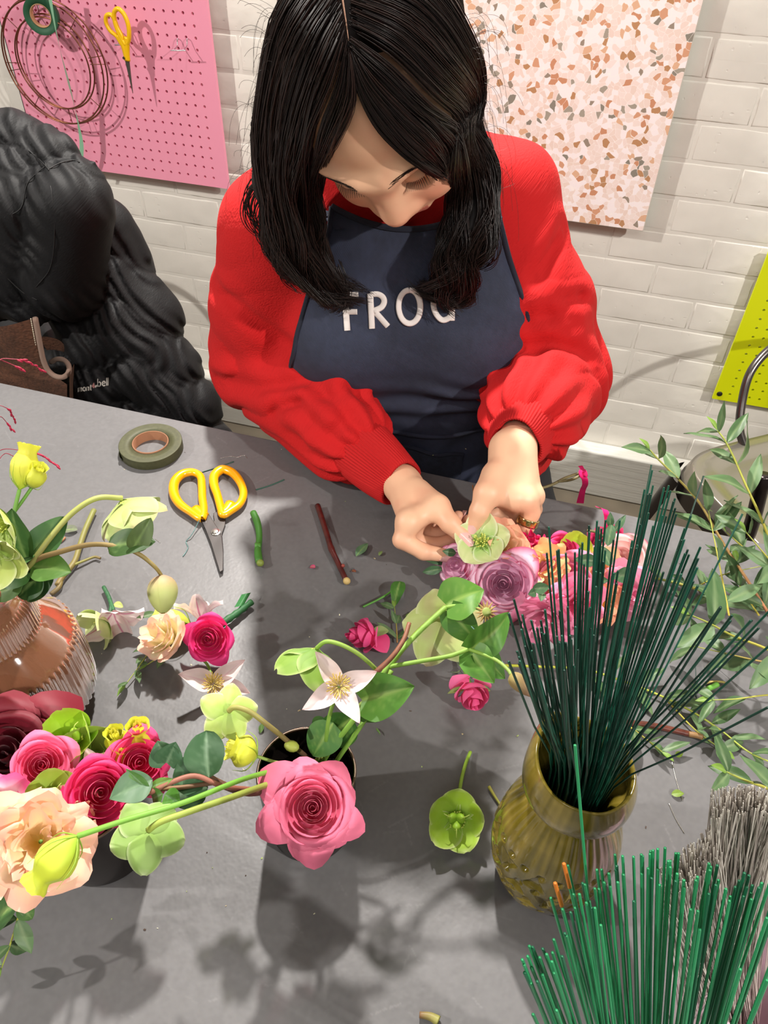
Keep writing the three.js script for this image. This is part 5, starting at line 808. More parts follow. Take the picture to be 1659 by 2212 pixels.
  const vel = phy({ color: C('#e0106a'), roughness: 0.9, sheen: 0.8, sheenRoughness: 0.4, sheenColor: C('#ff6aa8'), side: THREE.DoubleSide });
  const ribbon = (name, pts, w, ax) => { const c = cat(pts); return obj(name, sheet(4, 26, (u, v) => c.getPoint(v).addScaledVector(ax, (u - 0.5) * w * (1 - 0.25 * Math.sin(v * 3.1))).add(V3(0, 0, 0.0008 * Math.sin(v * 19)))), vel, t); };
  const kn = Q(1258, 1024, 0.064); ribbon('ribbon', [kn, Q(1264, 1040, 0.058), Q(1258, 1062, 0.03), Q(1253, 1087, 0.004)], 0.0095, V3(0.95, 0, -0.2)); ribbon('ribbon', [kn, Q(1262, 1018, 0.072), Q(1252, 1006, 0.086)], 0.006, V3(0.8, 0.4, 0));
  obj('knot', netMesh((x, y, z) => Math.hypot(x - kn.x, (y - kn.y) * 1.2, z - kn.z) - 0.0052 + 0.0014 * Math.sin(x * 900 + y * 700) , [kn.x - 0.012, kn.y - 0.012, kn.z - 0.012], [kn.x + 0.012, kn.y + 0.012, kn.z + 0.012], 0.0009), vel, t);
  ribbon('ribbon', [Q(1294, 1096, 0.062), Q(1308, 1104, 0.066), Q(1312, 1130, 0.056), Q(1310, 1160, 0.04)], 0.010, V3(0.9, 0.1, 0.3));
}
// ---------- stems standing in the metal tumbler ----------
const G1 = lin('#6f9a3a'), G2 = lin('#86ad45'), BR = lin('#6b4a3c'), BR2 = lin('#7d5a48'), OL = lin('#9aa84a');
const inTin = (dx = 0, dz = 0) => V3(TIN.x + dx, TOP + 0.022, TIN.z + dz);
{
  const p = Q(676, 1746, 0.118), t = thing('rose', 'big open pink rose resting on the rim of the dark tumbler', 'rose'), d = toCam(p, 0.05, -0.02);
  face(rose(t, 'bloom', 0.0298, { n: 40, inner: lin('#df5a80'), outer: lin('#e4708f'), sd: 21, point: 0.4, curl: 0.34, high: 0.58, back: 0.4 }), p, d, 2.2);
  stem(t, [p.clone().addScaledVector(d, -0.002), p.clone().add(V3(0.0, -0.03, -0.01)), inTin(0.004, 0.004)], 0.0028, G1, lin('#5c8436'));
  obj('sepals', merge([0, 1, 2, 3, 4].map((i) => { const a = i * 1.257; return sheet(5, 8, (u, v) => V3(Math.cos(a) * v * 0.03 + (u - 0.5) * 0.008 * (1 - v) * -Math.sin(a), -0.002 - 0.008 * v, Math.sin(a) * v * 0.03 + (u - 0.5) * 0.008 * (1 - v) * Math.cos(a)), () => G1).applyQuaternion(new THREE.Quaternion().setFromUnitVectors(V3(0, 1, 0), d)).translate(p.x, p.y, p.z); })), leafMat, t);
}
const path = (l) => l.map(([x, y, h]) => Q(x, y, h));
{ // clematis vine
  const t = thing('clematis_vine', 'clematis vine with one open pale flower, buds and leaves rising from the tumbler', 'flower');
  const main = path([[688, 1672, 0.05], [712, 1622, 0.10], [760, 1560, 0.135], [798, 1510, 0.15], [838, 1440, 0.165], [900, 1370, 0.172], [962, 1312, 0.178]]); stem(t, main, 0.0021, G1, G2, { seg: 40 });
  stem(t, path([[704, 1680, 0.05], [735, 1632, 0.10], [790, 1552, 0.13], [820, 1500, 0.14], [846, 1448, 0.15]]), 0.0019, G1, G2);
  stem(t, path([[842, 1440, 0.165], [910, 1428, 0.172], [975, 1416, 0.175], [1012, 1402, 0.176]]), 0.0017, G2, G2); stem(t, path([[1012, 1402, 0.176], [1070, 1425, 0.178], [1098, 1448, 0.18], [1104, 1458, 0.18]]), 0.0014, G2, lin('#8aa050'));
  stem(t, path([[962, 1312, 0.178], [1000, 1306, 0.182], [1025, 1312, 0.184], [1046, 1320, 0.184]]), 0.0014, G2, G2);
  { const c = Q(1050, 1322, 0.184); const g = part('seed_head', t); face(g, c, toCam(c, 0.2, 0.4)); obj('disc', tintGeo(new THREE.SphereGeometry(0.0042, 14, 10).scale(1, 0.6, 1), lin('#8d9a4e')), stemMat, g); for (let i = 0; i < 14; i++) { const a = i / 14 * 6.283; obj('seed', tube([V3(Math.cos(a) * 0.003, 0, Math.sin(a) * 0.003), V3(Math.cos(a) * 0.0095, 0.001, Math.sin(a) * 0.0095)], (q) => 0.0014 * (1.1 - q), { sides: 5, color: () => lin('#a78a52') }), stemMat, g); } }
  { const a = Q(1102, 1456, 0.18), b = Q(1150, 1506, 0.176), g = part('clematis_bud', t); face(g, a, b.clone().sub(a)); const L = a.distanceTo(b); for (let i = 0; i < 4; i++) obj('petal', sheet(8, 14, (u, v) => { const an = i * 1.5708 + (u - 0.5) * 1.75, r = 0.0056 * Math.pow(Math.sin(Math.PI * Math.pow(v, 0.62)), 0.85) + 0.0004; return V3(Math.cos(an) * r, v * L, Math.sin(an) * r); }, (u, v) => mixc(mixc(lin('#a79a4e'), lin('#a07a6a'), v), lin('#8c6a4a'), 0.5 * Math.abs(u * 2 - 1))), petalMat, g); }
  { const c = Q(732, 1482, 0.172), d = toCam(c, 0.15, 0.05); stem(t, [Q(704, 1600, 0.13), Q(712, 1545, 0.155), c], 0.0015, G1, G2); face(clematis(t, 'clematis', 0.031, { sd: 2, open: 0.86, stripeAmt: 0.06, width: 0.27, angles: [0.35, 2.25, 3.75, 5.2] }), c, d, 0.28); }
  const lf = (a, b, w, s, c, n = V3(0, 0.75, 0.65), o = {}) => leaf(t, Q(...a), Q(...b), w, { shape: s, col: lin(c), n, sd: a[0], nu: 12, nv: 16, vein: lin('#a9c468'), ...o });
  lf([965, 1308, 0.178], [1046, 1274, 0.186], 0.036, 'heart', '#5f9432', V3(-0.2, 0.9, 0.5), { bend: 0.25 });
  lf([972, 1318, 0.176], [1036, 1392, 0.160], 0.026, 'heart', '#568a35'); lf([1016, 1402, 0.176], [1098, 1322, 0.185], 0.028, 'heart', '#578f33', V3(0.5, 0.6, 0.6), { bend: 0.3 });
  lf([1016, 1406, 0.174], [1068, 1476, 0.165], 0.026, 'heart', '#5d9436'); lf([1030, 1410, 0.172], [1090, 1466, 0.15], 0.022, 'heart', '#4d7f30', V3(0.6, 0.6, 0.3));
  lf([782, 1512, 0.150], [896, 1482, 0.160], 0.036, 'heart', '#5a8f33', V3(0, 0.8, 0.6), { bend: 0.2 }); lf([800, 1516, 0.145], [818, 1558, 0.12], 0.026, 'heart', '#4c7c2c', V3(0.5, 0.3, 0.8));
  lf([720, 1560, 0.125], [676, 1634, 0.108], 0.028, 'oval', '#4c7f38', V3(0.1, 0.7, 0.7)); lf([762, 1548, 0.13], [700, 1600, 0.10], 0.03, 'oval', '#41722f', V3(0.3, 0.7, 0.4)); lf([712, 1570, 0.12], [672, 1590, 0.1], 0.022, 'oval', '#3f6f30', V3(-0.3, 0.7, 0.4));
}
{ // dead brown twig across the vine
  const t = thing('twig', 'short cut brown twig caught across the clematis vine', 'twig'); const p = path([[812, 1452, 0.168], [846, 1420, 0.176], [872, 1382, 0.18], [884, 1346, 0.182]]); stem(t, p, (q) => 0.0021 * (1 - 0.15 * q), lin('#7a4a36'), lin('#8a5a42'));
}
{ // hellebores from the tumbler
  const t = thing('hellebore_spray', 'green hellebore arching left over the tumbler, seed pods inside its sepals', 'flower'), c = Q(684, 1402, 0.17); stem(t, path([[672, 1660, 0.06], [740, 1560, 0.11], [822, 1470, 0.145], [786, 1422, 0.165], [735, 1392, 0.178], [704, 1386, 0.179], [684, 1400, 0.171]]), 0.0017, lin('#8b9a4a'), G2, { seg: 44 });
  face(hellebore(t, 'hellebore', 0.033, { col: lin('#7da336'), edge: lin('#b4c778'), base: lin('#66932a'), sd: 31, open: 0.45, pods: 2 }), c, V3(-0.15, -0.75, 0.6), 0.6);
  const t2 = thing('hellebore_spray', 'pale green hellebore seen from behind beside the clematis vine', 'flower'), c2 = Q(952, 1340, 0.15); stem(t2, path([[690, 1650, 0.055], [770, 1545, 0.11], [850, 1430, 0.14], [905, 1362, 0.155], [940, 1338, 0.156], [952, 1340, 0.152]]), 0.0019, OL, lin('#a3b055'), { seg: 36 });
  face(hellebore(t2, 'hellebore', 0.040, { wide: 0.86, col: lin('#bfcf7c'), edge: lin('#dfe4b2'), base: lin('#a9bf58'), sd: 33, open: 0.75, stamens: false, blush: lin('#b58a7a') }), c2, V3(0.1, -0.75, -0.25), 1.0);
  const t3 = thing('hellebore_spray', 'brown-stemmed hellebore with three pale green sepals left of the tumbler', 'flower'), c3 = Q(492, 1538, 0.150); stem(t3, path([[668, 1640, 0.06], [625, 1604, 0.115], [578, 1566, 0.145], [535, 1535, 0.156], [505, 1528, 0.156], [494, 1536, 0.152]]), 0.0021, BR, lin('#a3a552'), { seg: 34 });
  obj('bract', tintGeo(new THREE.SphereGeometry(1, 12, 8).scale(0.006, 0.004, 0.0045).translate(...Q(630, 1612, 0.118).toArray()), lin('#a3ad4e')), leafMat, t3);
  face(hellebore(t3, 'hellebore', 0.0235, { wide: 0.82, col: lin('#a9c05a'), edge: lin('#dfe5ae'), base: lin('#93b544'), sd: 35, open: 0.9, stamens: false, n: 5 }), c3, toCam(c3).multiplyScalar(-1).add(V3(-0.1, -0.25, 0.1)), 2.4);
  const t4 = thing('hellebore_spray', 'mid green hellebore hanging below the long stems at lower left', 'flower'), c4 = Q(318, 1796, 0.165); stem(t4, path([[640, 1672, 0.06], [590, 1690, 0.12], [500, 1722, 0.155], [400, 1756, 0.17], [345, 1776, 0.174], [320, 1794, 0.168]]), 0.0022, lin('#8a9440'), lin('#9fb24c'), { seg: 34 });
  face(hellebore(t4, 'hellebore', 0.0265, { wide: 0.84, col: lin('#86a94f'), edge: lin('#bccb96'), base: lin('#86a94a'), sd: 37, open: 0.8, stamens: false }), c4, toCam(c4).multiplyScalar(-1).add(V3(0.05, -0.3, 0.15)), 0.9);
}
{
  const t = thing('lisianthus_spray', 'large yellow-green lisianthus bud on a straight stem pointing left', 'flower'), a = Q(168, 1806, 0.182), b = Q(92, 1890, 0.170); stem(t, path([[640, 1650, 0.06], [600, 1662, 0.11], [520, 1685, 0.15], [390, 1736, 0.174], [270, 1772, 0.182], [168, 1806, 0.182]]), 0.0018, lin('#6ba035'), lin('#79ad3e'), { seg: 36 });
  face(bud(t, 'bud', 0.0125, 0.036, { sd: 3, col: lin('#cfdc3c'), foot: lin('#a5c83a'), mouth: 0.5 }), a, b.clone().sub(a));
  const t2 = thing('lisianthus_spray', 'small yellow lisianthus bud at the left rim of the tumbler', 'flower'), a2 = Q(556, 1634, 0.128), b2 = Q(498, 1612, 0.138); stem(t2, path([[650, 1680, 0.05], [625, 1652, 0.115], [590, 1645, 0.122], [556, 1634, 0.128]]), 0.0012, lin('#7d8a4a'), lin('#8aa84a'));
  face(bud(t2, 'bud', 0.0118, 0.021, { sd: 5, col: lin('#d8da3c'), mouth: 0.62 }), a2, b2.clone().sub(a2));
}
{ // brown ivy stems that cross from the tumbler to the left
  const t = thing('ivy_spray', 'brown ivy stem with dark green leaves trailing left from the tumbler', 'ivy');
  stem(t, path([[640, 1690, 0.06], [585, 1706, 0.115], [530, 1712, 0.135], [470, 1690, 0.148], [420, 1660, 0.152], [370, 1636, 0.155], [345, 1620, 0.155]]), 0.0026, lin('#5a3a30'), lin('#6d4a38'), { seg: 36 });
  stem(t, path([[548, 1706, 0.13], [480, 1698, 0.15], [420, 1676, 0.158], [370, 1690, 0.16], [325, 1712, 0.158]]), 0.0018, lin('#a06252'), lin('#8a5a48')); stem(t, path([[470, 1690, 0.148], [400, 1700, 0.15], [330, 1710, 0.15], [262, 1756, 0.142]]), 0.0016, BR2, lin('#a07a48'));
  const lf = (a, b, w, s, c, n = V3(0, 0.85, 0.5), o = {}) => leaf(t, Q(...a), Q(...b), w, { shape: s, col: lin(c), n, sd: a[0], nu: 12, nv: 14, vein: lin('#8fae8a'), ...o });
  lf([452, 1680, 0.156], [446, 1578, 0.168], 0.031, 'round', '#3f6640', V3(-0.1, 0.8, 0.6)); lf([362, 1644, 0.156], [340, 1600, 0.166], 0.022, 'heart', '#46704a'); lf([360, 1648, 0.156], [380, 1602, 0.168], 0.020, 'heart', '#4a7450', V3(0.4, 0.8, 0.3));
  lf([330, 1684, 0.16], [236, 1726, 0.165], 0.022, 'lance', '#5f8460', V3(0, 0.9, 0.4)); lf([440, 1668, 0.150], [372, 1690, 0.148], 0.028, 'oval', '#46704a'); lf([450, 1700, 0.135], [360, 1716, 0.13], 0.026, 'oval', '#33572f'); lf([456, 1662, 0.15], [392, 1655, 0.14], 0.022, 'oval', '#4a7350');
  lf([356, 1716, 0.162], [388, 1732, 0.158], 0.014, 'oval', '#5f9a3a'); lf([352, 1714, 0.162], [330, 1726, 0.15], 0.012, 'oval', '#4f8434'); lf([332, 1736, 0.15], [366, 1778, 0.14], 0.012, 'lance', '#3a6a3a'); lf([325, 1708, 0.158], [272, 1660, 0.17], 0.008, 'lance', '#5d8a44'); lf([325, 1700, 0.158], [374, 1682, 0.162], 0.007, 'lance', '#76a043');
  obj('berry', tintGeo(new THREE.SphereGeometry(0.0058, 14, 10).translate(...Q(352, 1752, 0.15).toArray()), lin('#b8906a')), leafMat, t);
}
// ---------- the packed bouquet at lower left ----------
{
  const B = (dx, dz) => V3(BOWL.x + dx, TOP + 0.02, BOWL.z + dz);
  const one = (cls, label, x, y, h, dir, build, stemC = G1) => { const t = thing(cls, label, cls.replace(/_.*/, '') === 'spray' ? 'rose' : cls.replace('dark_', '')); const p = Q(x, y, h), d = dir(p); build(t, p, d); const f = B((p.x - BOWL.x) * 0.35, (p.z - BOWL.z) * 0.35); stem(t, [p.clone().addScaledVector(d, -0.001), mid(p, f, 0.5).addScaledVector(d, -0.008), f], 0.0018, stemC, G1); return t; };
  const cam = (u, rx = 0) => (p) => toCam(p, u, rx);
  one('rose', 'large dark crimson rose at the left edge in the packed bouquet', 22, 1640, 0.112, cam(0.3, -0.2), (t, p, d) => face(rose(t, 'bloom', 0.042, { inner: lin('#5a0318'), outer: lin('#7c0522'), sd: 41, n: 22, curl: 0.3 }), p, d, 1.4));
  one('rose', 'mid pink spray rose facing up in front of the crimson rose', 92, 1655, 0.135, cam(0.15, -0.05), (t, p, d) => face(rose(t, 'bloom', 0.0225, { inner: lin('#e2366f'), outer: lin('#f2709a'), sd: 42, n: 30, high: 0.6 }), p, d, 0.4));
  one('rose', 'hot pink spray rose at the right rim of the packed tumbler', 214, 1712, 0.14, cam(0.05, 0.12), (t, p, d) => face(rose(t, 'bloom', 0.0255, { inner: lin('#d01a5a'), outer: lin('#ec3478'), sd: 43, n: 26, high: 0.65 }), p, d, 1));
  one('rose', 'bright pink spray rose behind the yellow buds of the bouquet', 300, 1648, 0.128, cam(0.1, 0.1), (t, p, d) => face(rose(t, 'bloom', 0.022, { inner: lin('#da2060'), outer: lin('#f04884'), sd: 44, n: 24 }), p, d, 2));
  one('lisianthus', 'large ruffled peach lisianthus at the front of the packed bouquet', 88, 1818, 0.14, cam(-0.05, -0.05), (t, p, d) => { face(ruffled(t, 'bloom', 0.034, { sd: 45, n: 13, body: lin('#f9dcae'), rim: lin('#f3b9a2'), heart: lin('#eac64a'), frill: 0.17 }), p, d, 0.5); });
  one('lisianthus', 'single pale peach lisianthus petal cup beside the hot pink rose', 165, 1752, 0.13, cam(0.25, 0.2), (t, p, d) => face(ruffled(t, 'bloom', 0.021, { sd: 46, n: 6, body: lin('#f8e2b0'), rim: lin('#f6cfa8'), frill: 0.14 }), p, d, 2.2));
  one('lisianthus', 'pale pink rose-tipped bloom cut by the left edge of the photo', 2, 1762, 0.13, cam(0.1, -0.1), (t, p, d) => face(ruffled(t, 'bloom', 0.026, { sd: 47, n: 8, body: lin('#f3c3cd'), rim: lin('#e84a8a') }), p, d, 1));
  one('hellebore', 'lime green hellebore pod standing over the crimson rose', 168, 1600, 0.12, cam(0.5, 0.1), (t, p, d) => { face(hellebore(t, 'bloom', 0.030, { col: lin('#a9d02a'), edge: lin('#c4de5a'), base: lin('#98c41f'), sd: 48, open: 0.15, pods: 2 }), p, V3(-0.05, 1, 0.35), 0.7); });
  one('hellebore', 'olive green hellebore lying on the dark rim behind the pink roses', 186, 1622, 0.112, cam(0.2, 0.3), (t, p, d) => face(hellebore(t, 'bloom', 0.031, { col: lin('#8fa53c'), edge: lin('#b6c26a'), base: lin('#7d9a2c'), sd: 49, open: 0.55, stamens: false }), p, V3(0.5, 0.5, 0.55), 0.3));
  one('hellebore', 'small green hellebore between the pink rose and the peach lisianthus', 112, 1720, 0.14, cam(0.2, 0), (t, p, d) => face(hellebore(t, 'bloom', 0.022, { col: lin('#9cb53c'), edge: lin('#bccb70'), base: lin('#8fb52c'), sd: 50, open: 0.4, pods: 3 }), p, d, 0.9));
  one('clematis', 'pale pink clematis flower half hidden among the bouquet roses', 204, 1656, 0.118, cam(0.4, 0.1), (t, p, d) => face(clematis(t, 'bloom', 0.019, { sd: 51, open: 0.35, stripeAmt: 0.2, stamens: false }), p, d, 0.9));
  const bd = (label, x, y, h, x2, y2, h2, r, L, sd) => { const t = thing('budding_lisianthus', label, 'bud'), a = Q(x, y, h), b = Q(x2, y2, h2); face(bud(t, 'bud', r, L, { sd, col: lin('#d9d634'), mouth: 0.6 }), a, b.clone().sub(a)); stem(t, [a, mid(a, B(0.01, 0), 0.5).add(V3(0, -0.005, 0)), B(0.01, -0.01)], 0.0013, G1, G1); };
  bd('tallest yellow lisianthus bud of the packed bouquet', 302, 1618, 0.12, 296, 1548, 0.155, 0.0105, 0.026, 61); bd('yellow lisianthus bud left of the tallest one', 262, 1622, 0.115, 240, 1568, 0.145, 0.009, 0.023, 62); bd('yellow lisianthus bud in front of the other two', 250, 1665, 0.12, 262, 1612, 0.14, 0.009, 0.022, 63);
  const e = thing('eucalyptus_sprig', 'eucalyptus sprig hanging forward under the peach lisianthus', 'sprig'); sprig(e, path([[60, 1820, 0.10], [48, 1900, 0.09], [40, 1975, 0.07], [22, 2040, 0.05], [4, 2090, 0.03]]), { leafL: 0.03, leafW: 0.013, pairs: 5, sd: 5 });
  leaf(e, Q(44, 1950, 0.08), Q(-16, 1990, 0.06), 0.028, { col: lin('#3f6d34'), shape: 'oval', sd: 4 }); leaf(e, Q(42, 1955, 0.08), Q(70, 1985, 0.07), 0.012, { col: lin('#557f3f'), shape: 'oval', sd: 7 });
}
// ---------- stems in the ribbed glass vase ----------
{
  const V = (dx = 0, dz = 0) => V3(RIBV.x + dx, TOP + 0.02, RIBV.z + dz), nk = Q(18, 1280, 0.16);
  const t = thing('hellebore_spray', 'hellebore with a pale green nodding flower arching right over the glass vase', 'flower'), c = Q(266, 1080, 0.205);
  stem(t, [V(), V3(RIBV.x, TOP + 0.13, RIBV.z), Q(64, 1222, 0.19), Q(110, 1160, 0.205), Q(160, 1105, 0.215), Q(210, 1076, 0.218), Q(264, 1076, 0.210)], 0.0023, lin('#6a5a38'), lin('#a9b25c'), { seg: 44 });
  face(hellebore(t, 'bloom', 0.038, { col: lin('#b3c676'), edge: lin('#c9d594'), base: lin('#a5bd5c'), sd: 71, open: 0.45, blush: lin('#b58a7a'), stamens: true }), c, V3(0.45, -0.8, 0.25), 0.3);
  const t2 = thing('hellebore_spray', 'reddish hellebore stem carrying one closed nodding bud beside the vase', 'flower'), k = Q(350, 1245, 0.175);
  stem(t2, [V(0.004), V3(RIBV.x + 0.004, TOP + 0.13, RIBV.z), Q(66, 1216, 0.19), Q(130, 1192, 0.2), Q(200, 1176, 0.205), Q(270, 1184, 0.205), Q(305, 1200, 0.2), Q(335, 1225, 0.19), k], (u) => 0.0027 - 0.0012 * u, lin('#6a4a3a'), lin('#9a8a50'), { seg: 50 });
  { const g = part('closed_bud', t2); face(g, k, Q(352, 1306, 0.165).sub(k)); for (let i = 0; i < 5; i++) obj('petal', sheet(8, 14, (u, v) => { const a = i * 1.2566 + (u - 0.5) * 1.7, r = 0.0115 * Math.pow(Math.sin(Math.PI * Math.pow(v * 0.97 + 0.015, 0.75)), 0.6) + 0.0002 * i; return V3(Math.cos(a) * r, v * 0.031, Math.sin(a) * r); }, (u, v) => mixc(mixc(lin('#b98a78'), lin('#b9bf76'), v * 2.2 - 0.2), lin('#a9b568'), 0.4 * noise(u * 4, v * 4, i))), petalMat, g); }
  const lf = (T, a, b, w, s, c, n = V3(0, 0.8, 0.5), o = {}) => leaf(T, Q(...a), Q(...b), w, { shape: s, col: lin(c), n, sd: a[0] + 3, nu: 10, nv: 14, vein: lin('#8aa860'), ...o });
  lf(t2, [232, 1182, 0.205], [336, 1170, 0.21], 0.024, 'oval', '#3d5c2c', V3(0, 0.9, 0.3)); lf(t2, [284, 1190, 0.207], [326, 1118, 0.225], 0.018, 'oval', '#5e7442', V3(0.6, 0.6, 0.4));
  lf(t, [60, 1212, 0.19], [26, 1098, 0.225], 0.032, 'oval', '#3d6a2c', V3(-0.1, 0.6, 0.8)); lf(t, [64, 1210, 0.19], [146, 1116, 0.21], 0.026, 'oval', '#46703c', V3(0.2, 0.7, 0.5)); lf(t, [70, 1224, 0.188], [154, 1236, 0.19], 0.026, 'oval', '#5a8438', V3(0.1, 0.9, 0.3)); lf(t, [58, 1226, 0.186], [4, 1270, 0.18], 0.026, 'oval', '#3f6830', V3(0, 0.8, 0.6)); lf(t, [60, 1200, 0.19], [10, 1240, 0.2], 0.026, 'oval', '#466f34'); lf(t, [50, 1260, 0.178], [-20, 1290, 0.165], 0.022, 'oval', '#4e6e34'); lf(t, [90, 1240, 0.18], [40, 1290, 0.165], 0.03, 'oval', '#2f5426'); lf(t, [110, 1230, 0.18], [60, 1300, 0.16], 0.026, 'oval', '#2c4d24');
  const t3 = thing('hellebore_spray', 'green hellebore flowers cut by the left edge above the glass vase', 'flower'), c3 = Q(14, 1130, 0.235); stem(t3, [V(-0.006), V3(RIBV.x - 0.006, TOP + 0.13, RIBV.z), Q(20, 1220, 0.19), c3], 0.002, lin('#6a7a3a'), G2); face(hellebore(t3, 'bloom', 0.032, { col: lin('#b7c95e'), edge: lin('#d9e0a4'), base: lin('#9fbf4c'), sd: 73, open: 0.5 }), c3, V3(-0.2, 0.3, 0.9), 0.4); { const c4 = Q(-6, 1190, 0.225); face(hellebore(t3, 'bloom', 0.03, { col: lin('#b9c862'), edge: lin('#dde2ae'), base: lin('#a2bf52'), sd: 74, open: 0.6, stamens: false }), c4, V3(0.3, 0.1, 0.9), 1.2); }
  const bs = thing('lisianthus_spray', 'two yellow lisianthus buds side by side at upper left of the table', 'flower'); const a = Q(42, 1058, 0.215), b = Q(60, 975, 0.238), a2 = Q(68, 1054, 0.213), b2 = Q(86, 1012, 0.232);
  stem(bs, [V(-0.01), V3(RIBV.x - 0.01, TOP + 0.13, RIBV.z), Q(20, 1160, 0.19), Q(32, 1100, 0.205), a], 0.0017, lin('#5f9434'), lin('#6fa23c')); stem(bs, [Q(28, 1110, 0.2), Q(50, 1080, 0.207), a2], 0.0014, lin('#5f9434'), lin('#6fa23c'));
  face(bud(bs, 'bud', 0.0108, 0.038, { sd: 81, col: lin('#e2e04a'), foot: lin('#b6cc42'), mouth: 0.62 }), a, b.clone().sub(a)); face(bud(bs, 'bud', 0.008, 0.024, { sd: 82, col: lin('#d8dc48'), foot: lin('#aecb42'), mouth: 0.6 }), a2, b2.clone().sub(a2));
  // red grass panicles
  const gr = thing('grass_spray', 'fine crimson seed grass reaching in from the left edge', 'grass'); reseed(88); const seeds = [];
  for (const [l, n] of [[[[-60, 1260, 0.12], [-40, 900, 0.26], [0, 777, 0.275], [28, 776, 0.272], [55, 780, 0.268], [98, 804, 0.25]], 9], [[[0, 777, 0.27], [22, 786, 0.262], [48, 797, 0.255]], 4], [[[-40, 1000, 0.2], [-10, 876, 0.22], [15, 882, 0.215], [34, 912, 0.19]], 7], [[[-40, 1000, 0.18], [0, 900, 0.18], [14, 912, 0.17], [28, 930, 0.16]], 4], [[[-50, 1100, 0.2], [0, 973, 0.2], [45, 973, 0.2], [90, 984, 0.196], [128, 1010, 0.185]], 8], [[[-40, 1080, 0.16], [10, 980, 0.18], [30, 986, 0.178], [46, 994, 0.172]], 4]]) {
    const c = cat(path(l)); obj('stalk', tube(path(l), 0.00045, { sides: 4, color: () => lin('#8a2238'), seg: 24 }), stemMat, gr);
    for (let i = 0; i < n; i++) { const u = lerp(0.66, 1, i / n) + rr(-0.01, 0.01), p = c.getPoint(Math.min(1, u)), d = c.getTangent(Math.min(1, u)).add(V3(rr(-0.3, 0.3), rr(-0.3, 0.3), rr(-0.3, 0.3))).normalize(); obj('seed', tube([p, p.clone().addScaledVector(d, 0.0028), p.clone().addScaledVector(d, 0.0056)], (q) => 0.0011 * Math.sin(0.3 + q * 2.5), { sides: 5, seg: 5, color: () => lin('#a3133a') }), stemMat, gr); }
  }
}
// ---------- things lying on the table ----------
{ // roll of stem tape
  const c = Q(325, 957, 0.012), t = thing('tape_roll', 'roll of olive green florist tape lying flat on the table', 'tape', null, [c.x, TOP, c.z]);
  const wax = tex(256, 64, (u, v) => { const k = 0.5 + 0.5 * (noise(u * 3, v * 60, 3) - 0.5) + 0.4 * (noise(u * 90, v * 20, 5) - 0.5); return [0.23 + 0.09 * k, 0.235 + 0.09 * k, 0.14 + 0.07 * k]; }, true), G = std({ map: wax, roughness: 0.6 });
  const h = 0.0135, R = 0.0405, r = 0.0235;
  obj('tape', lathe([[r, 0], [R - 0.0008, 0], [R, 0.0008], [R, h - 0.0008], [R - 0.0008, h], [(R + r) / 2, h - 0.0004], [r, h - 0.0006], [r, 0]], 96), G, t);
  obj('core', lathe([[r - 0.0019, 0], [r, 0], [r, h + 0.0004], [r - 0.0019, h + 0.0004], [r - 0.0019, 0]], 80), std({ color: C('#a9795a'), roughness: 0.8 }), t);
  const e = Q(266, 992, 0.004).sub(V3(c.x, TOP, c.z)), a0 = Math.atan2(e.z, e.x) - 0.42; obj('loose_end', sheet(10, 4, (u, v) => { const b = V3(Math.cos(a0 + 0.6) * R, 0, Math.sin(a0 + 0.6) * R), q = b.lerp(V3(e.x, 0, e.z), u); return V3(q.x, 0.0006 + v * lerp(h, h * 0.95, u) * (1 - 0.35 * u), q.z + 0.002 * Math.sin(u * 3) + v * 0.004 * u); }), std({ map: wax, roughness: 0.6, side: THREE.DoubleSide }), t);
}
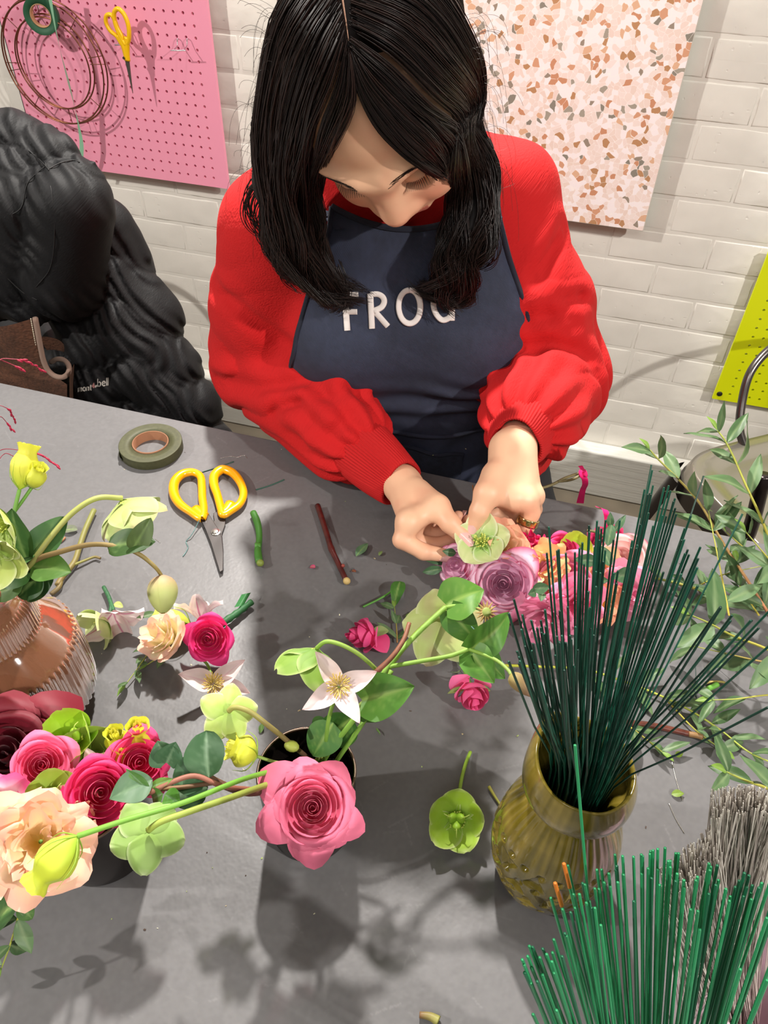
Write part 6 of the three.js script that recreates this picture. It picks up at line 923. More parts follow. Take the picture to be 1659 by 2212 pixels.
{ // flower scissors with yellow loops
  const t = thing('scissors', 'flower scissors with big yellow loop handles and worn steel blades on the table', 'scissors');
  const Y = phy({ color: C('#f2a608'), roughness: 0.22, clearcoat: 0.5, clearcoatRoughness: 0.15 });
  const H = (l, h) => l.map(([x, y]) => Q(x, y, h));
  const loop = (l, r0) => { const pts = H(l, 0.0075), c = new THREE.CatmullRomCurve3(pts, true, 'centripetal'), P = []; for (let i = 0; i <= 60; i++) P.push(c.getPoint(i / 60)); return tube(P, (u) => r0 * (1 + 0.25 * Math.max(0, Math.sin(u * 6.283 - 0.6))), { seg: 60, sides: 12, smooth: false, flat: 0.9, up: V3(0, 1, 0), caps: false }); };
  const L = [[436, 1120], [412, 1106], [388, 1088], [376, 1066], [378, 1040], [394, 1024], [416, 1020], [432, 1028], [436, 1050], [437, 1075], [440, 1100]], R = [[478, 1100], [470, 1070], [462, 1044], [464, 1026], [480, 1014], [500, 1020], [518, 1040], [526, 1066], [518, 1088], [500, 1102], [482, 1112]];
  obj('handle', merge([loop(L, 0.0050), tube(H([[420, 1100], [436, 1112], [446, 1116]], 0.0065), (u) => lerp(0.0075, 0.0055, u), { sides: 10, flat: 0.75, up: V3(0, 1, 0) })]), Y, t);
  obj('handle', merge([loop(R, 0.0050), tube(H([[500, 1088], [486, 1106], [474, 1112]], 0.0065), (u) => lerp(0.0075, 0.0055, u), { sides: 10, flat: 0.75, up: V3(0, 1, 0) })]), Y, t);
  const rust = tex(256, 256, (u, v) => { const k = fbm(u * 8, v * 8, 6, 5, 8), s = noise(u * 120, v * 8, 3, 8); const q = 0.5 + 0.34 * (k - 0.5) + 0.16 * (s - 0.5); return [q * 0.74, q * 0.71, q * 0.70]; }, true), S = std({ map: rust, roughness: 0.34, metalness: 0.85 });
  const plate = (pts, h, th, bev = 0.0006) => { const P = H(pts, h), s = new THREE.Shape(P.map((p) => new THREE.Vector2(p.x, -p.z))); return new THREE.ExtrudeGeometry(s, { depth: th, bevelEnabled: true, bevelThickness: bev, bevelSize: bev, bevelSegments: 2, curveSegments: 4 }).rotateX(-Math.PI / 2).translate(0, TOP + h, 0); };
  obj('blade', plate([[432, 1118], [448, 1108], [456, 1122], [470, 1144], [479, 1165], [482, 1200], [481, 1234], [476, 1238], [468, 1212], [457, 1176], [446, 1148]], 0.0036, 0.0018), S, t);
  obj('blade', plate([[462, 1112], [474, 1106], [487, 1113], [486, 1136], [479, 1156], [482, 1190], [482, 1230], [477, 1239], [466, 1205], [459, 1168], [455, 1140], [464, 1128]], 0.0010, 0.0018), S, t);
  obj('bolt', lathe([[0.0001, 0.0016], [0.0028, 0.0016], [0.003, 0.0012], [0.003, 0.0004], [0.0052, 0.0003], [0.0056, 0], [0.0056, -0.0014]], 28).translate(...Q(466, 1149, 0.0068).toArray()), std({ color: C('#cfcdc8'), roughness: 0.22, metalness: 1 }), t);
}
const wireOn = (name, label, l, r, mat) => tag(obj(name, tube(l.map(([x, y, h]) => Q(x, y, (h ?? 0) + r)), r, { sides: 6, smooth: true, seg: l.length * 6 }), mat), label, 'wire');
M.silver = std({ color: C('#c9c6c0'), roughness: 0.25, metalness: 1 });
wireOn('cut_wire', 'straight dark green wire lying behind the scissor handles', [[430, 1022], [468, 1010], [505, 997]], 0.0007, M.greenWire[0]); wireOn('cut_wire', 'short dark green wire lying right of the scissors', [[553, 1058], [585, 1048], [614, 1036]], 0.0007, M.greenWire[1]);
wireOn('cut_wire', 'thin kinked silver wire near the red sleeve', [[476, 990], [500, 986], [512, 988], [520, 985], [528, 984], [534, 990]], 0.0004, M.silver);
wireOn('cut_wire', 'bent green wire hanging from the scissor handle', [[434, 1116, 0.010], [425, 1135, 0.006], [412, 1158, 0.003], [402, 1170], [406, 1182], [402, 1192], [395, 1202]], 0.0006, std({ color: C('#5a7a78'), roughness: 0.4, metalness: 0.3 }));
wireOn('cut_wire', 'fine silver wire looped beside the dried hellebore', [[912, 1358], [910, 1380], [903, 1400], [902, 1416]], 0.0003, M.silver); wireOn('cut_wire', 'long green-grey twisted wire lying over the vine toward the vase', [[988, 1322, 0.17], [1030, 1365, 0.17], [1080, 1425, 0.16], [1120, 1470, 0.14], [1156, 1508, 0.12]], 0.0007, std({ color: C('#7fa39a'), roughness: 0.35, metalness: 0.4 }));
for (const [k, l] of [['bent silver wire left of the green stem piece at right', [[1512, 1455], [1508, 1470], [1514, 1462], [1524, 1440], [1534, 1430]]], ['dark wire strand below the eucalyptus at right', [[1502, 1440], [1503, 1465], [1500, 1488], [1505, 1508]]], ['straight silver wire in front of the silver bundle', [[1450, 1640], [1462, 1690], [1475, 1730]]], ['silver wire crossing the small fallen leaf by the silver bundle', [[1445, 1736], [1460, 1770], [1478, 1800]]], ['tiny silver wire end in front of the garland', [[1286, 1376], [1300, 1366]]], ['short silver wire by the twig at far left', [[335, 1164], [346, 1172]]], ['tiny dark wire bit left of the olive vase', [[1142, 1678], [1157, 1677]]]]) wireOn('cut_wire', k, l, 0.0004, /dark/.test(k) ? M.greenWire[2] : M.silver);
// cut stems and twigs
const piece = (name, label, cat0, build) => { const t = thing(name, label, cat0); build(t); return t; };
piece('plant_cutting', 'short thick green stem piece right of the scissors', 'stem', (t) => { stem(t, path([[547, 1107, 0.006], [556, 1130, 0.006], [560, 1160, 0.006], [557, 1190, 0.006], [560, 1214, 0.006]]), (u) => 0.0040 + 0.0004 * Math.sin(u * 9), lin('#336a22'), lin('#3f7a28')); obj('node', tube(path([[551, 1181, 0.0062], [563, 1180, 0.0062]]), 0.0046, { color: () => lin('#4a8430') }), stemMat, t); obj('cut_end', tintGeo(new THREE.SphereGeometry(0.0044, 10, 8).translate(...Q(562, 1216, 0.006).toArray()), lin('#7a8a3a')), stemMat, t); });
M.bark = phy({ vertexColors: true, roughness: 0.3, clearcoat: 0.4 });
piece('twig', 'glossy dark red-brown twig lying left of the hand', 'twig', (t) => { obj('stem', tube(path([[686, 1092, 0.005], [697, 1125, 0.005], [708, 1160, 0.005], [716, 1186, 0.005], [732, 1220, 0.005], [748, 1254, 0.005]]), (u) => 0.0037 - 0.0005 * u + 0.0006 * Math.exp(-(((u - 0.6) / 0.04) ** 2)), { seg: 36, sides: 10, color: (u) => mixc(lin('#3a1312'), lin('#571f1b'), noise(u * 30, 2, 1)) }), M.bark, t); obj('cut_end', tintGeo(new THREE.SphereGeometry(0.0043, 10, 8).translate(...Q(749, 1255, 0.005).toArray()), lin('#c0a568')), stemMat, t); obj('bud', tintGeo(new THREE.SphereGeometry(0.0022, 8, 6).translate(...Q(741, 1222, 0.008).toArray()), lin('#8a3a30')), stemMat, t); });
piece('twig', 'forked yellow-brown branch lying behind the glass vase', 'twig', (t) => { stem(t, path([[203, 1102, 0.006], [184, 1145, 0.006], [172, 1180, 0.006], [160, 1215, 0.006], [136, 1245, 0.006], [124, 1264, 0.006]]), 0.0033, lin('#7f8244'), lin('#7a6638')); stem(t, path([[160, 1220, 0.006], [185, 1210, 0.005], [205, 1203, 0.004], [217, 1206, 0.004]]), 0.0015, lin('#8a8a40'), lin('#6e5a34')); stem(t, path([[132, 1245, 0.006], [128, 1268, 0.005], [110, 1284, 0.004]]), 0.0026, lin('#8a7a40'), lin('#5a4a30')); });
piece('twig', 'tiny reddish twig near the fallen disc leaf', 'twig', (t) => stem(t, path([[122, 1174, 0.002], [134, 1168, 0.002], [141, 1161, 0.002]]), 0.0012, lin('#8a4a38'), lin('#9a6a44')));
piece('twig', 'reddish brown cut branch lying behind the olive vase', 'twig', (t) => { obj('stem', tube(path([[1352, 1562, 0.005], [1400, 1566, 0.005], [1450, 1576, 0.005], [1490, 1586, 0.005], [1518, 1592, 0.005]]), (u) => 0.0032 - 0.0004 * u, { seg: 30, sides: 10, color: (u) => mixc(lin('#4a2018'), lin('#653426'), noise(u * 24, 5, 1)) }), M.bark, t); obj('cut_end', tube(path([[1488, 1586, 0.006], [1502, 1588, 0.007], [1516, 1592, 0.006]]), 0.0028, { color: () => lin('#8a6840') }), stemMat, t); });
piece('plant_cutting', 'small green cut stem piece under the eucalyptus at right', 'stem', (t) => stem(t, path([[1516, 1496, 0.003], [1534, 1486, 0.003], [1550, 1478, 0.003]]), 0.0028, lin('#5f9a3a'), lin('#6fae3e'))); piece('plant_cutting', 'pale forked stem piece just above the small green one', 'stem', (t) => { stem(t, path([[1522, 1476, 0.002], [1545, 1472, 0.002], [1566, 1474, 0.002]]), 0.0011, lin('#b09a50'), lin('#b8aa62')); });
piece('plant_cutting', 'brownish stem end at the bottom edge of the photo', 'stem', (t) => { stem(t, path([[906, 2192, 0.004], [930, 2196, 0.004], [948, 2206, 0.004]]), (u) => 0.0036 * (0.6 + 0.4 * u), lin('#7a5a3a'), lin('#9a9a50')); });
piece('plant_cutting', 'thin yellow stem end leaning on the olive vase', 'stem', (t) => stem(t, path([[1056, 1699, 0.003], [1070, 1722, 0.003], [1086, 1746, 0.003]]), (u) => 0.0016 - 0.0006 * u, lin('#b5b04a'), lin('#a0a048')));
piece('plant_cutting', 'thin green stem with a cut leaf above the vine', 'stem', (t) => { stem(t, path([[784, 1311, 0.003], [815, 1296, 0.003], [842, 1280, 0.003], [860, 1262, 0.004]]), 0.0012, lin('#4f8a34'), lin('#5c9a3c')); leaf(t, Q(864, 1256, 0.006), Q(852, 1310, 0.004), 0.016, { shape: 'oval', col: lin('#4c8236'), sd: 5, bend: 0.3 }); });
piece('eucalyptus_sprig', 'small eucalyptus tip lying beside the pink rosebud', 'sprig', (t) => sprig(t, path([[858, 1388, 0.004], [856, 1350, 0.005], [852, 1312, 0.006]]), { leafL: 0.026, leafW: 0.010, pairs: 3, sd: 15, r: 0.0009, c0: lin('#a8784a') }));
const fallen = (label, x, y, x2, y2, w, c, s = 'lance') => { const t = thing('leaf_scrap', label, 'leaf'); leaf(t, Q(x, y, 0.0015), Q(x2, y2, 0.003), w, { col: lin(c), shape: s, sd: x, bend: 0.12, name: 'blade' }); };
fallen('single eucalyptus leaf right of the red-brown twig', 769, 1202, 795, 1174, 0.011, '#6a8f6a'); fallen('curled bright green leaf scrap by the brown twig', 880, 1326, 900, 1342, 0.011, '#7fae3a', 'oval'); fallen('grey-green round leaf by the forked branch', 137, 1146, 168, 1144, 0.013, '#7d8270', 'round'); fallen('small yellow-green leaf by the brown cut branch', 1458, 1634, 1476, 1626, 0.006, '#8aa83a'); fallen('small green leaf in front of the silver wires', 1450, 1716, 1478, 1714, 0.007, '#7f9a3a'); fallen('tiny green leaf scrap above the dark tumbler', 562, 1584, 568, 1560, 0.005, '#6f9a4a'); fallen('tiny green needle right of the tumbler', 812, 1572, 822, 1588, 0.002, '#6a9a4a'); fallen('tiny leaf crumb right of the eucalyptus leaf', 818, 1200, 826, 1190, 0.004, '#8aa060'); fallen('pink petal crumb left of the red-brown twig', 670, 1224, 681, 1226, 0.006, '#d8447c', 'round'); fallen('red bark crumb at the end of the red-brown twig', 760, 1232, 769, 1236, 0.004, '#8a3a34', 'round'); fallen('pale petal lying left of the twig head', 1006, 1446, 1010, 1450, 0.003, '#d0b060', 'round');
tag(obj('plant_crumbs', merge((() => { reseed(606); const l = []; for (let i = 0; i < 70; i++) { const x = rr(60, 1500), y = rr(960, 2100), p = Q(x, y, 0.0004), s = rr(0.0004, 0.0012); l.push(tintGeo(new THREE.TetrahedronGeometry(s).scale(1, 0.5, rr(1, 2.4)).rotateY(rr(0, 6)).translate(p.x, p.y, p.z), [lin('#d8d4b8'), lin('#9aa86a'), lin('#c8b890'), lin('#4a3a30')][i % 4])); } return l; })()), std({ vertexColors: true, roughness: 0.8 })), 'tiny crumbs of leaf and petal scattered over the grey table', 'crumbs', null, 'stuff');
// buttonholes and loose blooms
{
  const t = thing('buttonhole', 'small buttonhole of one green hellebore and one striped clematis, green taped stem', 'buttonhole'), tape = lin('#33683f');
  obj('taped_stem', tube(path([[224, 1268, 0.006], [236, 1292, 0.008], [240, 1312, 0.01], [232, 1338, 0.012]]), 0.0022, { sides: 8, seg: 20, color: (u) => mixc(tape, lin('#2a5634'), 0.5 + 0.5 * Math.sin(u * 50)) }), stemMat, t); obj('taped_stem', tube(path([[236, 1292, 0.008], [246, 1318, 0.012]]), 0.0018, { color: () => tape }), stemMat, t);
  const a = Q(230, 1338, 0.016); face(hellebore(t, 'hellebore', 0.030, { col: lin('#c9d58c'), edge: lin('#dbe2ae'), base: lin('#b9cf62'), sd: 91, open: 0.3 }), a, V3(-0.25, 0.1, 0.85), 0.4);
  const b = Q(244, 1322, 0.016); face(clematis(t, 'clematis', 0.043, { sd: 92, open: 0.42, stamens: false, stripeAmt: 1.6, n: 4 }), b, V3(0.55, 0.1, 0.75), 0.9);
  leaf(t, Q(246, 1304, 0.01), Q(266, 1312, 0.008), 0.008, { col: lin('#c8d278'), shape: 'oval' });
}
{
  const t = thing('buttonhole', 'larger buttonhole with peach lisianthus, hot pink rose and eucalyptus, green taped stem', 'buttonhole');
  const put = (g, x, y, h, d, s) => face(g, Q(x, y, h), d, s);
  obj('taped_stem', tube(path([[440, 1380, 0.014], [478, 1348, 0.010], [510, 1326, 0.008], [544, 1300, 0.007]]), (u) => 0.0045 - 0.0012 * u + 0.0004 * Math.sin(u * 40), { sides: 10, seg: 26, color: () => lin('#2f6a3c') }), stemMat, t);
  obj('tape_flag', sheet(8, 6, (u, v) => Q(lerp(506, 522, v) + u * 20, lerp(1312, 1284, v) - u * 4, 0.008 + 0.004 * Math.sin(u * 3)), () => lin('#3f8048')), leafMat, t);
  put(bud(t, 'bud', 0.0135, 0.036, { sd: 93, col: lin('#d9d84a'), foot: lin('#c2cc4a'), mouth: 0.8, fringe: 0.9 }), 412, 1348, 0.022, Q(342, 1345, 0.02).sub(Q(412, 1348, 0.022)), 0);
  put(ruffled(t, 'lisianthus', 0.027, { sd: 94, n: 12, body: lin('#fff2c8'), rim: lin('#f9c4ae'), heart: lin('#f6e27a'), frill: 0.12, cup: 0.8 }), 374, 1386, 0.022, V3(-0.4, 0.85, 0.35), 1);
  put(rose(t, 'spray_rose', 0.024, { sd: 95, n: 26, inner: lin('#d81662'), outer: lin('#f83a8c'), point: 0.22, high: 0.7 }), 456, 1380, 0.026, V3(0.1, 0.75, 0.6), 0.4);
  put(clematis(t, 'clematis', 0.034, { sd: 96, open: 0.3, stamens: false, stripeAmt: 1.6, n: 4 }), 436, 1346, 0.02, V3(-0.35, 0.35, -0.75), 0.4);
  stem(t, path([[424, 1412, 0.014], [448, 1436, 0.012], [455, 1454, 0.012], [456, 1470, 0.012]]), 0.0014, G1, G2); put(clematis(t, 'clematis', 0.036, { sd: 97, open: 0.75, stripeAmt: 0.35, n: 4, angles: [0.15, 1.0, 1.9, 4.2] }), 460, 1478, 0.013, V3(0.35, 0.75, 0.3), 5.4);
  sprig(t, path([[348, 1310, 0.016], [336, 1350, 0.014], [325, 1400, 0.010], [300, 1440, 0.007], [272, 1478, 0.005]]), { leafL: 0.029, leafW: 0.0085, pairs: 6, sd: 19, c0: lin('#c0b04a') }); sprig(t, path([[360, 1410, 0.01], [335, 1425, 0.007], [318, 1436, 0.005]]), { leafL: 0.02, leafW: 0.007, pairs: 2, sd: 20 });
}
piece('rosebud', 'hot pink rosebud lying with its sepals beside the eucalyptus tip', 'rose', (t) => { const a = Q(806, 1368, 0.012), b = Q(752, 1366, 0.014); face(rose(t, 'bloom', 0.021, { sd: 98, n: 18, inner: lin('#d9286a'), outer: lin('#f5589a'), open: 0.75, high: 1.5, curl: 0.1 }), a, b.clone().sub(a).add(V3(0, 0.008, 0.012)), 0.5); leaf(t, a, Q(840, 1362, 0.012), 0.013, { col: lin('#a9bc7a'), shape: 'oval' }); leaf(t, Q(808, 1374, 0.01), Q(836, 1410, 0.004), 0.022, { col: lin('#e2417e'), vein: lin('#e2417e'), shape: 'oval', name: 'petal', mat: petalMat }); stem(t, [a, Q(822, 1376, 0.008), Q(836, 1380, 0.004)], 0.0016, G1, G1); });
piece('rosebud', 'pink rosebud on a short green stem pointing down, left of the vase', 'rose', (t) => { const a = Q(1018, 1484, 0.014), b = Q(1032, 1535, 0.012); stem(t, path([[990, 1418, 0.005], [1000, 1440, 0.007], [1012, 1470, 0.012], [1018, 1486, 0.014]]), (u) => 0.0016 + 0.0022 * u * u * u, lin('#6a9a44'), lin('#86b04c')); face(rose(t, 'bloom', 0.0215, { sd: 99, n: 16, inner: lin('#e03878'), outer: lin('#f873a8'), open: 0.8, high: 1.25 }), a, b.clone().sub(a).add(V3(0, 0.006, 0.004)), 0.9); for (const [x, y] of [[966, 1498], [1060, 1492]]) leaf(t, Q(x < 1000 ? 1008 : 1026, 1486, 0.014), Q(x, y, 0.008), 0.007, { col: lin('#a2ae62') }); for (const [x, y] of [[974, 1452], [985, 1425], [1036, 1468]]) stem(t, [Q(1002, 1440, 0.007), Q((1002 + x) / 2, (1440 + y) / 2 + 6, 0.006), Q(x, y, 0.003)], 0.0005, lin('#7f9a58'), lin('#5a6a50'), { sides: 4 }); });
piece('hellebore', 'lime green hellebore with seed pods lying left of the olive vase', 'hellebore', (t) => { const c = Q(986, 1768, 0.016); stem(t, path([[1016, 1624, 0.004], [1006, 1650, 0.006], [996, 1688, 0.012], [990, 1740, 0.014]]), 0.0016, lin('#8fb53a'), lin('#9cc43e')); face(hellebore(t, 'bloom', 0.029, { col: lin('#a6cc2a'), edge: lin('#dbe3a0'), base: lin('#97c41f'), sd: 100, open: 0.5, pods: 3 }), c, V3(0.05, 0.85, 0.55), 0.35); });
// eucalyptus branches at right
{
  const E = (label, list) => { const t = thing('eucalyptus_branch', label, 'branch'); list.forEach(([p, o], i) => sprig(t, path(p), { leafL: 0.034, leafW: 0.0125, ...o, big: 1.5, sd: label.length + i * 7 })); };
  E('tall eucalyptus branch whose tip stands before the chair seat', [[[[1700, 1390, 0.03], [1620, 1262, 0.055], [1560, 1170, 0.075], [1510, 1085, 0.10], [1470, 1040, 0.115], [1420, 990, 0.135], [1404, 972, 0.14]], { pairs: 7, c0: lin('#b06a50'), r: 0.0018 }], [[[1575, 1330, 0.05], [1556, 1230, 0.07], [1540, 1150, 0.085], [1530, 1100, 0.095]], { pairs: 4 }], [[[1608, 1185, 0.06], [1570, 1150, 0.075]], { pairs: 1 }]]);
  E('tallest eucalyptus branch at the right edge before the wall', [[[[1720, 1330, 0.05], [1668, 1180, 0.09], [1640, 1110, 0.115], [1612, 1050, 0.135], [1586, 990, 0.15], [1565, 950, 0.16], [1550, 930, 0.165]], { pairs: 6, r: 0.0017, leafL: 0.038 }], [[[1680, 1230, 0.08], [1650, 1195, 0.095], [1612, 1150, 0.11]], { pairs: 2, leafL: 0.036 }]]);
  E('thick eucalyptus branch lying toward the garland', [[[[1720, 1330, 0.02], [1640, 1306, 0.018], [1560, 1288, 0.016], [1490, 1268, 0.014], [1430, 1252, 0.012], [1392, 1244, 0.012]], { pairs: 6, r: 0.0026, c0: lin('#a8763a'), leafL: 0.028 }], [[[1500, 1270, 0.016], [1560, 1242, 0.02], [1650, 1222, 0.025]], { pairs: 3, r: 0.001 }], [[[1640, 1330, 0.03], [1600, 1270, 0.04], [1590, 1215, 0.05]], { pairs: 3, leafL: 0.036, leafW: 0.014 }]]);
  E('long thin eucalyptus stem running behind the wire vase to the right edge', [[[[1078, 1437, 0.01], [1160, 1440, 0.01], [1262, 1446, 0.008], [1330, 1466, 0.007], [1420, 1500, 0.006], [1500, 1540, 0.006], [1560, 1580, 0.006], [1620, 1626, 0.006], [1700, 1660, 0.006]], { pairs: 9, from: 0.25, r: 0.0016, leafL: 0.026, leafW: 0.010, c0: lin('#b5b83a'), tip: false }], [[[1440, 1512, 0.006], [1500, 1575, 0.005], [1560, 1620, 0.004]], { pairs: 3, leafL: 0.026 }], [[[1360, 1570, 0.006], [1400, 1600, 0.006], [1430, 1624, 0.006]], { pairs: 3, leafL: 0.026, leafW: 0.010 }]]);
  E('eucalyptus sprigs with broad leaves at the middle of the right edge', [[[[1720, 1430, 0.05], [1640, 1395, 0.06], [1580, 1372, 0.065], [1530, 1345, 0.07], [1490, 1328, 0.07]], { pairs: 4, leafL: 0.038, leafW: 0.017, r: 0.0015, shape: 'oval' }], [[[1720, 1440, 0.03], [1640, 1428, 0.035], [1570, 1412, 0.035], [1500, 1396, 0.035]], { pairs: 4, c0: lin('#c08a5a'), leafL: 0.03, leafW: 0.013 }], [[[1720, 1500, 0.03], [1650, 1502, 0.035], [1590, 1510, 0.035], [1540, 1512, 0.03]], { pairs: 3, leafL: 0.032, leafW: 0.013 }]]);
  E('eucalyptus tip in front of the silver wires at lower right', [[[[1700, 1728, 0.12], [1655, 1702, 0.14], [1610, 1686, 0.15], [1570, 1668, 0.16]], { pairs: 3, leafL: 0.032, leafW: 0.0125, r: 0.0014 }]]);
}
// ---------- hung on the pink pegboard ----------
const onB = (x, y, z) => atZ(x, y, z); // a place in front of the board, z metres from the eye's plane
{
  const copper = std({ color: C('#8a5a44'), roughness: 0.3, metalness: 0.9 }), t = thing('wreath_frame', 'round copper wire wreath frame hanging on the pink pegboard', 'wreath frame'), c = V3(-1.184, 0.925, -1.602);
  const ring = (r, dz, n) => obj(n, new THREE.TorusGeometry(r, 0.0017, 6, 90).translate(c.x, c.y, c.z + dz), copper, t);
  ring(0.1215, 0.0, 'outer_ring'); ring(0.1185, 0.011, 'outer_ring'); ring(0.0905, 0.0, 'inner_ring'); ring(0.0875, 0.011, 'inner_ring');
  for (let i = 0; i < 8; i++) { const a = i * 0.785 + 0.14, d = V3(Math.cos(a), Math.sin(a), 0); for (const s of [-0.05, 0.05]) { const e = V3(Math.cos(a + s * 1.3), Math.sin(a + s * 1.3), 0); if (i % 2 && s > 0) continue; obj('tie', tube([c.clone().addScaledVector(e, 0.089).add(V3(0, 0, 0.005)), c.clone().addScaledVector(e, 0.122).add(V3(0, 0, 0.004))], 0.0008, { sides: 5 }), copper, t); } }
  const p = onB(90, 33, -1.588), r = thing('tape_roll', 'roll of dark green florist tape hanging on the pink pegboard with its end trailing', 'tape'), G = std({ color: C('#1f5236'), roughness: 0.6 });
  obj('tape', lathe([[0.0215, -0.0065], [0.0345, -0.0065], [0.035, -0.006], [0.035, 0.006], [0.0345, 0.0065], [0.0215, 0.0065], [0.0215, -0.0065]], 72).rotateX(Math.PI / 2).rotateY(0.25).translate(p.x, p.y, p.z), G, r);
  obj('core', lathe([[0.0195, -0.0068], [0.0215, -0.0068], [0.0215, 0.0068], [0.0195, 0.0068], [0.0195, -0.0068]], 60).rotateX(Math.PI / 2).rotateY(0.25).translate(p.x, p.y, p.z), std({ color: C('#c79a72'), roughness: 0.8 }), r);
  const cv = cat([onB(104, -30, -1.57), onB(112, 20, -1.57), onB(128, 100, -1.572), onB(146, 170, -1.576), onB(160, 225, -1.582), onB(169, 268, -1.588), onB(176, 310, -1.592), onB(174, 358, -1.598)]);
  obj('trailing_end', sheet(3, 60, (u, v) => { const w = 0.0115 * (0.25 + 0.75 * Math.abs(Math.cos(v * 3.3 + 0.1))), a = v * 3.3 + 0.1; return cv.getPoint(v).add(V3((u - 0.5) * w, 0, (u - 0.5) * 0.011 * Math.sin(a))); }), std({ color: C('#8fc2a0'), roughness: 0.6, side: THREE.DoubleSide }), r);
  const steel = std({ color: C('#c4c4c6'), roughness: 0.22, metalness: 1 }), hookAt = (label, x, y, w) => { const h = thing('peg_hook', label, 'hook'), Z = -1.634, P = (px, py, z) => onB(px, py, z); for (const dx of [0, w]) obj('prong', tube([P(x + dx, y, Z - 0.003), P(x + dx - 1, y - 1, Z + 0.006), P(x + dx - 1, y + 6, Z + 0.010), P(x + dx - 1, y + 14, Z + 0.014), P(x + dx - 9, y + 24, Z + 0.034)], 0.0011, { sides: 6, seg: 20 }), steel, h); obj('bar', tube([P(x - 15, y + 25, Z + 0.036), P(x + w - 4, y + 25, Z + 0.036)], 0.0012, { sides: 6 }), steel, h); };
  hookAt('empty silver double hook on the pink pegboard', 384, 84, 21); hookAt('silver double hook holding the yellow scissors on the pegboard', 263, 72, 20); hookAt('silver hook behind the hanging green tape roll', 66, 6, 18);
  const s = thing('scissors', 'yellow-handled scissors hanging point down on the pink pegboard', 'scissors'), Y = phy({ color: C('#eebb0c'), roughness: 0.35 }), Pz = (x, y) => onB(x, y, -1.59), loop = (l, rd) => { const q = new THREE.CatmullRomCurve3(l.map(([x, y]) => Pz(x, y)), true, 'centripetal'), P = []; for (let i = 0; i <= 48; i++) P.push(q.getPoint(i / 48)); return tube(P, rd, { seg: 48, sides: 10, smooth: false, up: V3(0, 0, 1), caps: false }); };
  obj('handle', merge([loop([[264, 96], [252, 78], [238, 66], [229, 48], [230, 34], [240, 32], [247, 42], [254, 60], [264, 80]], 0.0042), tube([[254, 76], [264, 92], [271, 112], [275, 130]].map(([x, y]) => Pz(x, y)), (u) => lerp(0.006, 0.0068, u), { sides: 10, flat: 0.7, up: V3(0, 0, 1) })]), Y, s);
  obj('handle', merge([loop([[272, 96], [258, 74], [248, 46], [247, 26], [255, 19], [266, 28], [276, 50], [279, 74], [277, 90]], 0.0045), tube([[274, 80], [274, 98], [274, 116], [275, 131]].map(([x, y]) => Pz(x, y)), (u) => lerp(0.006, 0.0068, u), { sides: 10, flat: 0.7, up: V3(0, 0, 1) })]), Y, s);
  const tri = [Pz(271, 131), Pz(279, 131), Pz(287, 201)], sh = new THREE.Shape(tri.map((q) => new THREE.Vector2(q.x, q.y))); obj('blade', new THREE.ExtrudeGeometry(sh, { depth: 0.0022, bevelEnabled: true, bevelThickness: 0.0004, bevelSize: 0.0004, bevelSegments: 1 }).translate(0, 0, -1.591), std({ color: C('#77756c'), roughness: 0.35, metalness: 0.8 }), s);
  obj('screw', new THREE.CylinderGeometry(0.0026, 0.0026, 0.012, 14).rotateX(Math.PI / 2).translate(...Pz(270, 124).toArray()), std({ color: C('#3a3426'), roughness: 0.5 }), s);
}
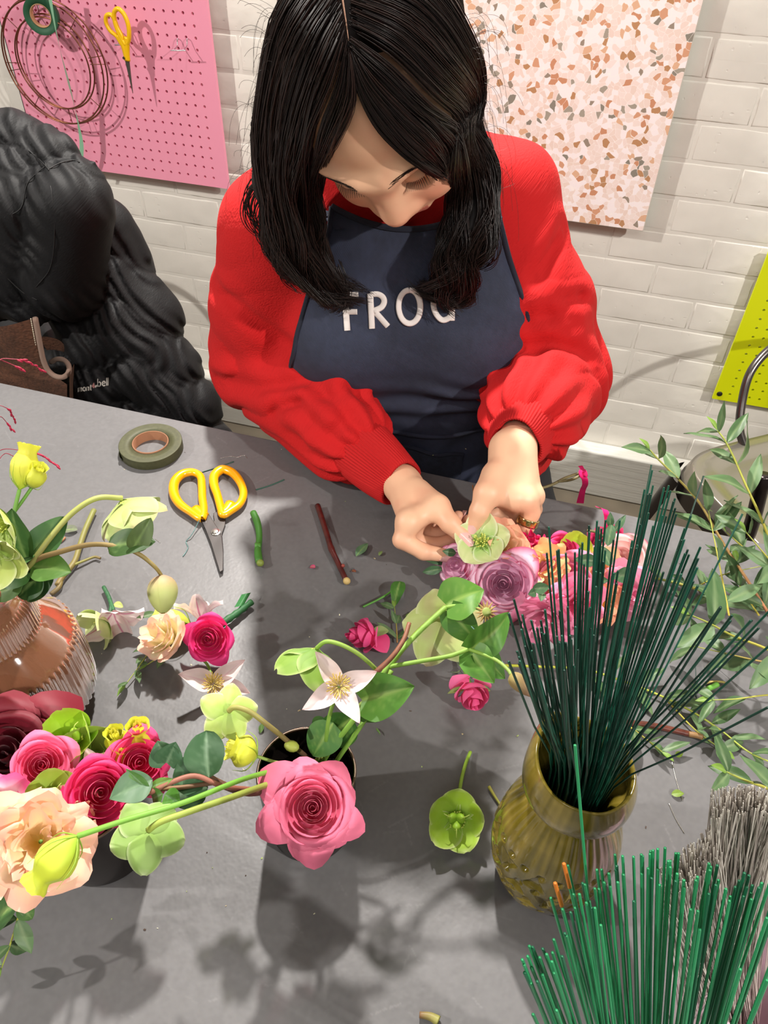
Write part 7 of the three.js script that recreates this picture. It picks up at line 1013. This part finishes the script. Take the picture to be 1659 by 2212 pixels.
// ---------- metal chairs ----------
const gun = std({ color: C('#6d6866'), roughness: 0.24, metalness: 0.9 });
function metalChair(label, at, turn, bx = 0, low = 1) {
  const t = thing('metal_chair', label, 'chair', null, at, turn), w = 0.40, h = 0.45;
  const R = 0.07, inS = (u, v) => { const q = Math.pow(Math.pow(Math.abs(u), 5) + Math.pow(Math.abs(v), 5), 0.2); return q; };
  obj('seat', sheet(48, 48, (u, v) => { const a = u * 2 - 1, b = v * 2 - 1, m = Math.max(Math.abs(a), Math.abs(b)) || 1, q = inS(a, b) || 1, k = m / q, x = a * k * w / 2, z = b * k * w / 2, e = m; const y = h - 0.006 * (1 - sst(0.72, 0.86, e)) - (e > 0.96 ? 0.03 * (e - 0.96) / 0.04 : 0); return V3(x, y, z); }), std({ color: C('#a09c90'), roughness: 0.22, metalness: 0.75, side: THREE.DoubleSide }), t);
  obj('apron', sheet(96, 4, (u, v) => { const a = u * 6.2832, c = Math.cos(a), s = Math.sin(a), k = 1 / Math.pow(Math.pow(Math.abs(c), 5) + Math.pow(Math.abs(s), 5), 0.2) * w / 2; return V3(c * k, h - 0.028 - v * 0.04, s * k); }), std({ color: C('#4a4645'), roughness: 0.3, metalness: 0.9, side: THREE.DoubleSide }), t);
  for (const [x, z] of [[-1, -1], [1, -1], [1, 1], [-1, 1]]) obj('leg', sheet(8, 16, (u, v) => { const a = Math.atan2(z, x) + (u - 0.5) * 1.9, r = lerp(0.045, 0.016, v), cx = lerp(x * (w / 2 - 0.045), x * (w / 2 + 0.035), v), cz = lerp(z * (w / 2 - 0.045), z * (w / 2 + 0.035), v); return V3(cx + Math.cos(a) * r, lerp(h - 0.03, 0, v), cz + Math.sin(a) * r); }), std({ color: C('#3d3938'), roughness: 0.3, metalness: 0.9, side: THREE.DoubleSide }), t);
  const X = (x, y, z) => V3(x + bx, h + y * low, -w / 2 - z);
  obj('back_frame', tube([X(-0.155, -0.01, -0.02), X(-0.16, 0.05, 0.0), X(-0.15, 0.16, 0.03), X(-0.13, 0.28, 0.055), X(-0.08, 0.37, 0.07), X(0, 0.4, 0.075), X(0.08, 0.37, 0.07), X(0.13, 0.28, 0.055), X(0.15, 0.16, 0.03), X(0.16, 0.05, 0.0), X(0.155, -0.01, -0.02)], 0.0085, { sides: 10, seg: 90 }), gun, t);
  if (low === 1) obj('splat', sheet(6, 12, (u, v) => X((u - 0.5) * lerp(0.07, 0.1, v), lerp(0.02, 0.395, v), lerp(-0.01, 0.075, v) + 0.004 * Math.sin(v * 3)), null), std({ color: C('#6d6866'), roughness: 0.25, metalness: 0.9, side: THREE.DoubleSide }), t);
  return t;
}
const chairR = metalChair('gunmetal chair with a dished seat at the right behind the eucalyptus', [0.508, 0, -1.222], rad(36), 0.125, 0.42);
obj('arm_post', tube([V3(-0.21, 0.40, 0.04), V3(-0.235, 0.5, 0.06), V3(-0.25, 0.62, 0.05)], 0.012, { sides: 10 }), std({ color: C('#4a4344'), roughness: 0.28, metalness: 0.9 }), chairR);
metalChair('gunmetal chair under the black puffer jacket', [-1.19, 0, -1.17], rad(6), 0, 0.42);
// ---------- black puffer jacket over the chair ----------
{
  const P = (x, y, z) => atZ(x, y, z), B = [ // quilted baffles: ends and thickness
    [[-60, 330, -1.0], [30, 302, -1.0], 0.040], [[30, 302, -1.01], [118, 345, -1.0], 0.040], [[104, 372, -0.985], [178, 385, -0.99], 0.030],
    [[-50, 420, -0.975], [50, 392, -0.98], 0.058], [[-40, 520, -0.95], [-30, 600, -0.945], 0.07], [[58, 450, -0.955], [40, 590, -0.945], 0.062], [[150, 450, -0.965], [134, 600, -0.95], 0.066], [[-20, 640, -0.925], [70, 655, -0.925], 0.034], [[70, 655, -0.925], [128, 636, -0.93], 0.03],
    [[222, 500, -1.06], [262, 570, -1.06], 0.055], [[232, 600, -1.03], [322, 690, -1.03], 0.060], [[250, 700, -0.99], [368, 800, -1.0], 0.058], [[300, 800, -0.97], [410, 880, -0.98], 0.056], [[360, 890, -0.96], [450, 970, -0.96], 0.052],
    [[170, 660, -1.0], [215, 740, -0.975], 0.058], [[120, 770, -1.0], [235, 820, -0.96], 0.062], [[170, 870, -0.965], [280, 930, -0.945], 0.062], [[60, 740, -1.06], [60, 900, -1.03], 0.075], [[290, 910, -0.935], [340, 1000, -0.93], 0.055],
  ].map(([a, b, r]) => [P(...a), P(...b), r]);
  const f = (x, y, z) => {
    let d = 1e3, d2 = 1e3; for (const [a, b, r] of B) { const q = capsule(x, y, z, a, b, r, r); if (q < d) { d2 = d; d = q; } else if (q < d2) d2 = q; }
    const e = d2 - d; d = smin(d, d2, 0.007); // stitched seams stay as creases between the baffles
    if (d < 0.03) { const g = Math.exp(-e * e / 0.0009), n = noise(x * 20 + 3, y * 20, z * 20) - 0.5, m = noise(x * 46 + y * 22, y * 30 - x * 20, z * 46 + 4) - 0.5; d += 0.0026 * g * Math.sin((x * 0.9 + y * 0.5 - z * 0.6) * 260 + n * 10) * (1 - Math.exp(-e * e / 0.00002)) + 0.0022 * m * (0.4 + g) + 0.004 * n; }
    return d;
  };
  const t = thing('puffer_jacket', 'black quilted puffer jacket draped over the chair at the left', 'jacket');
  const cloth = tex(256, 256, (u, v) => fbm(u * 60, v * 60, 3, 2, 60)); cloth.repeat.set(10, 10);
  const m = phy({ color: C('#111113'), roughness: 0.64, specularIntensity: 0.55, sheen: 0.18, sheenRoughness: 0.4, sheenColor: C('#55565c'), bumpMap: cloth, bumpScale: 0.0003 });
  obj('shell', netMesh(f, [-1.1, 0.42, -1.18], [-0.52, 1.1, -0.84], 0.0052, { uvScale: 1 }), m, t);
  const onJ = (x, y) => { const d = sight(x, y), p = EYE.clone(); let s = 0.8; for (let i = 0; i < 80; i++) { p.copy(EYE).addScaledVector(d, s); const q = f(p.x, p.y, p.z); if (q < 0.0005) break; s += Math.min(q, 0.03) * 0.7; if (s > 2) break; } return p; };
  const seam = (l, r = 0.0008) => obj('seam', tube(l.map(([x, y]) => onJ(x, y)), r, { sides: 6 }), std({ color: C('#0b0b0c'), roughness: 0.6 }), t);
  seam([[62, 325], [80, 340], [98, 358], [106, 368]]); seam([[104, 366], [130, 352], [160, 346], [172, 350]]); seam([[98, 352], [112, 420], [118, 500], [108, 580], [78, 620]]); seam([[0, 585], [20, 605], [50, 632], [80, 648]]); seam([[96, 360], [60, 395], [45, 450], [10, 470]]);
  // chest logo: two words with a small mountain between them
  const word = (s, x0, x1, y0, slope) => { const cvs = document.createElement('canvas'); cvs.width = 256; cvs.height = 64; return [s, cvs]; };
  const strokes = { m: [[[0, 0], [0, 0.6]], [[0, 0.45], [0.12, 0.6], [0.22, 0.5], [0.22, 0]], [[0.22, 0.45], [0.34, 0.6], [0.44, 0.5], [0.44, 0]]], o: [[[0.16, 0], [0, 0.14], [0, 0.46], [0.16, 0.6], [0.32, 0.46], [0.32, 0.14], [0.16, 0]]], n: [[[0, 0], [0, 0.6]], [[0, 0.45], [0.14, 0.6], [0.26, 0.5], [0.26, 0]]], t: [[[0.1, 0.85], [0.1, 0.1], [0.2, 0]], [[0, 0.6], [0.22, 0.6]]], b: [[[0, 1], [0, 0]], [[0, 0.45], [0.16, 0.6], [0.32, 0.42], [0.32, 0.16], [0.16, 0], [0, 0.12]]], e: [[[0, 0.32], [0.32, 0.34], [0.26, 0.56], [0.12, 0.6], [0, 0.42], [0.02, 0.14], [0.16, 0], [0.32, 0.1]]], l: [[[0, 1], [0, 0]]] };
  const put = (txt, x, y, sz, slope) => { for (const ch of txt) { const g = strokes[ch].map((st) => tube(st.map(([u, v]) => { const px = x + u * sz, p = onJ(px, y - v * sz * 0.85 - (px - 172) * slope); return p.addScaledVector(EYE.clone().sub(p).normalize(), 0.0006); }), 0.00125, { sides: 5, smooth: false, flat: 0.5 })); obj('letter', merge(g), std({ color: C('#b9b4ac'), roughness: 0.5 }), t); x += { m: 0.62, o: 0.48, n: 0.42, t: 0.36, b: 0.5, e: 0.48, l: 0.16 }[ch] * sz; } };
  put('mont', 169, 846, 16.5, 0.12); put('bell', 211, 840, 20, 0.12);
  const pk = (pts, c, n) => { const P3 = pts.map(([x, y]) => { const p = onJ(x, y); return p.addScaledVector(EYE.clone().sub(p).normalize(), 0.001); }); obj(n, geoFrom(P3.flatMap((p) => [p.x, p.y, p.z]), [0, 1, 2, 0, 2, 3]), std({ color: C(c), roughness: 0.5, side: THREE.DoubleSide }), t); };
  pk([[198, 834], [203, 826], [206, 836], [202, 839]], '#8a5650', 'emblem'); pk([[205, 834], [208, 831], [210, 834], [206, 838]], '#b9b4ac', 'emblem');
}
// ---------- brown suede bag ----------
{
  const t = thing('suede_bag', 'brown suede tote bag with pale stitching in front of the black jacket', 'bag'), P = (x, y, z = -0.86) => atZ(x, y, z);
  const nap = tex(256, 256, (u, v) => { const a = fbm(u * 5, v * 5, 3, 4, 5), b = noise(u * 90, v * 90, 7, 90), k = 0.8 + 0.55 * (a - 0.5) + 0.25 * (b - 0.5); return [0.40 * k, 0.255 * k, 0.18 * k]; }, true), fuzz = tex(256, 256, (u, v) => fbm(u * 70, v * 70, 3, 2, 70));
  nap.repeat.set(5, 5); fuzz.repeat.set(6, 6);
  const inMetres = (g) => { const p = g.attributes.position, u = g.attributes.uv; for (let i = 0; i < p.count; i++) u.setXY(i, p.getX(i) + p.getZ(i) * 0.4, p.getY(i) + p.getZ(i) * 0.2); return g; };
  const S = phy({ map: nap, roughness: 0.95, sheen: 0.5, sheenRoughness: 0.6, sheenColor: C('#a67a5a'), bumpMap: fuzz, bumpScale: 0.001, side: THREE.DoubleSide });
  const edge = [[76, 687], [82, 720], [88, 752], [95, 782], [104, 800], [118, 812], [134, 815]], bottom = 930;
  const cv = cat(edge.map(([x, y]) => P(x, y)));
  // front panel: from the far left to the stitched edge, from the table up to the top edge
  const top = cat([P(-120, 705), P(-40, 698), P(20, 692), P(76, 687)]);
  obj('front_panel', inMetres(sheet(40, 30, (u, v) => { const s = v, r = s < 0.6 ? P(150, lerp(960, 818, s / 0.6)) : cv.getPoint(1 - (s - 0.6) / 0.4), l = atZ(-120, lerp(900, 700, s), -0.86), q = l.lerp(r, u); q.z += 0.02 * Math.sin(u * 3.1) - 0.006 * Math.sin(u * 9 + v * 4); return q; }, null)), S, t);
  obj('rolled_edge', tube([...edge.map(([x, y]) => P(x, y, -0.858)), P(146, 808, -0.87), P(149, 792, -0.885), P(140, 779, -0.895), P(124, 776, -0.9), P(110, 782, -0.905)], 0.0042, { sides: 8, seg: 60 }), phy({ color: C('#8d7568'), roughness: 1, sheen: 0.5, sheenColor: C('#d0b8a8') }), t);
  obj('side_panel', inMetres(sheet(12, 20, (u, v) => { const a = P(150, lerp(960, 806, v), -0.86), b = P(168, lerp(960, 770, v), -0.97); return a.lerp(b, u); })), S, t);
  const bk = [P(-120, 960, -0.955), P(150, 960, -0.955), P(150, 776, -0.955), P(-120, 776, -0.955)]; obj('back_panel', inMetres(sheet(10, 10, (u, v) => bk[0].clone().lerp(bk[1], u).lerp(bk[3].clone().lerp(bk[2], u), v))), S, t);
  obj('handle', inMetres(sheet(6, 30, (u, v) => { const c = cat([P(92, 742, -0.92), P(112, 742, -0.925), P(140, 752, -0.93), P(158, 790, -0.935), P(166, 850, -0.94)]).getPoint(v); return c.add(V3(0, (u - 0.5) * 0.03, (u - 0.5) * 0.008)); })), S, t);
  const st = []; const q = [...Array(44)].map((_, i) => cv.getPoint(i / 43)); for (let i = 0; i < 43; i++) { const a = q[i].clone().add(V3(-0.005, 0.001, 0.0035)), b = q[i + 1].clone().add(V3(-0.005, 0.001, 0.0035)); st.push(tube([a.clone().lerp(b, 0.15), a.clone().lerp(b, 0.8)], 0.0009, { sides: 5 })); }
  const s = obj('stitching', merge(st), std({ color: C('#d8cbb4'), roughness: 0.7 }), t); s.userData.kind = 'stuff';
  obj('cord', tube([P(46, 660, -0.93), P(46, 690, -0.9)], 0.0012), std({ color: C('#b0aca4'), roughness: 0.7 }), t);
}
renderer.render(scene, camera);
